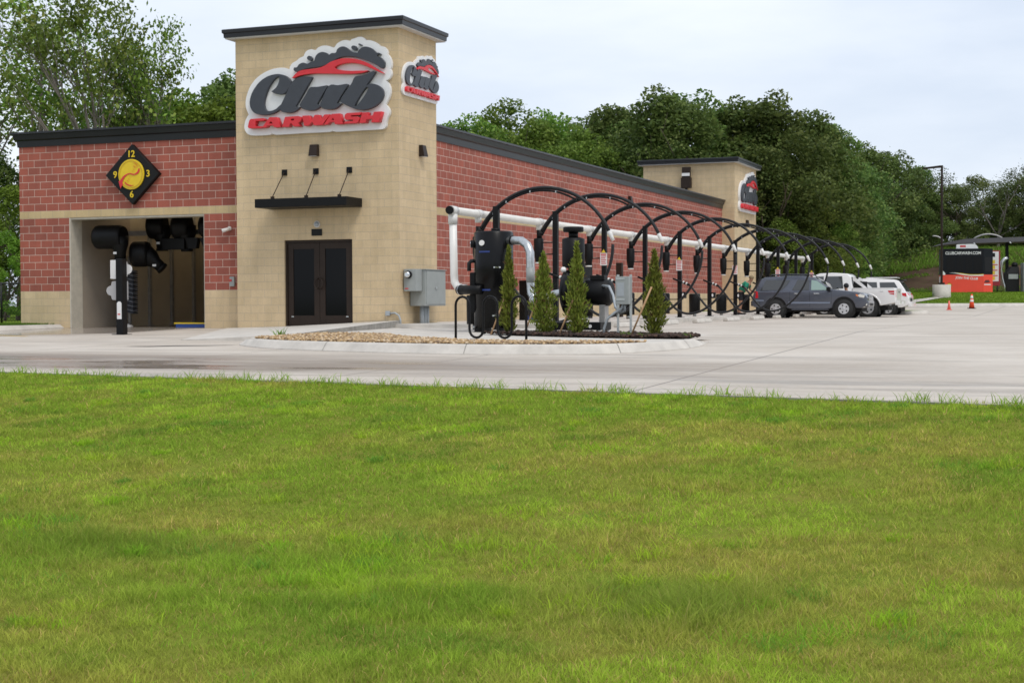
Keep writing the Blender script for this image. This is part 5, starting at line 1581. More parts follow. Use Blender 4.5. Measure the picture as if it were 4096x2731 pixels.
ds = thing('disconnect_box', 'pale grey electric disconnect box on a two legged stand among the mulch', 'box', (7.6, -5.85, isl_z(-5.85)))
mb = MB()
mb.box(-0.13, -0.08, 0.62, 0.14, 0.08, 1.16); bxx = mb.build('case', 'grey_paint', ds, bevel=0.008)
mb = MB(); mb.box(-0.09, -0.086, 0.78, 0.05, -0.081, 1.04); mb.build('window', 'grey_pipe', bxx)
for z in (0.70, 1.10):
    mb = MB(); mb.box(-0.11, -0.088, z, 0.06, -0.081, z + 0.03); mb.build('strap', 'galv', bxx)
for x_ in (-0.13, 0.13):
    mb = MB(); mb.box(x_ - 0.02, 0.081, 0, x_ + 0.02, 0.12, 1.2); mb.build('leg', 'galv', ds)
mb = MB(); mb.box(-0.15, 0.12, 0.7, 0.15, 0.14, 0.74); mb.box(-0.15, 0.12, 1.05, 0.15, 0.14, 1.09); mb.build('rail', 'galv', ds)
mb = MB(); mb.tube([(0, 0, 0.62), (-0.03, 0, 0.54), (-0.16, -0.02, 0.46), (-0.3, -0.05, 0.34), (-0.37, -0.05, 0.16), (-0.38, -0.05, 0)], 0.026, 10); mb.build('conduit', 'grey_pipe', ds)
mb = MB(); mb.tube([(0.03, 0.02, 0.62), (0.02, 0.05, 0.5), (-0.1, 0.15, 0.46), (-0.28, 0.4, 0.56), (-0.42, 0.7, 0.8), (-0.6, 1.0, 0.98), (-0.84, 1.3, 1.0)], 0.026, 10); mb.build('conduit', 'grey_pipe', ds)

# bicycle rack
rk = thing('bike_rack', 'black wave shaped bicycle rack standing on the island walk', 'bike rack', (5.04, -8.1, isl_z(-8.1)), math.atan2(-0.35, 1.54))
L_ = 1.58
s6 = L_ / 5
cp = [(0, 0.0), (0, 0.62)]
for k in range(5):
    c, up_ = (k + 0.5) * s6, (k % 2 == 0)
    zc = 0.64 if up_ else 0.20
    for a in np.linspace(math.pi, 0, 9):
        cp.append((c + s6 / 2 * math.cos(a), zc + (1 if up_ else -1) * s6 / 2 * math.sin(a)))
cp.append((L_, 0.0))
mb = MB(); mb.tube([(u, 0, z) for u, z in cp], 0.024, 10); mb.build('rail', 'black', rk)
for x_ in (0, L_):
    mb = MB(); mb.cyl((x_, 0, 0), (x_, 0, 0.012), 0.06, n=14); mb.build('foot_plate', 'black', rk)

# ================================================================== YOUNG CONIFERS
def leaf_cloud(P, size, aspect, cols, up_bias=0.3, jitter=0.35):
    """Small rhombic leaves at the points P."""
    n = len(P)
    N_ = rng.normal(size=(n, 3)); N_[:, 2] = np.abs(N_[:, 2]) + up_bias
    N_ /= np.linalg.norm(N_, axis=1, keepdims=True)
    T = np.cross(N_, rng.normal(size=(n, 3))); T /= np.linalg.norm(T, axis=1, keepdims=True) + 1e-9
    B = np.cross(N_, T)
    s = size * (1 - jitter + 2 * jitter * rng.random((n, 1)))
    V = np.stack([P - T * s, P + B * s * aspect, P + T * s, P - B * s * aspect], 1)
    F = (np.arange(n)[:, None] * 4 + np.arange(4)[None, :])
    return V.reshape(-1, 3), F, np.repeat(cols[:, None, :], 4, 1).reshape(-1, 3)

def conifer(loc, H, W, label, stake, seed):
    t = thing('young_conifer', label, 'shrub', loc, rng.random() * 6, 'young conifers planted in the mulch')
    t.rotation_euler.z = 0
    mb = MB(); mb.tube([(0, 0, -0.02), (0, 0, H * 0.5), (0.01, 0, H * 0.9)], [0.022, 0.014, 0.005], 8); mb.build('trunk', 'bark', t)
    n = 3600
    W = W * 0.78
    z = rng.beta(1.25, 1.35, n)
    prof = np.interp(z, [0, 0.08, 0.25, 0.45, 0.7, 0.86, 1.0], [0.55, 0.85, 1.0, 0.86, 0.52, 0.25, 0.03])
    ang = rng.random(n) * 2 * np.pi
    lump = 0.8 + 0.45 * np.sin(ang * 3 + z * 21 + seed) * np.sin(ang * 2 - z * 13 + seed * 2)
    r = W / 2 * prof * lump * np.sqrt(rng.random(n)) * (1 + 0.25 * (rng.random(n) ** 4))
    P = np.stack([r * np.cos(ang), r * np.sin(ang), 0.05 + z * (H - 0.06)], 1)
    base = np.array([0.195, 0.26, 0.042])
    tip = np.array([0.32, 0.37, 0.065])
    brown = np.array([0.13, 0.085, 0.035])
    k = rng.random((n, 1))
    C = base * (0.6 + 0.8 * rng.random((n, 1)))
    C = np.where(k > 0.8, tip * (0.8 + 0.4 * rng.random((n, 1))), np.where(k < 0.07, brown, C))
    # upswept sprays
    nn = rng.normal(size=(n, 3)) * 0.35
    D = np.stack([np.cos(ang) * 0.5, np.sin(ang) * 0.5, np.full(n, 1.0)], 1) + nn
    D /= np.linalg.norm(D, axis=1, keepdims=True)
    S = np.cross(D, rng.normal(size=(n, 3))); S /= np.linalg.norm(S, axis=1, keepdims=True)
    L = (0.035 + 0.05 * rng.random((n, 1)))
    V = np.stack([P - D * L * .4, P + S * L * 0.22 + D * L * .2, P + D * L, P - S * L * 0.22 + D * L * .2], 1).reshape(-1, 3)
    raw_mesh('foliage', V, np.arange(n)[:, None] * 4 + np.arange(4)[None], 'leaf', np.repeat(C[:, None], 4, 1).reshape(-1, 3), t)
    if stake:
        (x0, y0), (x1, y1, z1) = stake
        s = thing('stake', 'slanting wooden stake ' + label.split('|')[0], 'stake', loc, 0, 'wooden stakes of the conifers')
        mb = MB(); mb.tube([(x0, y0, -0.02), (x1, y1, z1)], 0.018, 8)
        mb.build('pole', 'stake_wood', s)
        return t, s
    return t, None
for (x, y, H, W, lb, slb, stk, sd_) in (
        (5.02, -5.35, 1.78, 0.50, 'slim young conifer right in front of the black vacuum tank', 'leaning beside the conifer at the vacuum tank', ((-0.33, -0.16), (-0.06, -0.05, 0.75)), 1),
        (5.92, -5.75, 1.62, 0.72, 'broad young conifer in front of the black blower, with a thin leader', 'leaning on the broad conifer before the blower', ((-0.36, -0.16), (-0.1, -0.06, 0.72)), 2.3),
        (6.74, -6.1, 1.80, 0.60, 'dense young conifer between the black blower and the bike rack', 'leaning on the conifer at the motor end of the blower', ((-0.32, -0.16), (-0.05, -0.06, 0.7)), 4.1),
        (8.42, -6.5, 1.62, 0.62, 'lone young conifer at the tip of the mulch bed', 'long and pale, leaning across the lone conifer', ((-0.40, -0.24), (0.04, -0.33, 0.92)), 5.7)):
    c, s = conifer((x, y, isl_z(y) + 0.03), H, W, lb, stk, sd_)
    if s: s['label'] = 'slanting wooden stake ' + slb
# weeds at the edge of the mulch and in the drive
def weed(loc, n, h, label):
    X = rng.normal(0, 0.05, n); Y = rng.normal(0, 0.05, n)
    o = blades(0, X, Y, np.zeros(n), rng.uniform(0.5, 1.2, n) * h, np.full(n, 0.02), 0.3 + 0.7 * rng.random(n), np.array([0.16, 0.27, 0.05]) * rng.uniform(0.7, 1.3, (n, 1)), 'weed', 'grass')
    o.location = loc
    return tag(o, label, 'weed', 'weeds growing round the island')
weed((0.55, -6.8, isl_z(-6.8)), 22, 0.2, 'green weed at the pointed end of the gravel bed')
weed((7.95, -6.75, isl_z(-6.75) + .03), 26, 0.12, 'pale green weed in the mulch beside the disconnect stand')
weed((8.35, -6.95, isl_z(-6.95) + .03), 20, 0.10, 'bright weed at the foot of the lone conifer')
weed((9.2, -7.1, isl_z(-7.1) + .03), 14, 0.10, 'small weed at the very tip of the mulch bed')

# ================================================================== VEHICLES
def arch(cx, r, zc, zl, n=10):
    """Wheel arch run along the sill from rear to front (increasing x), as points of the lower outline."""
    a0 = math.asin(max(-1, min(1, (zl - zc) / r)))
    return [(cx - r * math.cos(a), zc + r * math.sin(a)) for a in np.linspace(a0, math.pi - a0, n)]

def wheel(t, x, y, r, rim_r, side, spokes, style):
    w = bpy.data.objects.new('wheel', None)
    mb = MB()
    prof = [(-0.11, r * 0.72), (-0.115, r * 0.93), (-0.09, r), (0.09, r), (0.115, r * 0.93), (0.11, r * 0.72)]
    mb.tube([(x, y + o, r) for o, _ in prof], [q for _, q in prof], 30)
    wh = mb.build('wheel', 'tyre', t)
    f = y + side * 0.118
    mb = MB()
    # rim: dish with a raised lip, dark openings between the spokes
    mb.tube([(x, f - side * 0.02, r), (x, f + side * 0.004, r)], [rim_r * 1.02, rim_r], 30, 0)
    k = 5 if style == 'five' else 6
    for i in range(k):
        a = 2 * math.pi * (i + 0.5) / k
        c = (x + rim_r * 0.66 * math.cos(a), r + rim_r * 0.66 * math.sin(a))
        rr = rim_r * (0.15 if style == 'five' else 0.15)
        mb.tube([(c[0], f + side * 0.002, c[1]), (c[0], f + side * 0.007, c[1])], rr, 10, 1)
    mb.tube([(x, f, r), (x, f + side * 0.03, r)], [rim_r * 0.25, rim_r * 0.17], 16, 0)
    mb.build('rim', ['alloy', 'arch_dark'], wh)
    return wh

def side_panel(poly, yb, zb_, yt, zt_, side, off, th=0.012):
    """Points (x, z) lifted onto the slanting side of a cabin: half width yb at zb_, yt at zt_."""
    def fn(x, z, d):
        k = (z - zb_) / (zt_ - zb_)
        return (x, side * (yb + (yt - yb) * k + off + d), z)
    return fn

def cabin(t, name, P, yb, yt, m, bevel=0.05):
    """Greenhouse: outline P of (x, z) from rear base over the roof to front base; narrows from yb to yt."""
    z0 = min(z for _, z in P); z1 = max(z for _, z in P)
    V = []
    for s in (-1, 1):
        for x, z in P:
            k = (z - z0) / (z1 - z0)
            V.append((x, s * (yb + (yt - yb) * k), z))
    n = len(P)
    F = [tuple(range(n)), tuple(reversed(range(n, 2 * n)))] + [(i, n + i, n + (i + 1) % n, (i + 1) % n) for i in range(n)]
    mb = MB(); mb.add(V, F)
    return mb.build(name, m, t, bevel=bevel, seg=3), z0, z1

def smooth_shade(o, ang=40):
    o.data.polygons.foreach_set('use_smooth', [True] * len(o.data.polygons))
    me = o.data
    try:
        me.set_sharp_from_angle(angle=math.radians(ang))
    except Exception:
        pass
    return o

def extr(t, name, P, hw, m, bevel=0.06, y0=None):
    mb = MB(); mb.prism(P, lambda u, w, d: (u, d, w), -hw, hw)
    return smooth_shade(mb.build(name, m, t, bevel=bevel, seg=3))

def glass(t, name, poly, yb, zb_, yt, zt_, m, parent=None, off=0.004):
    obs = []
    for s in (-1, 1):
        mb = MB(); mb.prism(poly, side_panel(poly, yb, zb_, yt, zt_, s, off), 0, 0.01)
        obs.append(mb.build(name, m, parent or t))
    return obs

# --- dark SUV, nose towards the lot (+x)
suv = thing('parked_suv', 'slate blue SUV with a roof rack parked tail first under the vacuum arches', 'suv', (5.72, 25.25, 0.0))
suv.scale = (0.94, 0.94, 0.94)
R_, AX, RX = 0.385, 1.40, -1.39
low = [(-2.30, 0.46), (-2.0, 0.42)] + arch(RX, 0.47, 0.40, 0.42) + [(-0.6, 0.36), (0.7, 0.36)] + arch(AX, 0.47, 0.40, 0.42) + [(2.1, 0.40), (2.26, 0.50), (2.34, 0.62), (2.33, 0.86), (2.22, 0.985), (1.95, 1.055), (1.45, 1.12), (0.92, 1.17), (0.86, 1.10), (-2.2, 1.12), (-2.31, 1.0), (-2.36, 0.80), (-2.36, 0.60)]
body = extr(suv, 'body', low, 0.93, 'suv_paint', 0.055)
cab_, z0, z1 = cabin(suv, 'roof', [(-2.27, 1.06), (-2.20, 1.25), (-2.02, 1.62), (-1.86, 1.69), (-1.0, 1.745), (-0.3, 1.74), (0.10, 1.68), (0.36, 1.54), (0.98, 1.13), (1.0, 1.06)], 0.885, 0.70, 'suv_paint', 0.05)
smooth_shade(cab_)
G = lambda nm, P, m='car_glass': glass(suv, nm, P, 0.885, z0, 0.70, z1, m)
G('side_window', [(-2.03, 1.15), (-1.15, 1.15), (-0.93, 1.35), (-0.80, 1.56), (-1.80, 1.58)])
G('side_window', [(-0.72, 1.15), (-0.02, 1.15), (-0.02, 1.57), (-0.50, 1.58)])
G('side_window', [(0.07, 1.15), (0.84, 1.15), (0.52, 1.38), (0.30, 1.53), (0.07, 1.57)], 'car_glass_pale')
mb = MB(); mb.hexa([(0.44, -.64, 1.50), (0.44, .64, 1.50), (0.44, .64, 1.49), (0.44, -.64, 1.49), (0.98, -.80, 1.155), (0.98, .80, 1.155), (0.97, .80, 1.145), (0.97, -.80, 1.145)])
mb.build('windscreen', 'car_glass', suv)
for s in (-1, 1):
    for x in (AX, RX):
        mb = MB(); mb.tube([(x, s * 0.55, 0.41), (x, s * 0.90, 0.41)], 0.462, 26); mb.build('wheel_well', 'arch_dark', suv)
        wheel(suv, x, s * 0.80, R_, 0.215, s, 6, 'five')
    mb = MB(); mb.prism([(-0.86, 0.60), (0.84, 0.60), (0.86, 0.66), (-0.84, 0.675)], lambda u, w, d: (u, s * (0.928 + d), w), 0, 0.02); mb.build('door_moulding', 'trim_light', suv)
    mb = MB(); mb.prism([(-2.30, 0.70), (-1.86, 0.70), (-1.88, 0.76), (-2.30, 0.765)], lambda u, w, d: (u, s * (0.928 + d), w), 0, 0.018); mb.build('bumper_moulding', 'trim_light', suv)
    for x in (-0.50, 0.30):
        mb = MB(); mb.box(x - 0.11, s * 0.925, 0.985, x + 0.11, s * 0.955, 1.03); mb.build('door_handle', 'chrome', suv, bevel=0.008)
    for x in (-0.80, 0.02, 0.90):
        mb = MB(); mb.box(x - 0.004, s * 0.926, 0.46, x + 0.004, s * 0.933, 1.09); mb.build('door_seam', 'arch_dark', suv)
    mb = MB(); mb.box(0.72, s * 0.90, 1.11, 0.88, s * 1.09, 1.27); mb.build('wing_mirror', 'black', suv, bevel=0.035)
    mb = MB(); mb.hexa([(-2.345, s * 0.80, 0.82), (-2.22, s * 0.938, 0.82), (-2.10, s * 0.938, 0.84), (-2.2, s * 0.78, 0.82), (-2.30, s * 0.80, 1.12), (-2.20, s * 0.93, 1.12), (-2.12, s * 0.93, 1.10), (-2.2, s * 0.78, 1.12)])
    mb.build('tail_lamp', 'lamp_red', suv, bevel=0.01)
    mb = MB(); mb.prism([(1.95, 0.93), (2.03, 0.85), (2.22, 0.82), (2.25, 0.93), (2.06, 0.985)], lambda u, w, d: (u, s * (0.80 + d), w), 0, 0.136)
    mb.build('headlight', 'lamp_clear', suv, bevel=0.02)
    mb = MB(); mb.hexa([(1.90, s * 0.932, 0.90), (1.99, s * 0.934, 0.87), (1.99, s * 0.90, 0.87), (1.9, s * 0.9, 0.9), (1.88, s * 0.932, 0.97), (1.96, s * 0.934, 0.965), (1.96, s * 0.90, 0.965), (1.88, s * 0.9, 0.97)])
    mb.build('indicator', 'amber', suv)
    mb = MB(); mb.tube([(2.15, s * 0.86, 0.56), (2.33, s * 0.84, 0.56)], 0.055, 14); mb.build('fog_lamp', 'lamp_clear', suv)
    mb = MB(); mb.box(-0.72, s * 0.88, 0.33, 0.80, s * 0.955, 0.375); mb.build('running_board', 'cladding', suv, bevel=0.015)
    rp = [(-1.7, 1.72), (-1.6, 1.79), (-0.9, 1.81), (-0.05, 1.79), (0.05, 1.72)]
    mb = MB(); mb.tube([(x, s * 0.60, z) for x, z in rp], 0.022, 8); rr_ = mb.build('roof_rail', 'cladding', suv)
    for x in (-1.3, -0.5):
        mb = MB(); mb.box(x - 0.03, s * 0.02, 1.775, x + 0.03, s * 0.6, 1.80); mb.build('cross_bar', 'cladding', rr_)
mb = MB(); mb.box(2.22, -0.46, 0.78, 2.33, 0.46, 0.94); gr_ = mb.build('grille', 'cladding', suv, bevel=0.02)
for z in (0.80, 0.85, 0.90):
    mb = MB(); mb.box(2.33, -0.42, z - 0.010, 2.336, 0.42, z + 0.010); mb.build('grille_slot', 'chrome', gr_)
mb = MB(); mb.box(-2.43, -0.86, 0.50, -2.30, 0.86, 0.72); mb.build('rear_bumper', 'cladding', suv, bevel=0.03)
mb = MB(); mb.box(2.20, -0.84, 0.46, 2.385, 0.84, 0.70); mb.build('front_bumper', 'suv_paint', suv, bevel=0.05)
mb = MB(); mb.box(2.384, -0.4, 0.5, 2.389, 0.4, 0.6); mb.build('air_intake', 'arch_dark', suv)
mb = MB(); mb.hexa([(-2.262, -.68, 1.16), (-2.262, .68, 1.16), (-2.25, .68, 1.16), (-2.25, -.68, 1.16), (-2.06, -.6, 1.56), (-2.06, .6, 1.56), (-2.05, .6, 1.56), (-2.05, -.6, 1.56)]); mb.build('rear_window', 'car_glass', suv)
mb = MB(); mb.box(-2.1, -0.75, 0.26, 2.1, 0.75, 0.42); mb.build('underbody', 'arch_dark', suv)

# --- white pickup, nose to the wall
tr = thing('pickup_truck', 'white crew cab pickup truck with its tail to the lot', 'truck', (5.80, 28.95, -0.01), math.pi)
tr.scale = (0.955, 0.955, 0.945)
AX, RX, R_ = 1.95, -1.68, 0.42
low = [(-2.80, 0.62), (-2.5, 0.55)] + arch(RX, 0.52, 0.44, 0.50) + [(-1.0, 0.46), (1.3, 0.46)] + arch(AX, 0.52, 0.44, 0.50) + [(2.75, 0.5), (2.90, 0.62), (2.92, 0.95), (2.80, 1.12), (1.4, 1.22), (1.36, 1.16), (-1.04, 1.16), (-1.04, 1.25), (-2.80, 1.25), (-2.84, 1.2), (-2.84, 0.66)]
smooth_shade(extr(tr, 'body', low, 0.97, 'white_paint', 0.045))
cb, z0, z1 = cabin(tr, 'cab', [(-1.06, 1.10), (-1.05, 1.30), (-0.95, 1.78), (-0.80, 1.88), (-0.2, 1.92), (0.35, 1.90), (0.62, 1.80), (1.36, 1.20), (1.38, 1.10)], 0.93, 0.76, 'white_paint', 0.05)
smooth_shade(cb)
G = lambda nm, P, m='car_glass': glass(tr, nm, P, 0.93, z0, 0.76, z1, m)
G('side_window', [(-0.66, 1.25), (0.10, 1.25), (0.10, 1.77), (-0.60, 1.77)])
G('side_window', [(0.18, 1.25), (1.12, 1.25), (0.66, 1.66), (0.50, 1.76), (0.18, 1.77)])
mb = MB(); mb.hexa([(-1.075, -.74, 1.30), (-1.075, .74, 1.30), (-1.06, .74, 1.30), (-1.06, -.74, 1.30), (-0.985, -.66, 1.74), (-0.985, .66, 1.74), (-0.97, .66, 1.74), (-0.97, -.66, 1.74)]); mb.build('rear_window', 'car_glass', tr)
for s in (-1, 1):
    for x in (AX, RX):
        mb = MB(); mb.tube([(x, s * 0.55, 0.45), (x, s * 0.945, 0.45)], 0.51, 26); mb.build('wheel_well', 'arch_dark', tr)
        wheel(tr, x, s * 0.85, R_, 0.27, s, 6, 'six')
        a_ = np.linspace(math.radians(8), math.radians(172), 15)
        mb = MB(); mb.tube([(x + 0.55 * math.cos(a), s * 0.965, 0.45 + 0.55 * math.sin(a)) for a in a_], 0.035, 8); mb.build('arch_flare', 'white_paint', tr)
    mb = MB(); mb.hexa([(-2.85, s * 0.80, 0.86), (-2.79, s * 0.975, 0.96), (-2.60, s * 0.975, 1.0), (-2.7, s * 0.78, 0.86), (-2.85, s * 0.80, 1.14), (-2.79, s * 0.975, 1.14), (-2.52, s * 0.975, 1.14), (-2.7, s * 0.78, 1.14)])
    tl = mb.build('tail_lamp', 'lamp_red', tr)
    mb = MB(); mb.box(-2.80, s * 0.976, 1.03, -2.58, s * 0.981, 1.055); mb.build('lamp_band', 'label_white', tl)
    mb = MB(); mb.box(-2.78, s * 0.935, 1.235, -1.06, s * 0.978, 1.262); mb.build('bed_rail', 'white_paint', tr, bevel=0.008)
    mb = MB(); mb.box(-1.055, s * 0.965, 0.5, -1.043, s * 0.973, 1.24); mb.build('bed_seam', 'arch_dark', tr)
    for x in (-0.45, 0.35):
        mb = MB(); mb.box(x - 0.12, s * 0.965, 1.03, x + 0.12, s * 0.995, 1.08); mb.build('door_handle', 'white_paint', tr, bevel=0.01)
    mb = MB(); mb.box(0.98, s * 0.95, 1.22, 1.12, s * 1.22, 1.48); mb.build('wing_mirror', 'black', tr, bevel=0.03)
    mb = MB(); mb.box(-2.18, s * 0.55, 0.14, -2.16, s * 0.95, 0.5); mb.build('mud_flap', 'arch_dark', tr)
lettering('badge', '4x4', 'galv', tr, Matrix.Translation((-2.25, 0.972, 1.10)) @ Matrix.Rotation(math.pi, 4, 'Z') @ FRONT, 0.09, 0.002, shear=0.2)
# the sail beside the cab: a raked buttress with a dark opening
for s in (-1, 1):
    mb = MB(); mb.prism([(-1.05, 1.74), (-1.14, 1.72), (-1.66, 1.25), (-1.5, 1.25), (-1.05, 1.60)], lambda u, w, d: (u, s * (0.80 + d), w), 0, 0.05); mb.build('sport_bar', 'white_paint', tr)
    mb = MB(); mb.box(-1.42, s * 0.79, 1.255, -1.07, s * 0.80, 1.55); mb.build('bar_shade', 'arch_dark', tr)
mb = MB(); mb.box(-3.02, -0.95, 0.52, -2.82, 0.95, 0.72); bmp = mb.build('rear_bumper', 'white_paint', tr, bevel=0.02)
mb = MB(); mb.box(-3.028, -0.25, 0.57, -3.021, 0.25, 0.68); mb.build('number_plate', 'label_white', bmp)
mb = MB(); mb.box(-2.865, -0.76, 0.74, -2.842, 0.76, 1.23); tg = mb.build('tailgate', 'white_paint', tr, bevel=0.01)
mb = MB(); mb.box(-2.872, -0.14, 1.05, -2.866, 0.14, 1.12); mb.build('handle', 'black', tg)
mb = MB(); mb.box(-2.5, -0.7, 0.30, 2.7, 0.7, 0.5); mb.build('underbody', 'arch_dark', tr)

# --- white SUV beyond the pickup
s3 = thing('parked_suv', 'white SUV mostly hidden behind the white pickup truck', 'suv', (6.30, 33.1, -0.03), math.pi)
AX, RX, R_ = 1.35, -1.35, 0.36
low = [(-2.18, 0.48), (-1.95, 0.40)] + arch(RX, 0.44, 0.37, 0.40) + [(-0.6, 0.34), (0.7, 0.34)] + arch(AX, 0.44, 0.37, 0.40) + [(2.1, 0.4), (2.26, 0.55), (2.26, 0.85), (2.1, 0.97), (0.95, 1.08), (0.9, 1.03), (-2.12, 1.05), (-2.22, 0.9), (-2.24, 0.6)]
extr(s3, 'body', low, 0.91, 'white_paint', 0.055)
cb, z0, z1 = cabin(s3, 'roof', [(-2.14, 1.0), (-2.05, 1.18), (-1.80, 1.54), (-1.6, 1.60), (-0.6, 1.66), (0.1, 1.62), (0.4, 1.48), (1.0, 1.06), (1.02, 1.0)], 0.87, 0.69, 'white_paint', 0.05)
smooth_shade(cb)
G = lambda nm, P, m='car_glass': glass(s3, nm, P, 0.87, z0, 0.69, z1, m)
G('side_window', [(-1.86, 1.1), (-1.05, 1.1), (-1.0, 1.48), (-1.62, 1.48)])
G('side_window', [(-0.93, 1.1), (-0.1, 1.1), (-0.1, 1.5), (-0.88, 1.49)])
G('side_window', [(-0.02, 1.1), (0.78, 1.1), (0.35, 1.42), (-0.02, 1.5)])
mb = MB(); mb.hexa([(-2.135, -.70, 1.1), (-2.135, .70, 1.1), (-2.12, .70, 1.1), (-2.12, -.70, 1.1), (-1.86, -.62, 1.49), (-1.86, .62, 1.49), (-1.84, .62, 1.49), (-1.84, -.62, 1.49)]); mb.build('rear_window', 'car_glass', s3)
mb = MB(); mb.box(-1.7, -0.55, 1.665, -0.4, 0.55, 1.70); mb.build('roof_box', 'white_paint', s3, bevel=0.015)
mb = MB(); mb.box(-1.98, -0.62, 1.56, -1.72, 0.62, 1.60); mb.build('spoiler', 'black', s3, bevel=0.012)
for s in (-1, 1):
    for x in (AX, RX):
        mb = MB(); mb.tube([(x, s * 0.55, 0.38), (x, s * 0.885, 0.38)], 0.43, 26); mb.build('wheel_well', 'arch_dark', s3)
        wheel(s3, x, s * 0.79, R_, 0.215, s, 6, 'five')
    mb = MB(); mb.hexa([(-2.235, s * 0.55, 0.86), (-2.15, s * 0.915, 0.86), (-1.98, s * 0.915, 0.9), (-2.1, s * 0.55, 0.86), (-2.20, s * 0.55, 1.0), (-2.13, s * 0.912, 1.02), (-1.95, s * 0.912, 1.02), (-2.1, s * 0.55, 1.0)])
    mb.build('tail_lamp', 'lamp_red', s3)
mb = MB(); mb.box(-2.34, -0.84, 0.42, -2.2, 0.84, 0.62); mb.build('rear_bumper', 'white_paint', s3, bevel=0.03)
mb = MB(); mb.box(-2.26, -0.28, 0.66, -2.245, 0.28, 0.80); mb.build('number_plate', 'black', s3)
mb = MB(); mb.box(-1.9, -0.7, 0.24, 1.9, 0.7, 0.4); mb.build('underbody', 'arch_dark', s3)

# ================================================================== PEOPLE
def skin_body(name, joints, edges, m, parent=None, sub=2):
    me = bpy.data.meshes.new(name)
    me.from_pydata([j[:3] for j in joints], edges, [])
    o = bpy.data.objects.new(name, me)
    COL.objects.link(o)
    o.modifiers.new('skin', 'SKIN')
    for i, j in enumerate(joints):
        sv = me.skin_vertices[0].data[i]
        r = j[3]
        sv.radius = (r, j[4] if len(j) > 4 else r)
        sv.use_root = (i == 0)
    sb = o.modifiers.new('sub', 'SUBSURF')
    sb.levels = sb.render_levels = sub
    dg = bpy.context.evaluated_depsgraph_get()
    dg.update()
    me2 = bpy.data.meshes.new_from_object(o.evaluated_get(dg))
    bpy.data.objects.remove(o, do_unlink=True)
    me2.materials.clear()
    me2.materials.append(M[m])
    me2.polygons.foreach_set('use_smooth', [True] * len(me2.polygons))
    o = bpy.data.objects.new(name, me2)
    COL.objects.link(o)
    if parent: o.parent = parent
    return o
pr = thing('person', 'person in a green shirt and dark shorts bending over behind the dark SUV', 'person', (2.98, 24.62, VB))
# body: pelvis, legs, bent torso, head, arms
J = [(0, 0, 0.84, .12, .13), (0.02, -0.10, 0.82, .085), (0.06, -0.11, 0.44, .058), (0.0, -0.12, 0.08, .042), (0.14, -0.12, 0.035, .035),
     (-0.02, 0.10, 0.82, .085), (-0.02, 0.11, 0.44, .058), (-0.12, 0.12, 0.08, .042), (0.02, 0.12, 0.035, .035),
     (0.10, 0, 1.00, .115, .14), (0.24, 0, 1.16, .115, .15), (0.34, 0, 1.25, .09, .12), (0.39, 0, 1.30, .06), (0.43, 0, 1.36, .082, .075), (0.46, 0, 1.43, .092, .082), (0.47, 0, 1.485, .062),
     (0.28, -0.20, 1.20, .058), (0.26, -0.26, 0.97, .045), (0.44, -0.20, 0.86, .034), (0.52, -0.18, 0.84, .036),
     (0.30, 0.20, 1.20, .058), (0.34, 0.25, 0.97, .045), (0.50, 0.16, 0.88, .034), (0.58, 0.14, 0.86, .036)]
E_ = [(0, 1), (1, 2), (2, 3), (3, 4), (0, 5), (5, 6), (6, 7), (7, 8), (0, 9), (9, 10), (10, 11), (11, 12), (12, 13), (13, 14), (14, 15), (10, 16), (16, 17), (17, 18), (18, 19), (10, 20), (20, 21), (21, 22), (22, 23)]
skin_body('body', J, E_, 'skin', pr)
skin_body('shirt', [(0.01, 0, 0.88, .15, .165), (0.10, 0, 1.0, .145, .17), (0.22, 0, 1.14, .145, .18), (0.30, 0, 1.215, .12, .16), (0.28, -0.20, 1.195, .08), (0.265, -0.25, 1.04, .066), (0.30, 0.20, 1.195, .08), (0.325, 0.24, 1.04, .066)],
          [(0, 1), (1, 2), (2, 3), (2, 4), (4, 5), (2, 6), (6, 7)], 'shirt_green', pr)
skin_body('shorts', [(0, 0, 0.87, .14, .16), (0.02, -0.10, 0.78, .108), (0.05, -0.11, 0.53, .095), (-0.01, 0.10, 0.78, .108), (-0.01, 0.11, 0.53, .095)], [(0, 1), (1, 2), (0, 3), (3, 4)], 'cloth_dark', pr)
mb = MB(); mb.sphere((0.445, 0, 1.455), 0.102, 16, 8, sz=0.85); mb.build('hair', 'hair', pr)
for x, y in ((0.06, -0.12), (-0.06, 0.12)):
    mb = MB(); mb.hexa([(x - .08, y - .045, 0), (x + .17, y - .045, 0), (x + .17, y + .045, 0), (x - .08, y + .045, 0), (x - .08, y - .045, .09), (x + .13, y - .04, .055), (x + .13, y + .04, .055), (x - .08, y + .045, .09)])
    mb.build('shoe', 'cloth_dark', pr, bevel=0.015)
p2 = thing('person', 'person in dark clothes and pale sneakers crouching between the dark SUV and the pickup', 'person', (6.85, 26.85, 0.0), math.pi)
J = [(0, 0, 0.42, .13, .15), (0.06, -0.12, 0.44, .095), (0.34, -0.15, 0.52, .07), (0.18, -0.14, 0.10, .048), (0.30, -0.15, 0.05, .038),
     (0.06, 0.12, 0.44, .095), (0.34, 0.15, 0.52, .07), (0.18, 0.14, 0.10, .048), (0.30, 0.15, 0.05, .038),
     (0.02, 0, 0.62, .13, .16), (0.06, 0, 0.86, .13, .18), (0.08, 0, 1.0, .09, .12), (0.10, 0, 1.08, .055), (0.12, 0, 1.17, .08, .075), (0.13, 0, 1.26, .09, .08), (0.13, 0, 1.32, .06),
     (0.07, -0.22, 0.92, .06), (0.22, -0.28, 0.72, .046), (0.42, -0.2, 0.72, .036), (0.5, -0.17, 0.72, .036), (0.07, 0.22, 0.92, .06), (0.22, 0.28, 0.72, .046), (0.42, 0.2, 0.72, .036), (0.5, 0.17, 0.72, .036)]
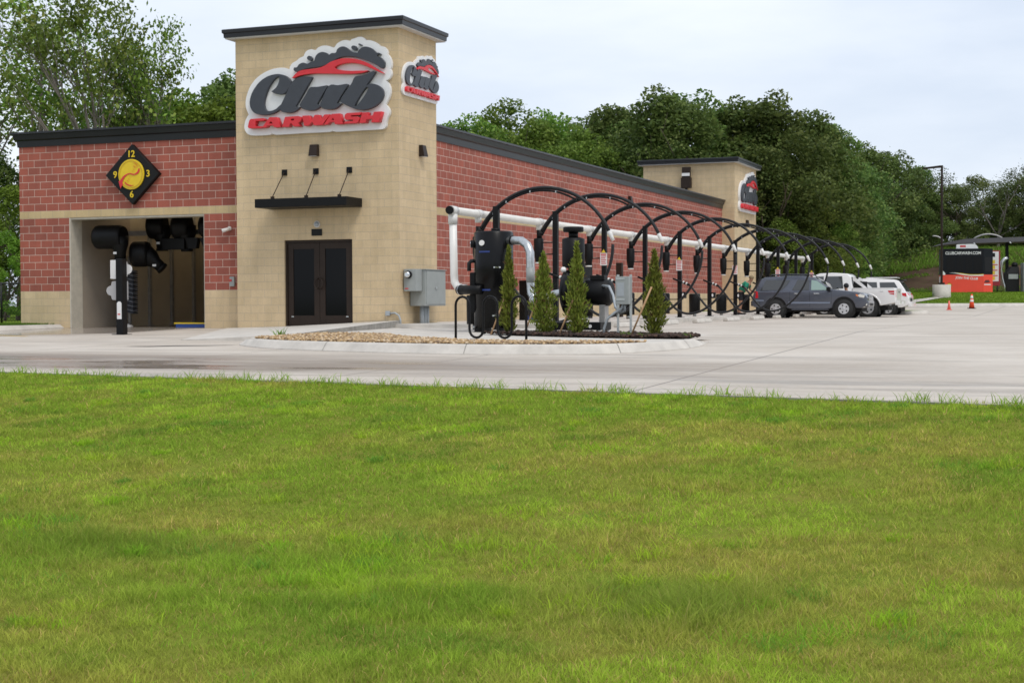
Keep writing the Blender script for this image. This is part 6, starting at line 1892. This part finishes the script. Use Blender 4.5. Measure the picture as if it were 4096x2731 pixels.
skin_body('body', J, E_, 'skin', p2)
skin_body('jacket', [(0, 0, 0.45, .16, .18), (0.02, 0, 0.64, .16, .185), (0.06, 0, 0.86, .155, .2), (0.08, 0, 0.98, .11, .14), (0.07, -0.22, 0.92, .085), (0.21, -0.275, 0.74, .07), (0.38, -0.21, 0.72, .056), (0.07, 0.22, 0.92, .085), (0.21, 0.275, 0.74, .07), (0.38, 0.21, 0.72, .056)],
          [(0, 1), (1, 2), (2, 3), (2, 4), (4, 5), (5, 6), (2, 7), (7, 8), (8, 9)], 'cloth_dark', p2)
skin_body('trousers', [(0, 0, 0.42, .15, .17), (0.06, -0.12, 0.44, .12), (0.34, -0.15, 0.52, .092), (0.19, -0.14, 0.14, .07), (0.06, 0.12, 0.44, .12), (0.34, 0.15, 0.52, .092), (0.19, 0.14, 0.14, .07)], [(0, 1), (1, 2), (2, 3), (0, 4), (4, 5), (5, 6)], 'cloth_dark', p2)
mb = MB(); mb.sphere((0.105, 0, 1.265), 0.108, 16, 8); mb.build('hair', 'cloth_dark', p2)
for y in (-0.15, 0.15):
    mb = MB(); mb.hexa([(.10, y - .05, 0), (.38, y - .05, 0), (.38, y + .05, 0), (.10, y + .05, 0), (.10, y - .05, .10), (.34, y - .04, .07), (.34, y + .04, .07), (.10, y + .05, .10)])
    mb.build('shoe', 'shoe', p2, bevel=0.015)

# ================================================================== FAR LOT: cones, lamp, pay kiosk
def cone(loc, h, m, label, bands, sunk=0.0):
    t = thing('traffic_cone', label, 'cone', loc, 0, 'traffic cones in the far lot')
    mb = MB(); mb.tube([(0, 0, 0.03), (0, 0, h)], [h * 0.19, h * 0.055], 22); c = mb.build('cone', m, t)
    mb = MB(); mb.box(-h * .27, -h * .27, 0, h * .27, h * .27, 0.035); mb.build('base', 'black' if bands else m, t)
    for f0, f1 in ((0.46, 0.60), (0.68, 0.88)) if bands else ():
        r = lambda f: h * 0.19 + (h * 0.055 - h * 0.19) * (f * h - 0.03) / (h - 0.03) + 0.004
        mb = MB(); mb.tube([(0, 0, f0 * h), (0, 0, f1 * h)], [r(f0), r(f1)], 22); mb.build('reflective_band', 'label_white', c)
for xpx, d, h, m, lb, b_ in ((2232, 77, 0.74, 'cone_orange', 'orange traffic cone with two white bands', True), (2180, 74, 0.46, 'cone_pink', 'small faded plain traffic cone', False)):
    x, y = far_pt((xpx - 1176) / 3466 * d, d)
    cone((x, y, lot_z(x, y) + 0.003), h, m, lb, b_)
lx, ly = far_pt(25.05, 88.0)
lz = far_z(25.05, 88.0)
lp = thing('lamp_post', 'tall dark lamp post on a round concrete footing by the pay kiosk', 'lamp post', (lx, ly, lz - 0.05))
mb = MB(); mb.cyl((0, 0, -0.4), (0, 0, 0.78), 0.52, n=28); mb.build('footing', 'concrete_pale', lp)
mb = MB(); mb.box(-0.17, -0.17, 0.78, 0.17, 0.17, 0.9); mb.box(-0.06, -0.06, 0.9, 0.06, 0.06, 7.7); mb.build('pole', 'door_frame', lp)
mb = MB(); mb.hexa([(-1.1, -0.17, 7.52), (-0.05, -0.17, 7.58), (-0.05, 0.17, 7.58), (-1.1, 0.17, 7.52), (-1.1, -0.17, 7.60), (-0.05, -0.17, 7.70), (-0.05, 0.17, 7.70), (-1.1, 0.17, 7.60)]); mb.build('lamp_head', 'door_frame', lp, bevel=0.015)

KD = 93.0
kx_, ky_ = far_pt(26.55, KD)
kz = far_z(27.5, KD) - 0.02
kiosk = thing('pay_kiosk', 'red and black pay kiosk with white web address and slogan', 'kiosk', (kx_, ky_, kz), YAW - 0.16)
KW, KH, KDp = 2.42, 2.72, 2.0
kp = [(0, 0), (KW, 0), (KW + 0.62, 0.55), (KW + 0.62, KDp), (0, KDp)]
mb = MB(); mb.prism(kp, lambda u, w, d: (u, w, d), 0.0, 1.12); mb.build('lower_panel', 'kiosk_red', kiosk)
mb = MB(); mb.prism(kp, lambda u, w, d: (u, w, d), 1.12, KH); up_p = mb.build('upper_panel', 'kiosk_black', kiosk)
ku = lambda x0, y0: Matrix.Translation((x0, y0, 0)) @ FRONT
mb = MB()
for x0, x1 in ((0.22, 0.72), (0.80, 1.25), (1.33, 1.75), (1.83, 2.32)): mb.box(x0, -0.006, 1.35, x1, -0.001, 2.18)
mb.build('window', 'glass_dark', up_p)
mb = MB(); mb.prism([(0, 0), (1.3, 0), (1.28, 0.10), (1.18, 0.22), (1.0, 0.28), (0.03, 0.26)], lambda u, w, d: (0.86 + u, 0.5 + d, KH + 0.02 + w), 0, 0.22); rs = mb.build('roof_sign', 'sign_white', kiosk)
mb = MB(); mb.box(1.08, 0.492, KH + 0.10, 1.42, 0.499, KH + 0.22); mb.build('print', 'label_red', rs)
lettering('web_address', 'CLUBCARWASH.COM', 'sign_white', kiosk, ku(1.20, -0.003) @ Matrix.Translation((0, 2.44, 0)), 0.25, 0.004, bold=0.004, sx=0.86)
lettering('slogan', 'JOIN THE CLUB', 'sign_white', kiosk, ku(1.42, -0.003) @ Matrix.Translation((0, 0.90, 0)) @ Matrix.Rotation(-0.06, 4, 'Z'), 0.20, 0.004, bold=0.005, sx=0.95, shear=0.1)
sw = [(0.36, 1.235), (0.7, 1.215), (1.1, 1.12), (1.6, 1.045), (2.1, 1.035), (2.42, 1.05), (2.42, 1.12), (2.1, 1.10), (1.6, 1.105), (1.1, 1.18), (0.7, 1.25)]
mb = MB(); mb.prism(sw, lambda u, w, d: (u, -0.004 - d, w), 0, 0.004); mb.build('white_stripe', 'sign_white', kiosk)
mb = MB(); mb.prism([(x, z + 0.035) for x, z in sw[1:-1]], lambda u, w, d: (u, -0.002 - d, w), 0, 0.002); mb.build('gold_stripe', 'yellow', kiosk)
mb = MB(); mb.prism([(0.0, 1.12), (0.12, 1.1), (0.16, 1.18), (0.10, 1.28), (0.0, 1.36)], lambda u, w, d: (u, -0.003 - d, w), 0, 0.003); mb.build('white_stripe', 'sign_white', kiosk)
mb = MB(); mb.prism([(0, -0.2), (0.2, 0), (0, 0.2), (-0.2, 0)], lambda u, w, d: (0.38 + u, -0.003 - d, 0.47 + w), 0, 0.003); dm = mb.build('diamond_badge', mat('badge_brown', (0.35, 0.10, 0.02), 0.5), kiosk)
mb = MB(); mb.tube([(0.38, -0.006, 0.47), (0.38, -0.012, 0.47)], 0.125, 20); mb.build('disc', 'yellow', dm)
ch = lambda u, w, d: (KW + u * 0.62 / 0.83 + d * 0.66, u * 0.55 / 0.83 - d * 0.75, w)
mb = MB(); mb.prism([(0.02, 0.62), (0.16, 0.78), (0.45, 0.80), (0.6, 0.66), (0.4, 0.62)], ch, 0.003, 0.006); mb.build('mini_logo', mat('badge_dark', (0.12, 0.02, 0.02), 0.5), kiosk)
mb = MB(); mb.box(0, 0, 0, 0, 0, 0); mb = MB(); mb.prism([(0.05, 0.48), (0.65, 0.48), (0.65, 0.54), (0.05, 0.54)], ch, 0.003, 0.006); mb.build('mini_lettering', 'sign_white', kiosk)
mb = MB(); mb.prism([(0.1, 1.3), (0.7, 1.3), (0.7, 2.2), (0.1, 2.2)], ch, 0.003, 0.006); mb.build('door_panel', 'glass_dark', up_p)
mb = MB(); mb.box(-0.16, 0.4, 0.02, -0.07, 0.5, 1.02); mb.build('guard_post', 'galv', kiosk)

def at_far(l, d): 
    x, y = far_pt(l, d); return (x, y, far_z(l, d))
mn = thing('menu_board', 'white and yellow price board in a dark red frame beside the pay kiosk', 'board', at_far(30.05, 94.2), YAW - 0.1)
mb = MB(); mb.box(-0.36, 0.05, 0.42, 0.42, 0.15, 2.62); mb.build('frame', mat('maroon_frame', (0.25, 0.012, 0.02), 0.4), mn, bevel=0.015)
mb = MB(); mb.box(-0.34, 0.03, 0.70, 0.32, 0.048, 2.55); f_ = mb.build('face', 'label_white', mn)
for k in range(4):
    mb = MB(); mb.box(-0.32, 0.024, 0.78 + k * 0.34, 0.10, 0.029, 1.0 + k * 0.34); mb.build('price_field', 'label_yellow', f_)
mb = MB(); mb.box(-0.3, 0.024, 2.22, 0.1, 0.029, 2.46); mb.build('heading', 'sign_black', f_)
for k in range(3):
    mb = MB(); mb.box(-0.32, 0.0245, 1.02 + k * 0.34, 0.26, 0.029, 1.08 + k * 0.34); mb.build('rule', 'label_red', f_)
mb = MB(); mb.cyl((-0.2, 0.1, -0.1), (-0.2, 0.1, 0.42), 0.04, n=10); mb.cyl((0.25, 0.1, -0.1), (0.25, 0.1, 0.42), 0.04, n=10); mb.build('leg', 'black', mn)
# shade canopy over the pay lanes
cy = thing('lane_canopy', 'dark grey flat canopy on black posts over the pay lanes', 'canopy', at_far(27.6, 96.0), YAW - 0.12)
mb = MB()
sec = [(-0.4, 3.02), (0.0, 3.16), (0.6, 3.30), (1.2, 3.40), (12.5, 3.72), (12.5, 3.42), (1.6, 3.12), (0.6, 3.10)]
mb.prism(sec, lambda u, w, d: (u, d, w), 0, 3.2); mb.build('roof', 'canopy_grey', cy)
for u in (5.0 - 0.95, 9.0):
    mb = MB(); mb.box(u - 0.09, 1.4, -0.3, u + 0.09, 1.58, 3.18 + u * 0.025); mb.build('post', 'black', cy)
for u in (1.7, 3.9, 6.4):
    mb = MB(); mb.tube([(u, -0.02, 3.1 + 0.02 * u), (u + 0.1, -0.06, 3.0 + 0.02 * u)], 0.05, 8); mb.build('spotlight', 'galv', cy)
for u, w in ((-1.0, 1.2), (2.1, 1.9), (6.0, 1.4)):
    P_, _c = arc_pts(u, 3.42 + 0.03 * u, u + w / 2, 3.72 + 0.03 * u, u + w, 3.38 + 0.03 * u, 12)
    if u < 0: P_ = P_[5:]
    mb = MB(); mb.tube([(a, 2.2, b) for a, b in P_], 0.05, 8); mb.build('hoop', 'bay_post', cy)
gt = thing('lane_station', 'black pay station cabinet beside the canopy post', 'machine', at_far(31.55, 95.0), YAW)
mb = MB(); mb.box(-0.42, 0, -0.1, 0.38, 0.6, 1.2); mb.hexa([(-0.42, 0, 1.2), (0.38, 0, 1.2), (0.38, 0.6, 1.2), (-0.42, 0.6, 1.2), (-0.1, 0.1, 1.62), (0.38, 0.1, 1.62), (0.38, 0.6, 1.62), (-0.1, 0.6, 1.62)])
mb.build('cabinet', 'sign_black', gt)
mb = MB(); mb.box(-0.3, -0.02, 0.85, 0.3, -0.002, 1.15); mb.build('screen_panel', 'grey_paint', gt)
mb = MB(); mb.sphere((0.18, 0.3, 1.72), 0.2, 14, 8); mb.build('hood', 'black', gt)
gb = thing('lane_locker', 'tall pale grey locker at the end of the pay lane', 'cabinet', at_far(32.35, 94.6), YAW)
mb = MB(); mb.box(-0.28, 0, -0.1, 0.5, 0.6, 1.85); mb.build('case', 'grey_paint', gb, bevel=0.02)
mb = MB(); mb.box(-0.24, -0.012, 0.1, 0.46, -0.001, 0.9); mb.build('door', 'grey_pipe', gb)
vh = thing('lane_hose', 'pale corrugated hose hanging from the canopy post in the pay lane', 'hose', at_far(30.75, 94.8), YAW)
mb = MB(); mb.tube([(0.35, 0, 2.15), (0.2, 0, 2.1), (0.02, 0, 1.9), (-0.04, 0, 1.5), (0.04, 0, 0.9), (0.18, 0, 0.4), (0.2, 0, 0.0)], [0.12, 0.13, 0.12, 0.07, 0.06, 0.06, 0.07], 12); mb.build('hose', 'galv', vh)
mb = MB(); mb.tube([(0.35, 0, 2.22), (0.35, 0, 2.0)], 0.1, 10); mb.build('hook', 'black', vh)

# chain link fence beyond the verge
fn = thing('chain_link_fence', 'black chain link fence in the trees beyond the grass verge', 'fence', (-14.0, 3.0, 0.09))
mb = MB(); mb.tube([(-12, 0, 1.2), (2.0, 0, 1.2)], 0.025, 8); mb.build('top_rail', 'fence', fn)
for k in range(6):
    mb = MB(); mb.cyl((-12 + 2.8 * k, 0, 0), (-12 + 2.8 * k, 0, 1.24), 0.03, n=8); mb.build('fence_post', 'fence', fn)
mb = MB()
for k in range(-12, 130):
    x = -12 + 0.11 * k
    for sgn in (1, -1):
        xa, xb = (x, x + 1.16) if sgn > 0 else (x + 1.16, x)
        za, zb2 = 0.03, 1.19
        if xa < -12 or xb < -12 or xa > 2 or xb > 2: continue
        mb.tube([(xa, 0, za), (xb, 0, zb2)], 0.0035, 4, caps=False, smooth=False)
mb.build('mesh', 'fence', fn)

# ================================================================== TREES
def tree_proto(kind, seed, H=12.0):
    """Returns (trunk mesh, crown mesh) of a tree of height H standing at the origin."""
    R = np.random.default_rng(seed)
    rnd = random.Random(seed)
    mb = MB()
    clumps = []
    narrow = 0.45 if kind == 'airy' else 0.0
    def limb(p, d, L, r, lvl, maxl, wob):
        pts, rs = [p], [r]
        n = 4
        q, dd = Vector(p), Vector(d).normalized()
        for i in range(n):
            dd = (dd + Vector((rnd.gauss(0, wob), rnd.gauss(0, wob), rnd.gauss(0.04, wob * 0.6)))).normalized()
            q = q + dd * L / n
            pts.append(tuple(q)); rs.append(r * (1 - 0.6 * (i + 1) / n))
        mb.tube(pts, rs, 7 if lvl < 2 else 5, caps=False)
        if lvl >= maxl:
            clumps.append((q, 1.0)); clumps.append((Vector(pts[-2]), 0.8))
            return
        k = rnd.randint(2, 4) if lvl else rnd.randint(4, 6)
        for j in range(k):
            f = rnd.uniform(0.45, 1.0) if lvl else rnd.uniform(0.55, 1.0)
            b = Vector(pts[min(n, max(1, int(f * n)))])
            az = rnd.uniform(0, 2 * math.pi)
            up_ = rnd.uniform(0.2, 0.9)
            q_ = narrow
            nd = (dd * rnd.uniform(0.5, 1.0) * (1 + q_) + Vector((math.cos(az), math.sin(az), up_ - 0.3)) * rnd.uniform(0.5, 0.95) * (1 - 0.25 * q_)).normalized()
            limb(tuple(b), tuple(nd), L * rnd.uniform(0.5, 0.75), rs[-1] * rnd.uniform(0.75, 1.0) if lvl else r * 0.45, lvl + 1, maxl, wob)
        if lvl: clumps.append((q, 0.9))
    if kind in ('airy', 'sparse'):
        stems = 2 if kind == 'airy' else 1
        for s in range(stems):
            az = rnd.uniform(0, 6.28)
            limb((0.3 * s, 0.15 * s, -0.3), (0.13 * math.cos(az + 2.6 * s), 0.13 * math.sin(az + 2.6 * s), 1), H * 0.50, 0.19 if kind == 'airy' else 0.17, 0, 3, 0.09)
        P = np.array([c[0] for c in clumps])
        Lp = []
        for c, s in clumps:
            if c.z < H * 0.22 or R.random() < (0.36 if kind == 'airy' else 0.1): continue
            m = int((44 if kind == 'airy' else 52) * s * R.uniform(0.5, 1.4))
            sp = R.normal(size=(m, 3)) * (np.array([0.36, 0.36, 0.20]) if kind == 'airy' else np.array([0.46, 0.46, 0.30])) * (H / 13.0)
            Lp.append(np.array(c)[None] + sp)
        Lp = np.concatenate(Lp)
        size = 0.085
        if kind == 'airy':
            pal = [(0.155, 0.255, 0.042), (0.21, 0.32, 0.055), (0.105, 0.185, 0.035), (0.29, 0.36, 0.08)]
        else:
            pal = [(0.085, 0.125, 0.04), (0.115, 0.155, 0.05), (0.06, 0.09, 0.03)]
    else:
        spread = {'dense': 0.30, 'bright': 0.31, 'olive': 0.40, 'bush': 0.36}[kind]
        az = rnd.uniform(0, 6.28)
        limb((0, 0, -0.3), (0.05 * math.cos(az), 0.05 * math.sin(az), 1), H * 0.55, 0.019 * H, 0, 2, 0.08)
        cs = []
        ncl = {'dense': 72, 'bright': 60, 'olive': 60, 'bush': 44}[kind]
        for i in range(ncl):
            t = R.random() ** 0.85
            z = H * (0.14 + 0.80 * t)
            prof = np.interp(t, [0, 0.2, 0.45, 0.7, 0.88, 1.0], [0.62, 0.95, 1.0, 0.78, 0.46, 0.12])
            a = R.random() * 2 * np.pi
            r = H * spread * prof * (0.35 + 0.65 * math.sqrt(R.random())) * R.uniform(0.72, 1.25)
            cs.append((r * math.cos(a), r * math.sin(a), z, R.uniform(0.045, 0.098) * H * (0.7 + 0.5 * prof)))
        Lp = []
        tot = {'dense': 21000, 'bright': 17000, 'olive': 18000, 'bush': 11000}[kind]
        wsum = sum(c[3] ** 2 for c in cs)
        for x, y, z, r in cs:
            m = int(tot * r * r / wsum)
            v = R.normal(size=(m, 3)); v /= np.linalg.norm(v, axis=1, keepdims=True)
            rad = r * (0.45 + 0.62 * R.random((m, 1)) ** 0.6)
            v = v * rad * np.array([1.05, 1.05, 0.72])
            v[:, 2] -= 0.12 * r * (np.hypot(v[:, 0], v[:, 1]) / r) ** 2
            Lp.append(np.array([x, y, z]) + v)
        Lp = np.concatenate(Lp)
        size = 0.0115 * H if kind == 'bush' else 0.0092 * H
        pal = {'dense': [(0.105, 0.168, 0.040), (0.145, 0.212, 0.052), (0.080, 0.135, 0.034), (0.19, 0.25, 0.070)],
               'bright': [(0.14, 0.225, 0.038), (0.185, 0.275, 0.048), (0.105, 0.18, 0.032), (0.23, 0.30, 0.062)],
               'olive': [(0.15, 0.20, 0.058), (0.19, 0.24, 0.072), (0.115, 0.16, 0.046), (0.235, 0.28, 0.092)],
               'bush': [(0.14, 0.24, 0.030), (0.18, 0.29, 0.038), (0.10, 0.185, 0.026)]}[kind]
    n = len(Lp)
    pal = np.array(pal)
    blk = (vnoise(Lp[:, 0] * 1.0 + Lp[:, 2] * .7 + seed, Lp[:, 1] + Lp[:, 2], 1.1) * 0.75 + R.random(n) * 0.25)
    idx = np.clip((blk * len(pal) * 1.25 - 0.5).astype(int), 0, len(pal) - 1)
    C = pal[idx] * (0.75 + 0.5 * R.random((n, 1)))
    V, F, CC = leaf_cloud(Lp, size, 0.62, C, up_bias=0.45)
    tm = mb.build('trunk', 'bark_pale' if kind in ('airy', 'sparse') else 'bark', None)
    cm = raw_mesh('crown', V, F, 'leaf', CC)
    mt, mc_ = tm.data, cm.data
    bpy.data.objects.remove(tm, do_unlink=True)
    bpy.data.objects.remove(cm, do_unlink=True)
    top = float(V[:, 2].max())
    return mt, mc_, top
PROTO = {}
for kd, seeds in (('airy', (3, 8, 21)), ('dense', (2, 5, 9, 14)), ('bright', (4, 11)), ('olive', (6, 13)), ('bush', (7, 12)), ('sparse', (10, 17))):
    PROTO[kd] = [tree_proto(kd, s) for s in seeds]
_cnt = {}
def plant(kind, x, y, z, H, label, group, var=None, rz=None, fat=1.0):
    k = _cnt.get(kind, 0); _cnt[kind] = k + 1
    mt, mc_, top = PROTO[kind][(k if var is None else var) % len(PROTO[kind])]
    t = thing('bush' if kind == 'bush' else 'tree', label, 'bush' if kind == 'bush' else 'tree', (x, y, z - 0.05), (k * 2.4 + 0.7) if rz is None else rz, group)
    s = H / top
    t.scale = (s * fat, s * fat, s)
    for nm, me in (('trunk', mt), ('crown', mc_)):
        c = bpy.data.objects.new(nm, me)
        COL.objects.link(c)
        c.parent = t
    return t
GL, GM, GR, GS = 'airy trees behind the low wing', 'woodland trees behind the building', 'trees on the far bank', 'leafy bushes behind the low wing'
TREES = [
    ('airy', -22.6, 15.3, 0, 14.0, 'tall airy tree rising above the clock sign', GL, None, None, 1.0),
    ('airy', -18.4, 13.7, 0, 13.2, 'tall airy tree with a forked pale trunk between clock sign and tower', GL, None, None, 0.72),
    ('airy', -19.9, 17.4, 0, 12.7, 'airy tree with bare twigs, closest to the big tower', GL, None, None, 0.62),
    ('airy', -28.5, 19.4, 0, 14.6, 'airy tree cut by the edge of the view beside the low wing', GL, None, None, 1.0),
    ('dense', -26.3, 16.0, 0, 7.2, 'dark dense tree beyond the fence and the verge', GL, None, None, 1.0),
    ('bush', -19.9, 9.9, 0, 5.0, 'leafy bush at the end of the brick wing', GS, None, None, 1.0),
    ('bush', -19.0, 8.1, 0, 3.3, 'low leafy bush behind the chain link fence', GS, None, None, 1.0),
    ('bush', -21.3, 20.1, 0, 9.0, 'bright leafy bush at the foot of the airy trees', GS, None, None, 1.0),
    ('bush', -21.5, 22.2, 0, 10.1, 'bright leafy bush with a pointed top above the low cornice', GS, None, None, 1.0),
    ('bush', -19.1, 20.9, 0, 9.3, 'bright yellow green bush above the low cornice', GS, None, None, 1.0),
    ('bush', -19.1, 23.1, 0, 9.8, 'bright bush touching the edge of the big tower', GS, None, None, 1.0),
    ('dense', -29.7, 40.4, 0, 14.1, 'dark tree peeping out beside the big tower under the logo', GM, None, None, 1.0),
    ('dense', -33.3, 43.3, 0, 13.8, 'dark tree behind the bright bushes near the tower', GM, None, None, 1.0),
    ('bright', -16.5, 43.4, 0, 11.2, 'bright green tree right beside the big tower above the side cornice', GM, None, None, 1.0),
    ('bright', -15.1, 46.1, 0, 12.3, 'bright green tree with twin tops above the side cornice', GM, None, None, 1.0),
    ('bright', -13.8, 48.8, 0, 12.0, 'rounded bright green tree above the middle of the side cornice', GM, None, None, 1.0),
    ('bright', -10.1, 43.8, 0, 10.3, 'lower bright green tree before the dark woodland', GM, None, None, 1.0),
    ('dense', -13.9, 55.2, 0, 12.3, 'dark tree at the start of the dense woodland', GM, None, None, 1.0),
    ('dense', -10.5, 50.1, 0, 12.3, 'dark tree with a knobbly top, second in the dense woodland', GM, None, None, 1.0),
    ('dense', -8.6, 48.7, 0, 11.4, 'dark tree in the dip before the tallest tree', GM, None, None, 1.0),
    ('dense', -6.0, 45.4, 0, 12.5, 'tallest dark tree of the woodland skyline', GM, None, None, 1.0),
    ('dense', -5.0, 48.0, 0, 12.5, 'dark tree with a narrow top just past the tallest one', GM, None, None, 1.0),
    ('dense', -4.2, 50.4, 0, 11.8, 'dark tree directly behind the rear tower', GM, None, None, 1.0),
    ('dense', -2.4, 49.0, 0, 12.2, 'broad dark tree above the roof of the rear tower', GM, None, None, 1.0),
    ('dense', -0.5, 47.6, 0, 12.3, 'broad dark tree that towers beside the rear tower', GM, None, None, 1.0),
    ('dense', 0.0, 52.1, 0, 11.7, 'dark tree where the skyline starts to fall', GM, None, None, 1.0),
    ('dense', 0.9, 54.6, 0, 11.3, 'dark tree on the falling skyline beyond the arches', GM, None, None, 1.0),
    ('dense', 1.2, 59.0, 0, 11.1, 'dark tree above the white pickup truck', GM, None, None, 1.0),
    ('dense', 0.6, 73.8, 1.0, 10.9, 'dark tree above the end of the parked cars', GM, None, None, 1.0),
    ('dense', 1.0, 86.8, 3, 9.5, 'dark round topped tree near the lamp post', GR, None, None, 1.0),
    ('sparse', 1.4, 85.9, 3, 9.8, 'thin leaved tree near the lamp post', GR, None, None, 1.0),
    ('dense', 2.3, 91.6, 3, 8.6, 'dark tree just before the lamp post', GR, None, None, 1.0),
    ('sparse', 3.9, 89.1, 3.5, 7.9, 'thin twiggy tree at the head of the lamp post', GR, None, None, 1.0),
    ('olive', 5.1, 88.5, 3, 6.9, 'olive green tree beyond the lamp post', GR, None, None, 1.0),
    ('olive', 6.6, 93.3, 3, 7.9, 'olive green tree above the pay kiosk', GR, None, None, 1.0),
    ('sparse', 8.9, 87.8, 3, 8.6, 'thin airy tree standing highest above the pay kiosk', GR, None, None, 1.0),
    ('olive', 8.8, 89.9, 4, 5.6, 'olive tree below the thin airy one', GR, None, None, 1.0),
    ('olive', 10.4, 90.5, 3, 7.5, 'olive tree above the lane canopy', GR, None, None, 1.0),
    ('sparse', 11.0, 88.6, 3, 8.6, 'thin airy tree above the lane canopy', GR, None, None, 1.0),
    ('olive', 12.7, 91.4, 3, 7.8, 'olive tree past the edge of the lane canopy', GR, None, None, 1.0),
    ('bright', 1.6, 46.2, 0, 6.4, 'mid green tree in front of the dark woodland beside the rear tower', GM, None, None, 1.0),
    ('bright', 0.7, 43.7, 0, 5.1, 'mid green tree behind the far vacuum arches', GM, None, None, 1.0),
    ('bright', 2.9, 48.9, 0.5, 4.7, 'mid green tree above the last vacuum arches', GM, None, None, 1.0),
    ('olive', 0.6, 86.7, 3, 5.1, 'olive tree on the slope before the lamp post', GR, None, None, 1.0),
    ('olive', 2.3, 88.4, 3.5, 4.0, 'olive tree low on the slope behind the lamp post', GR, None, None, 1.0),
    ('olive', 4.4, 91.4, 4, 4.1, 'olive tree low behind the lamp post and kiosk', GR, None, None, 1.0),
    ('olive', 6.5, 92.2, 4, 4.3, 'olive tree low behind the pay kiosk', GR, None, None, 1.0),
    ('dense', 1.4, 88.1, 3, 6.1, 'dark gap filling tree behind the slope', GR, None, None, 1.0),
    ('dense', -0.1, 82.1, 2.5, 7.2, 'dark tree between the woodland and the bank', GR, None, None, 1.0),
    ('olive', 8.4, 90.8, 4, 3.1, 'olive tree right behind the kiosk roof sign', GR, None, None, 1.0),
    ('olive', 10.2, 91.5, 4, 3.9, 'olive tree right behind the lane canopy', GR, None, None, 1.0),
    ('dense', 1.4, 52.6, 0, 8.5, 'dark tree deep behind the vacuum arches', GM, None, None, 1.0),
    ('dense', -0.3, 45.5, 0, 9.0, 'dark tree deep behind the rear tower', GM, None, None, 1.0),
    ('dense', -0.0, 52.1, 0, 4.9, 'dark low tree behind the far arches', GM, None, None, 1.0),
    ('dense', -5.1, 43.6, 0, 9.7, 'dark tree low behind the side cornice near the rear tower', GM, None, None, 1.0),
    ('dense', -7.8, 44.7, 0, 9.2, 'dark tree low behind the middle of the side cornice', GM, None, None, 1.0),
    ('bright', -12.9, 44.9, 0, 9.6, 'bright tree low behind the side cornice', GM, None, None, 1.0),
    ('bright', -14.6, 43.1, 0, 10.3, 'bright tree low beside the big tower', GM, None, None, 1.0),
    ('dense', 3.9, 85.8, 3, 6.0, 'dark tree behind the head of the bank', GR, None, None, 1.0),
    ('dense', 0.8, 62.1, 0, 8.1, 'dark tree filling the woodland above the cars', GM, None, None, 1.0),
    ('dense', -4.4, 54.6, 0, 10.8, 'dark tree filling the woodland behind the rear tower roof', GM, None, None, 1.0),
]
for row in TREES:
    plant(*row)
print('objects', len(bpy.data.objects))
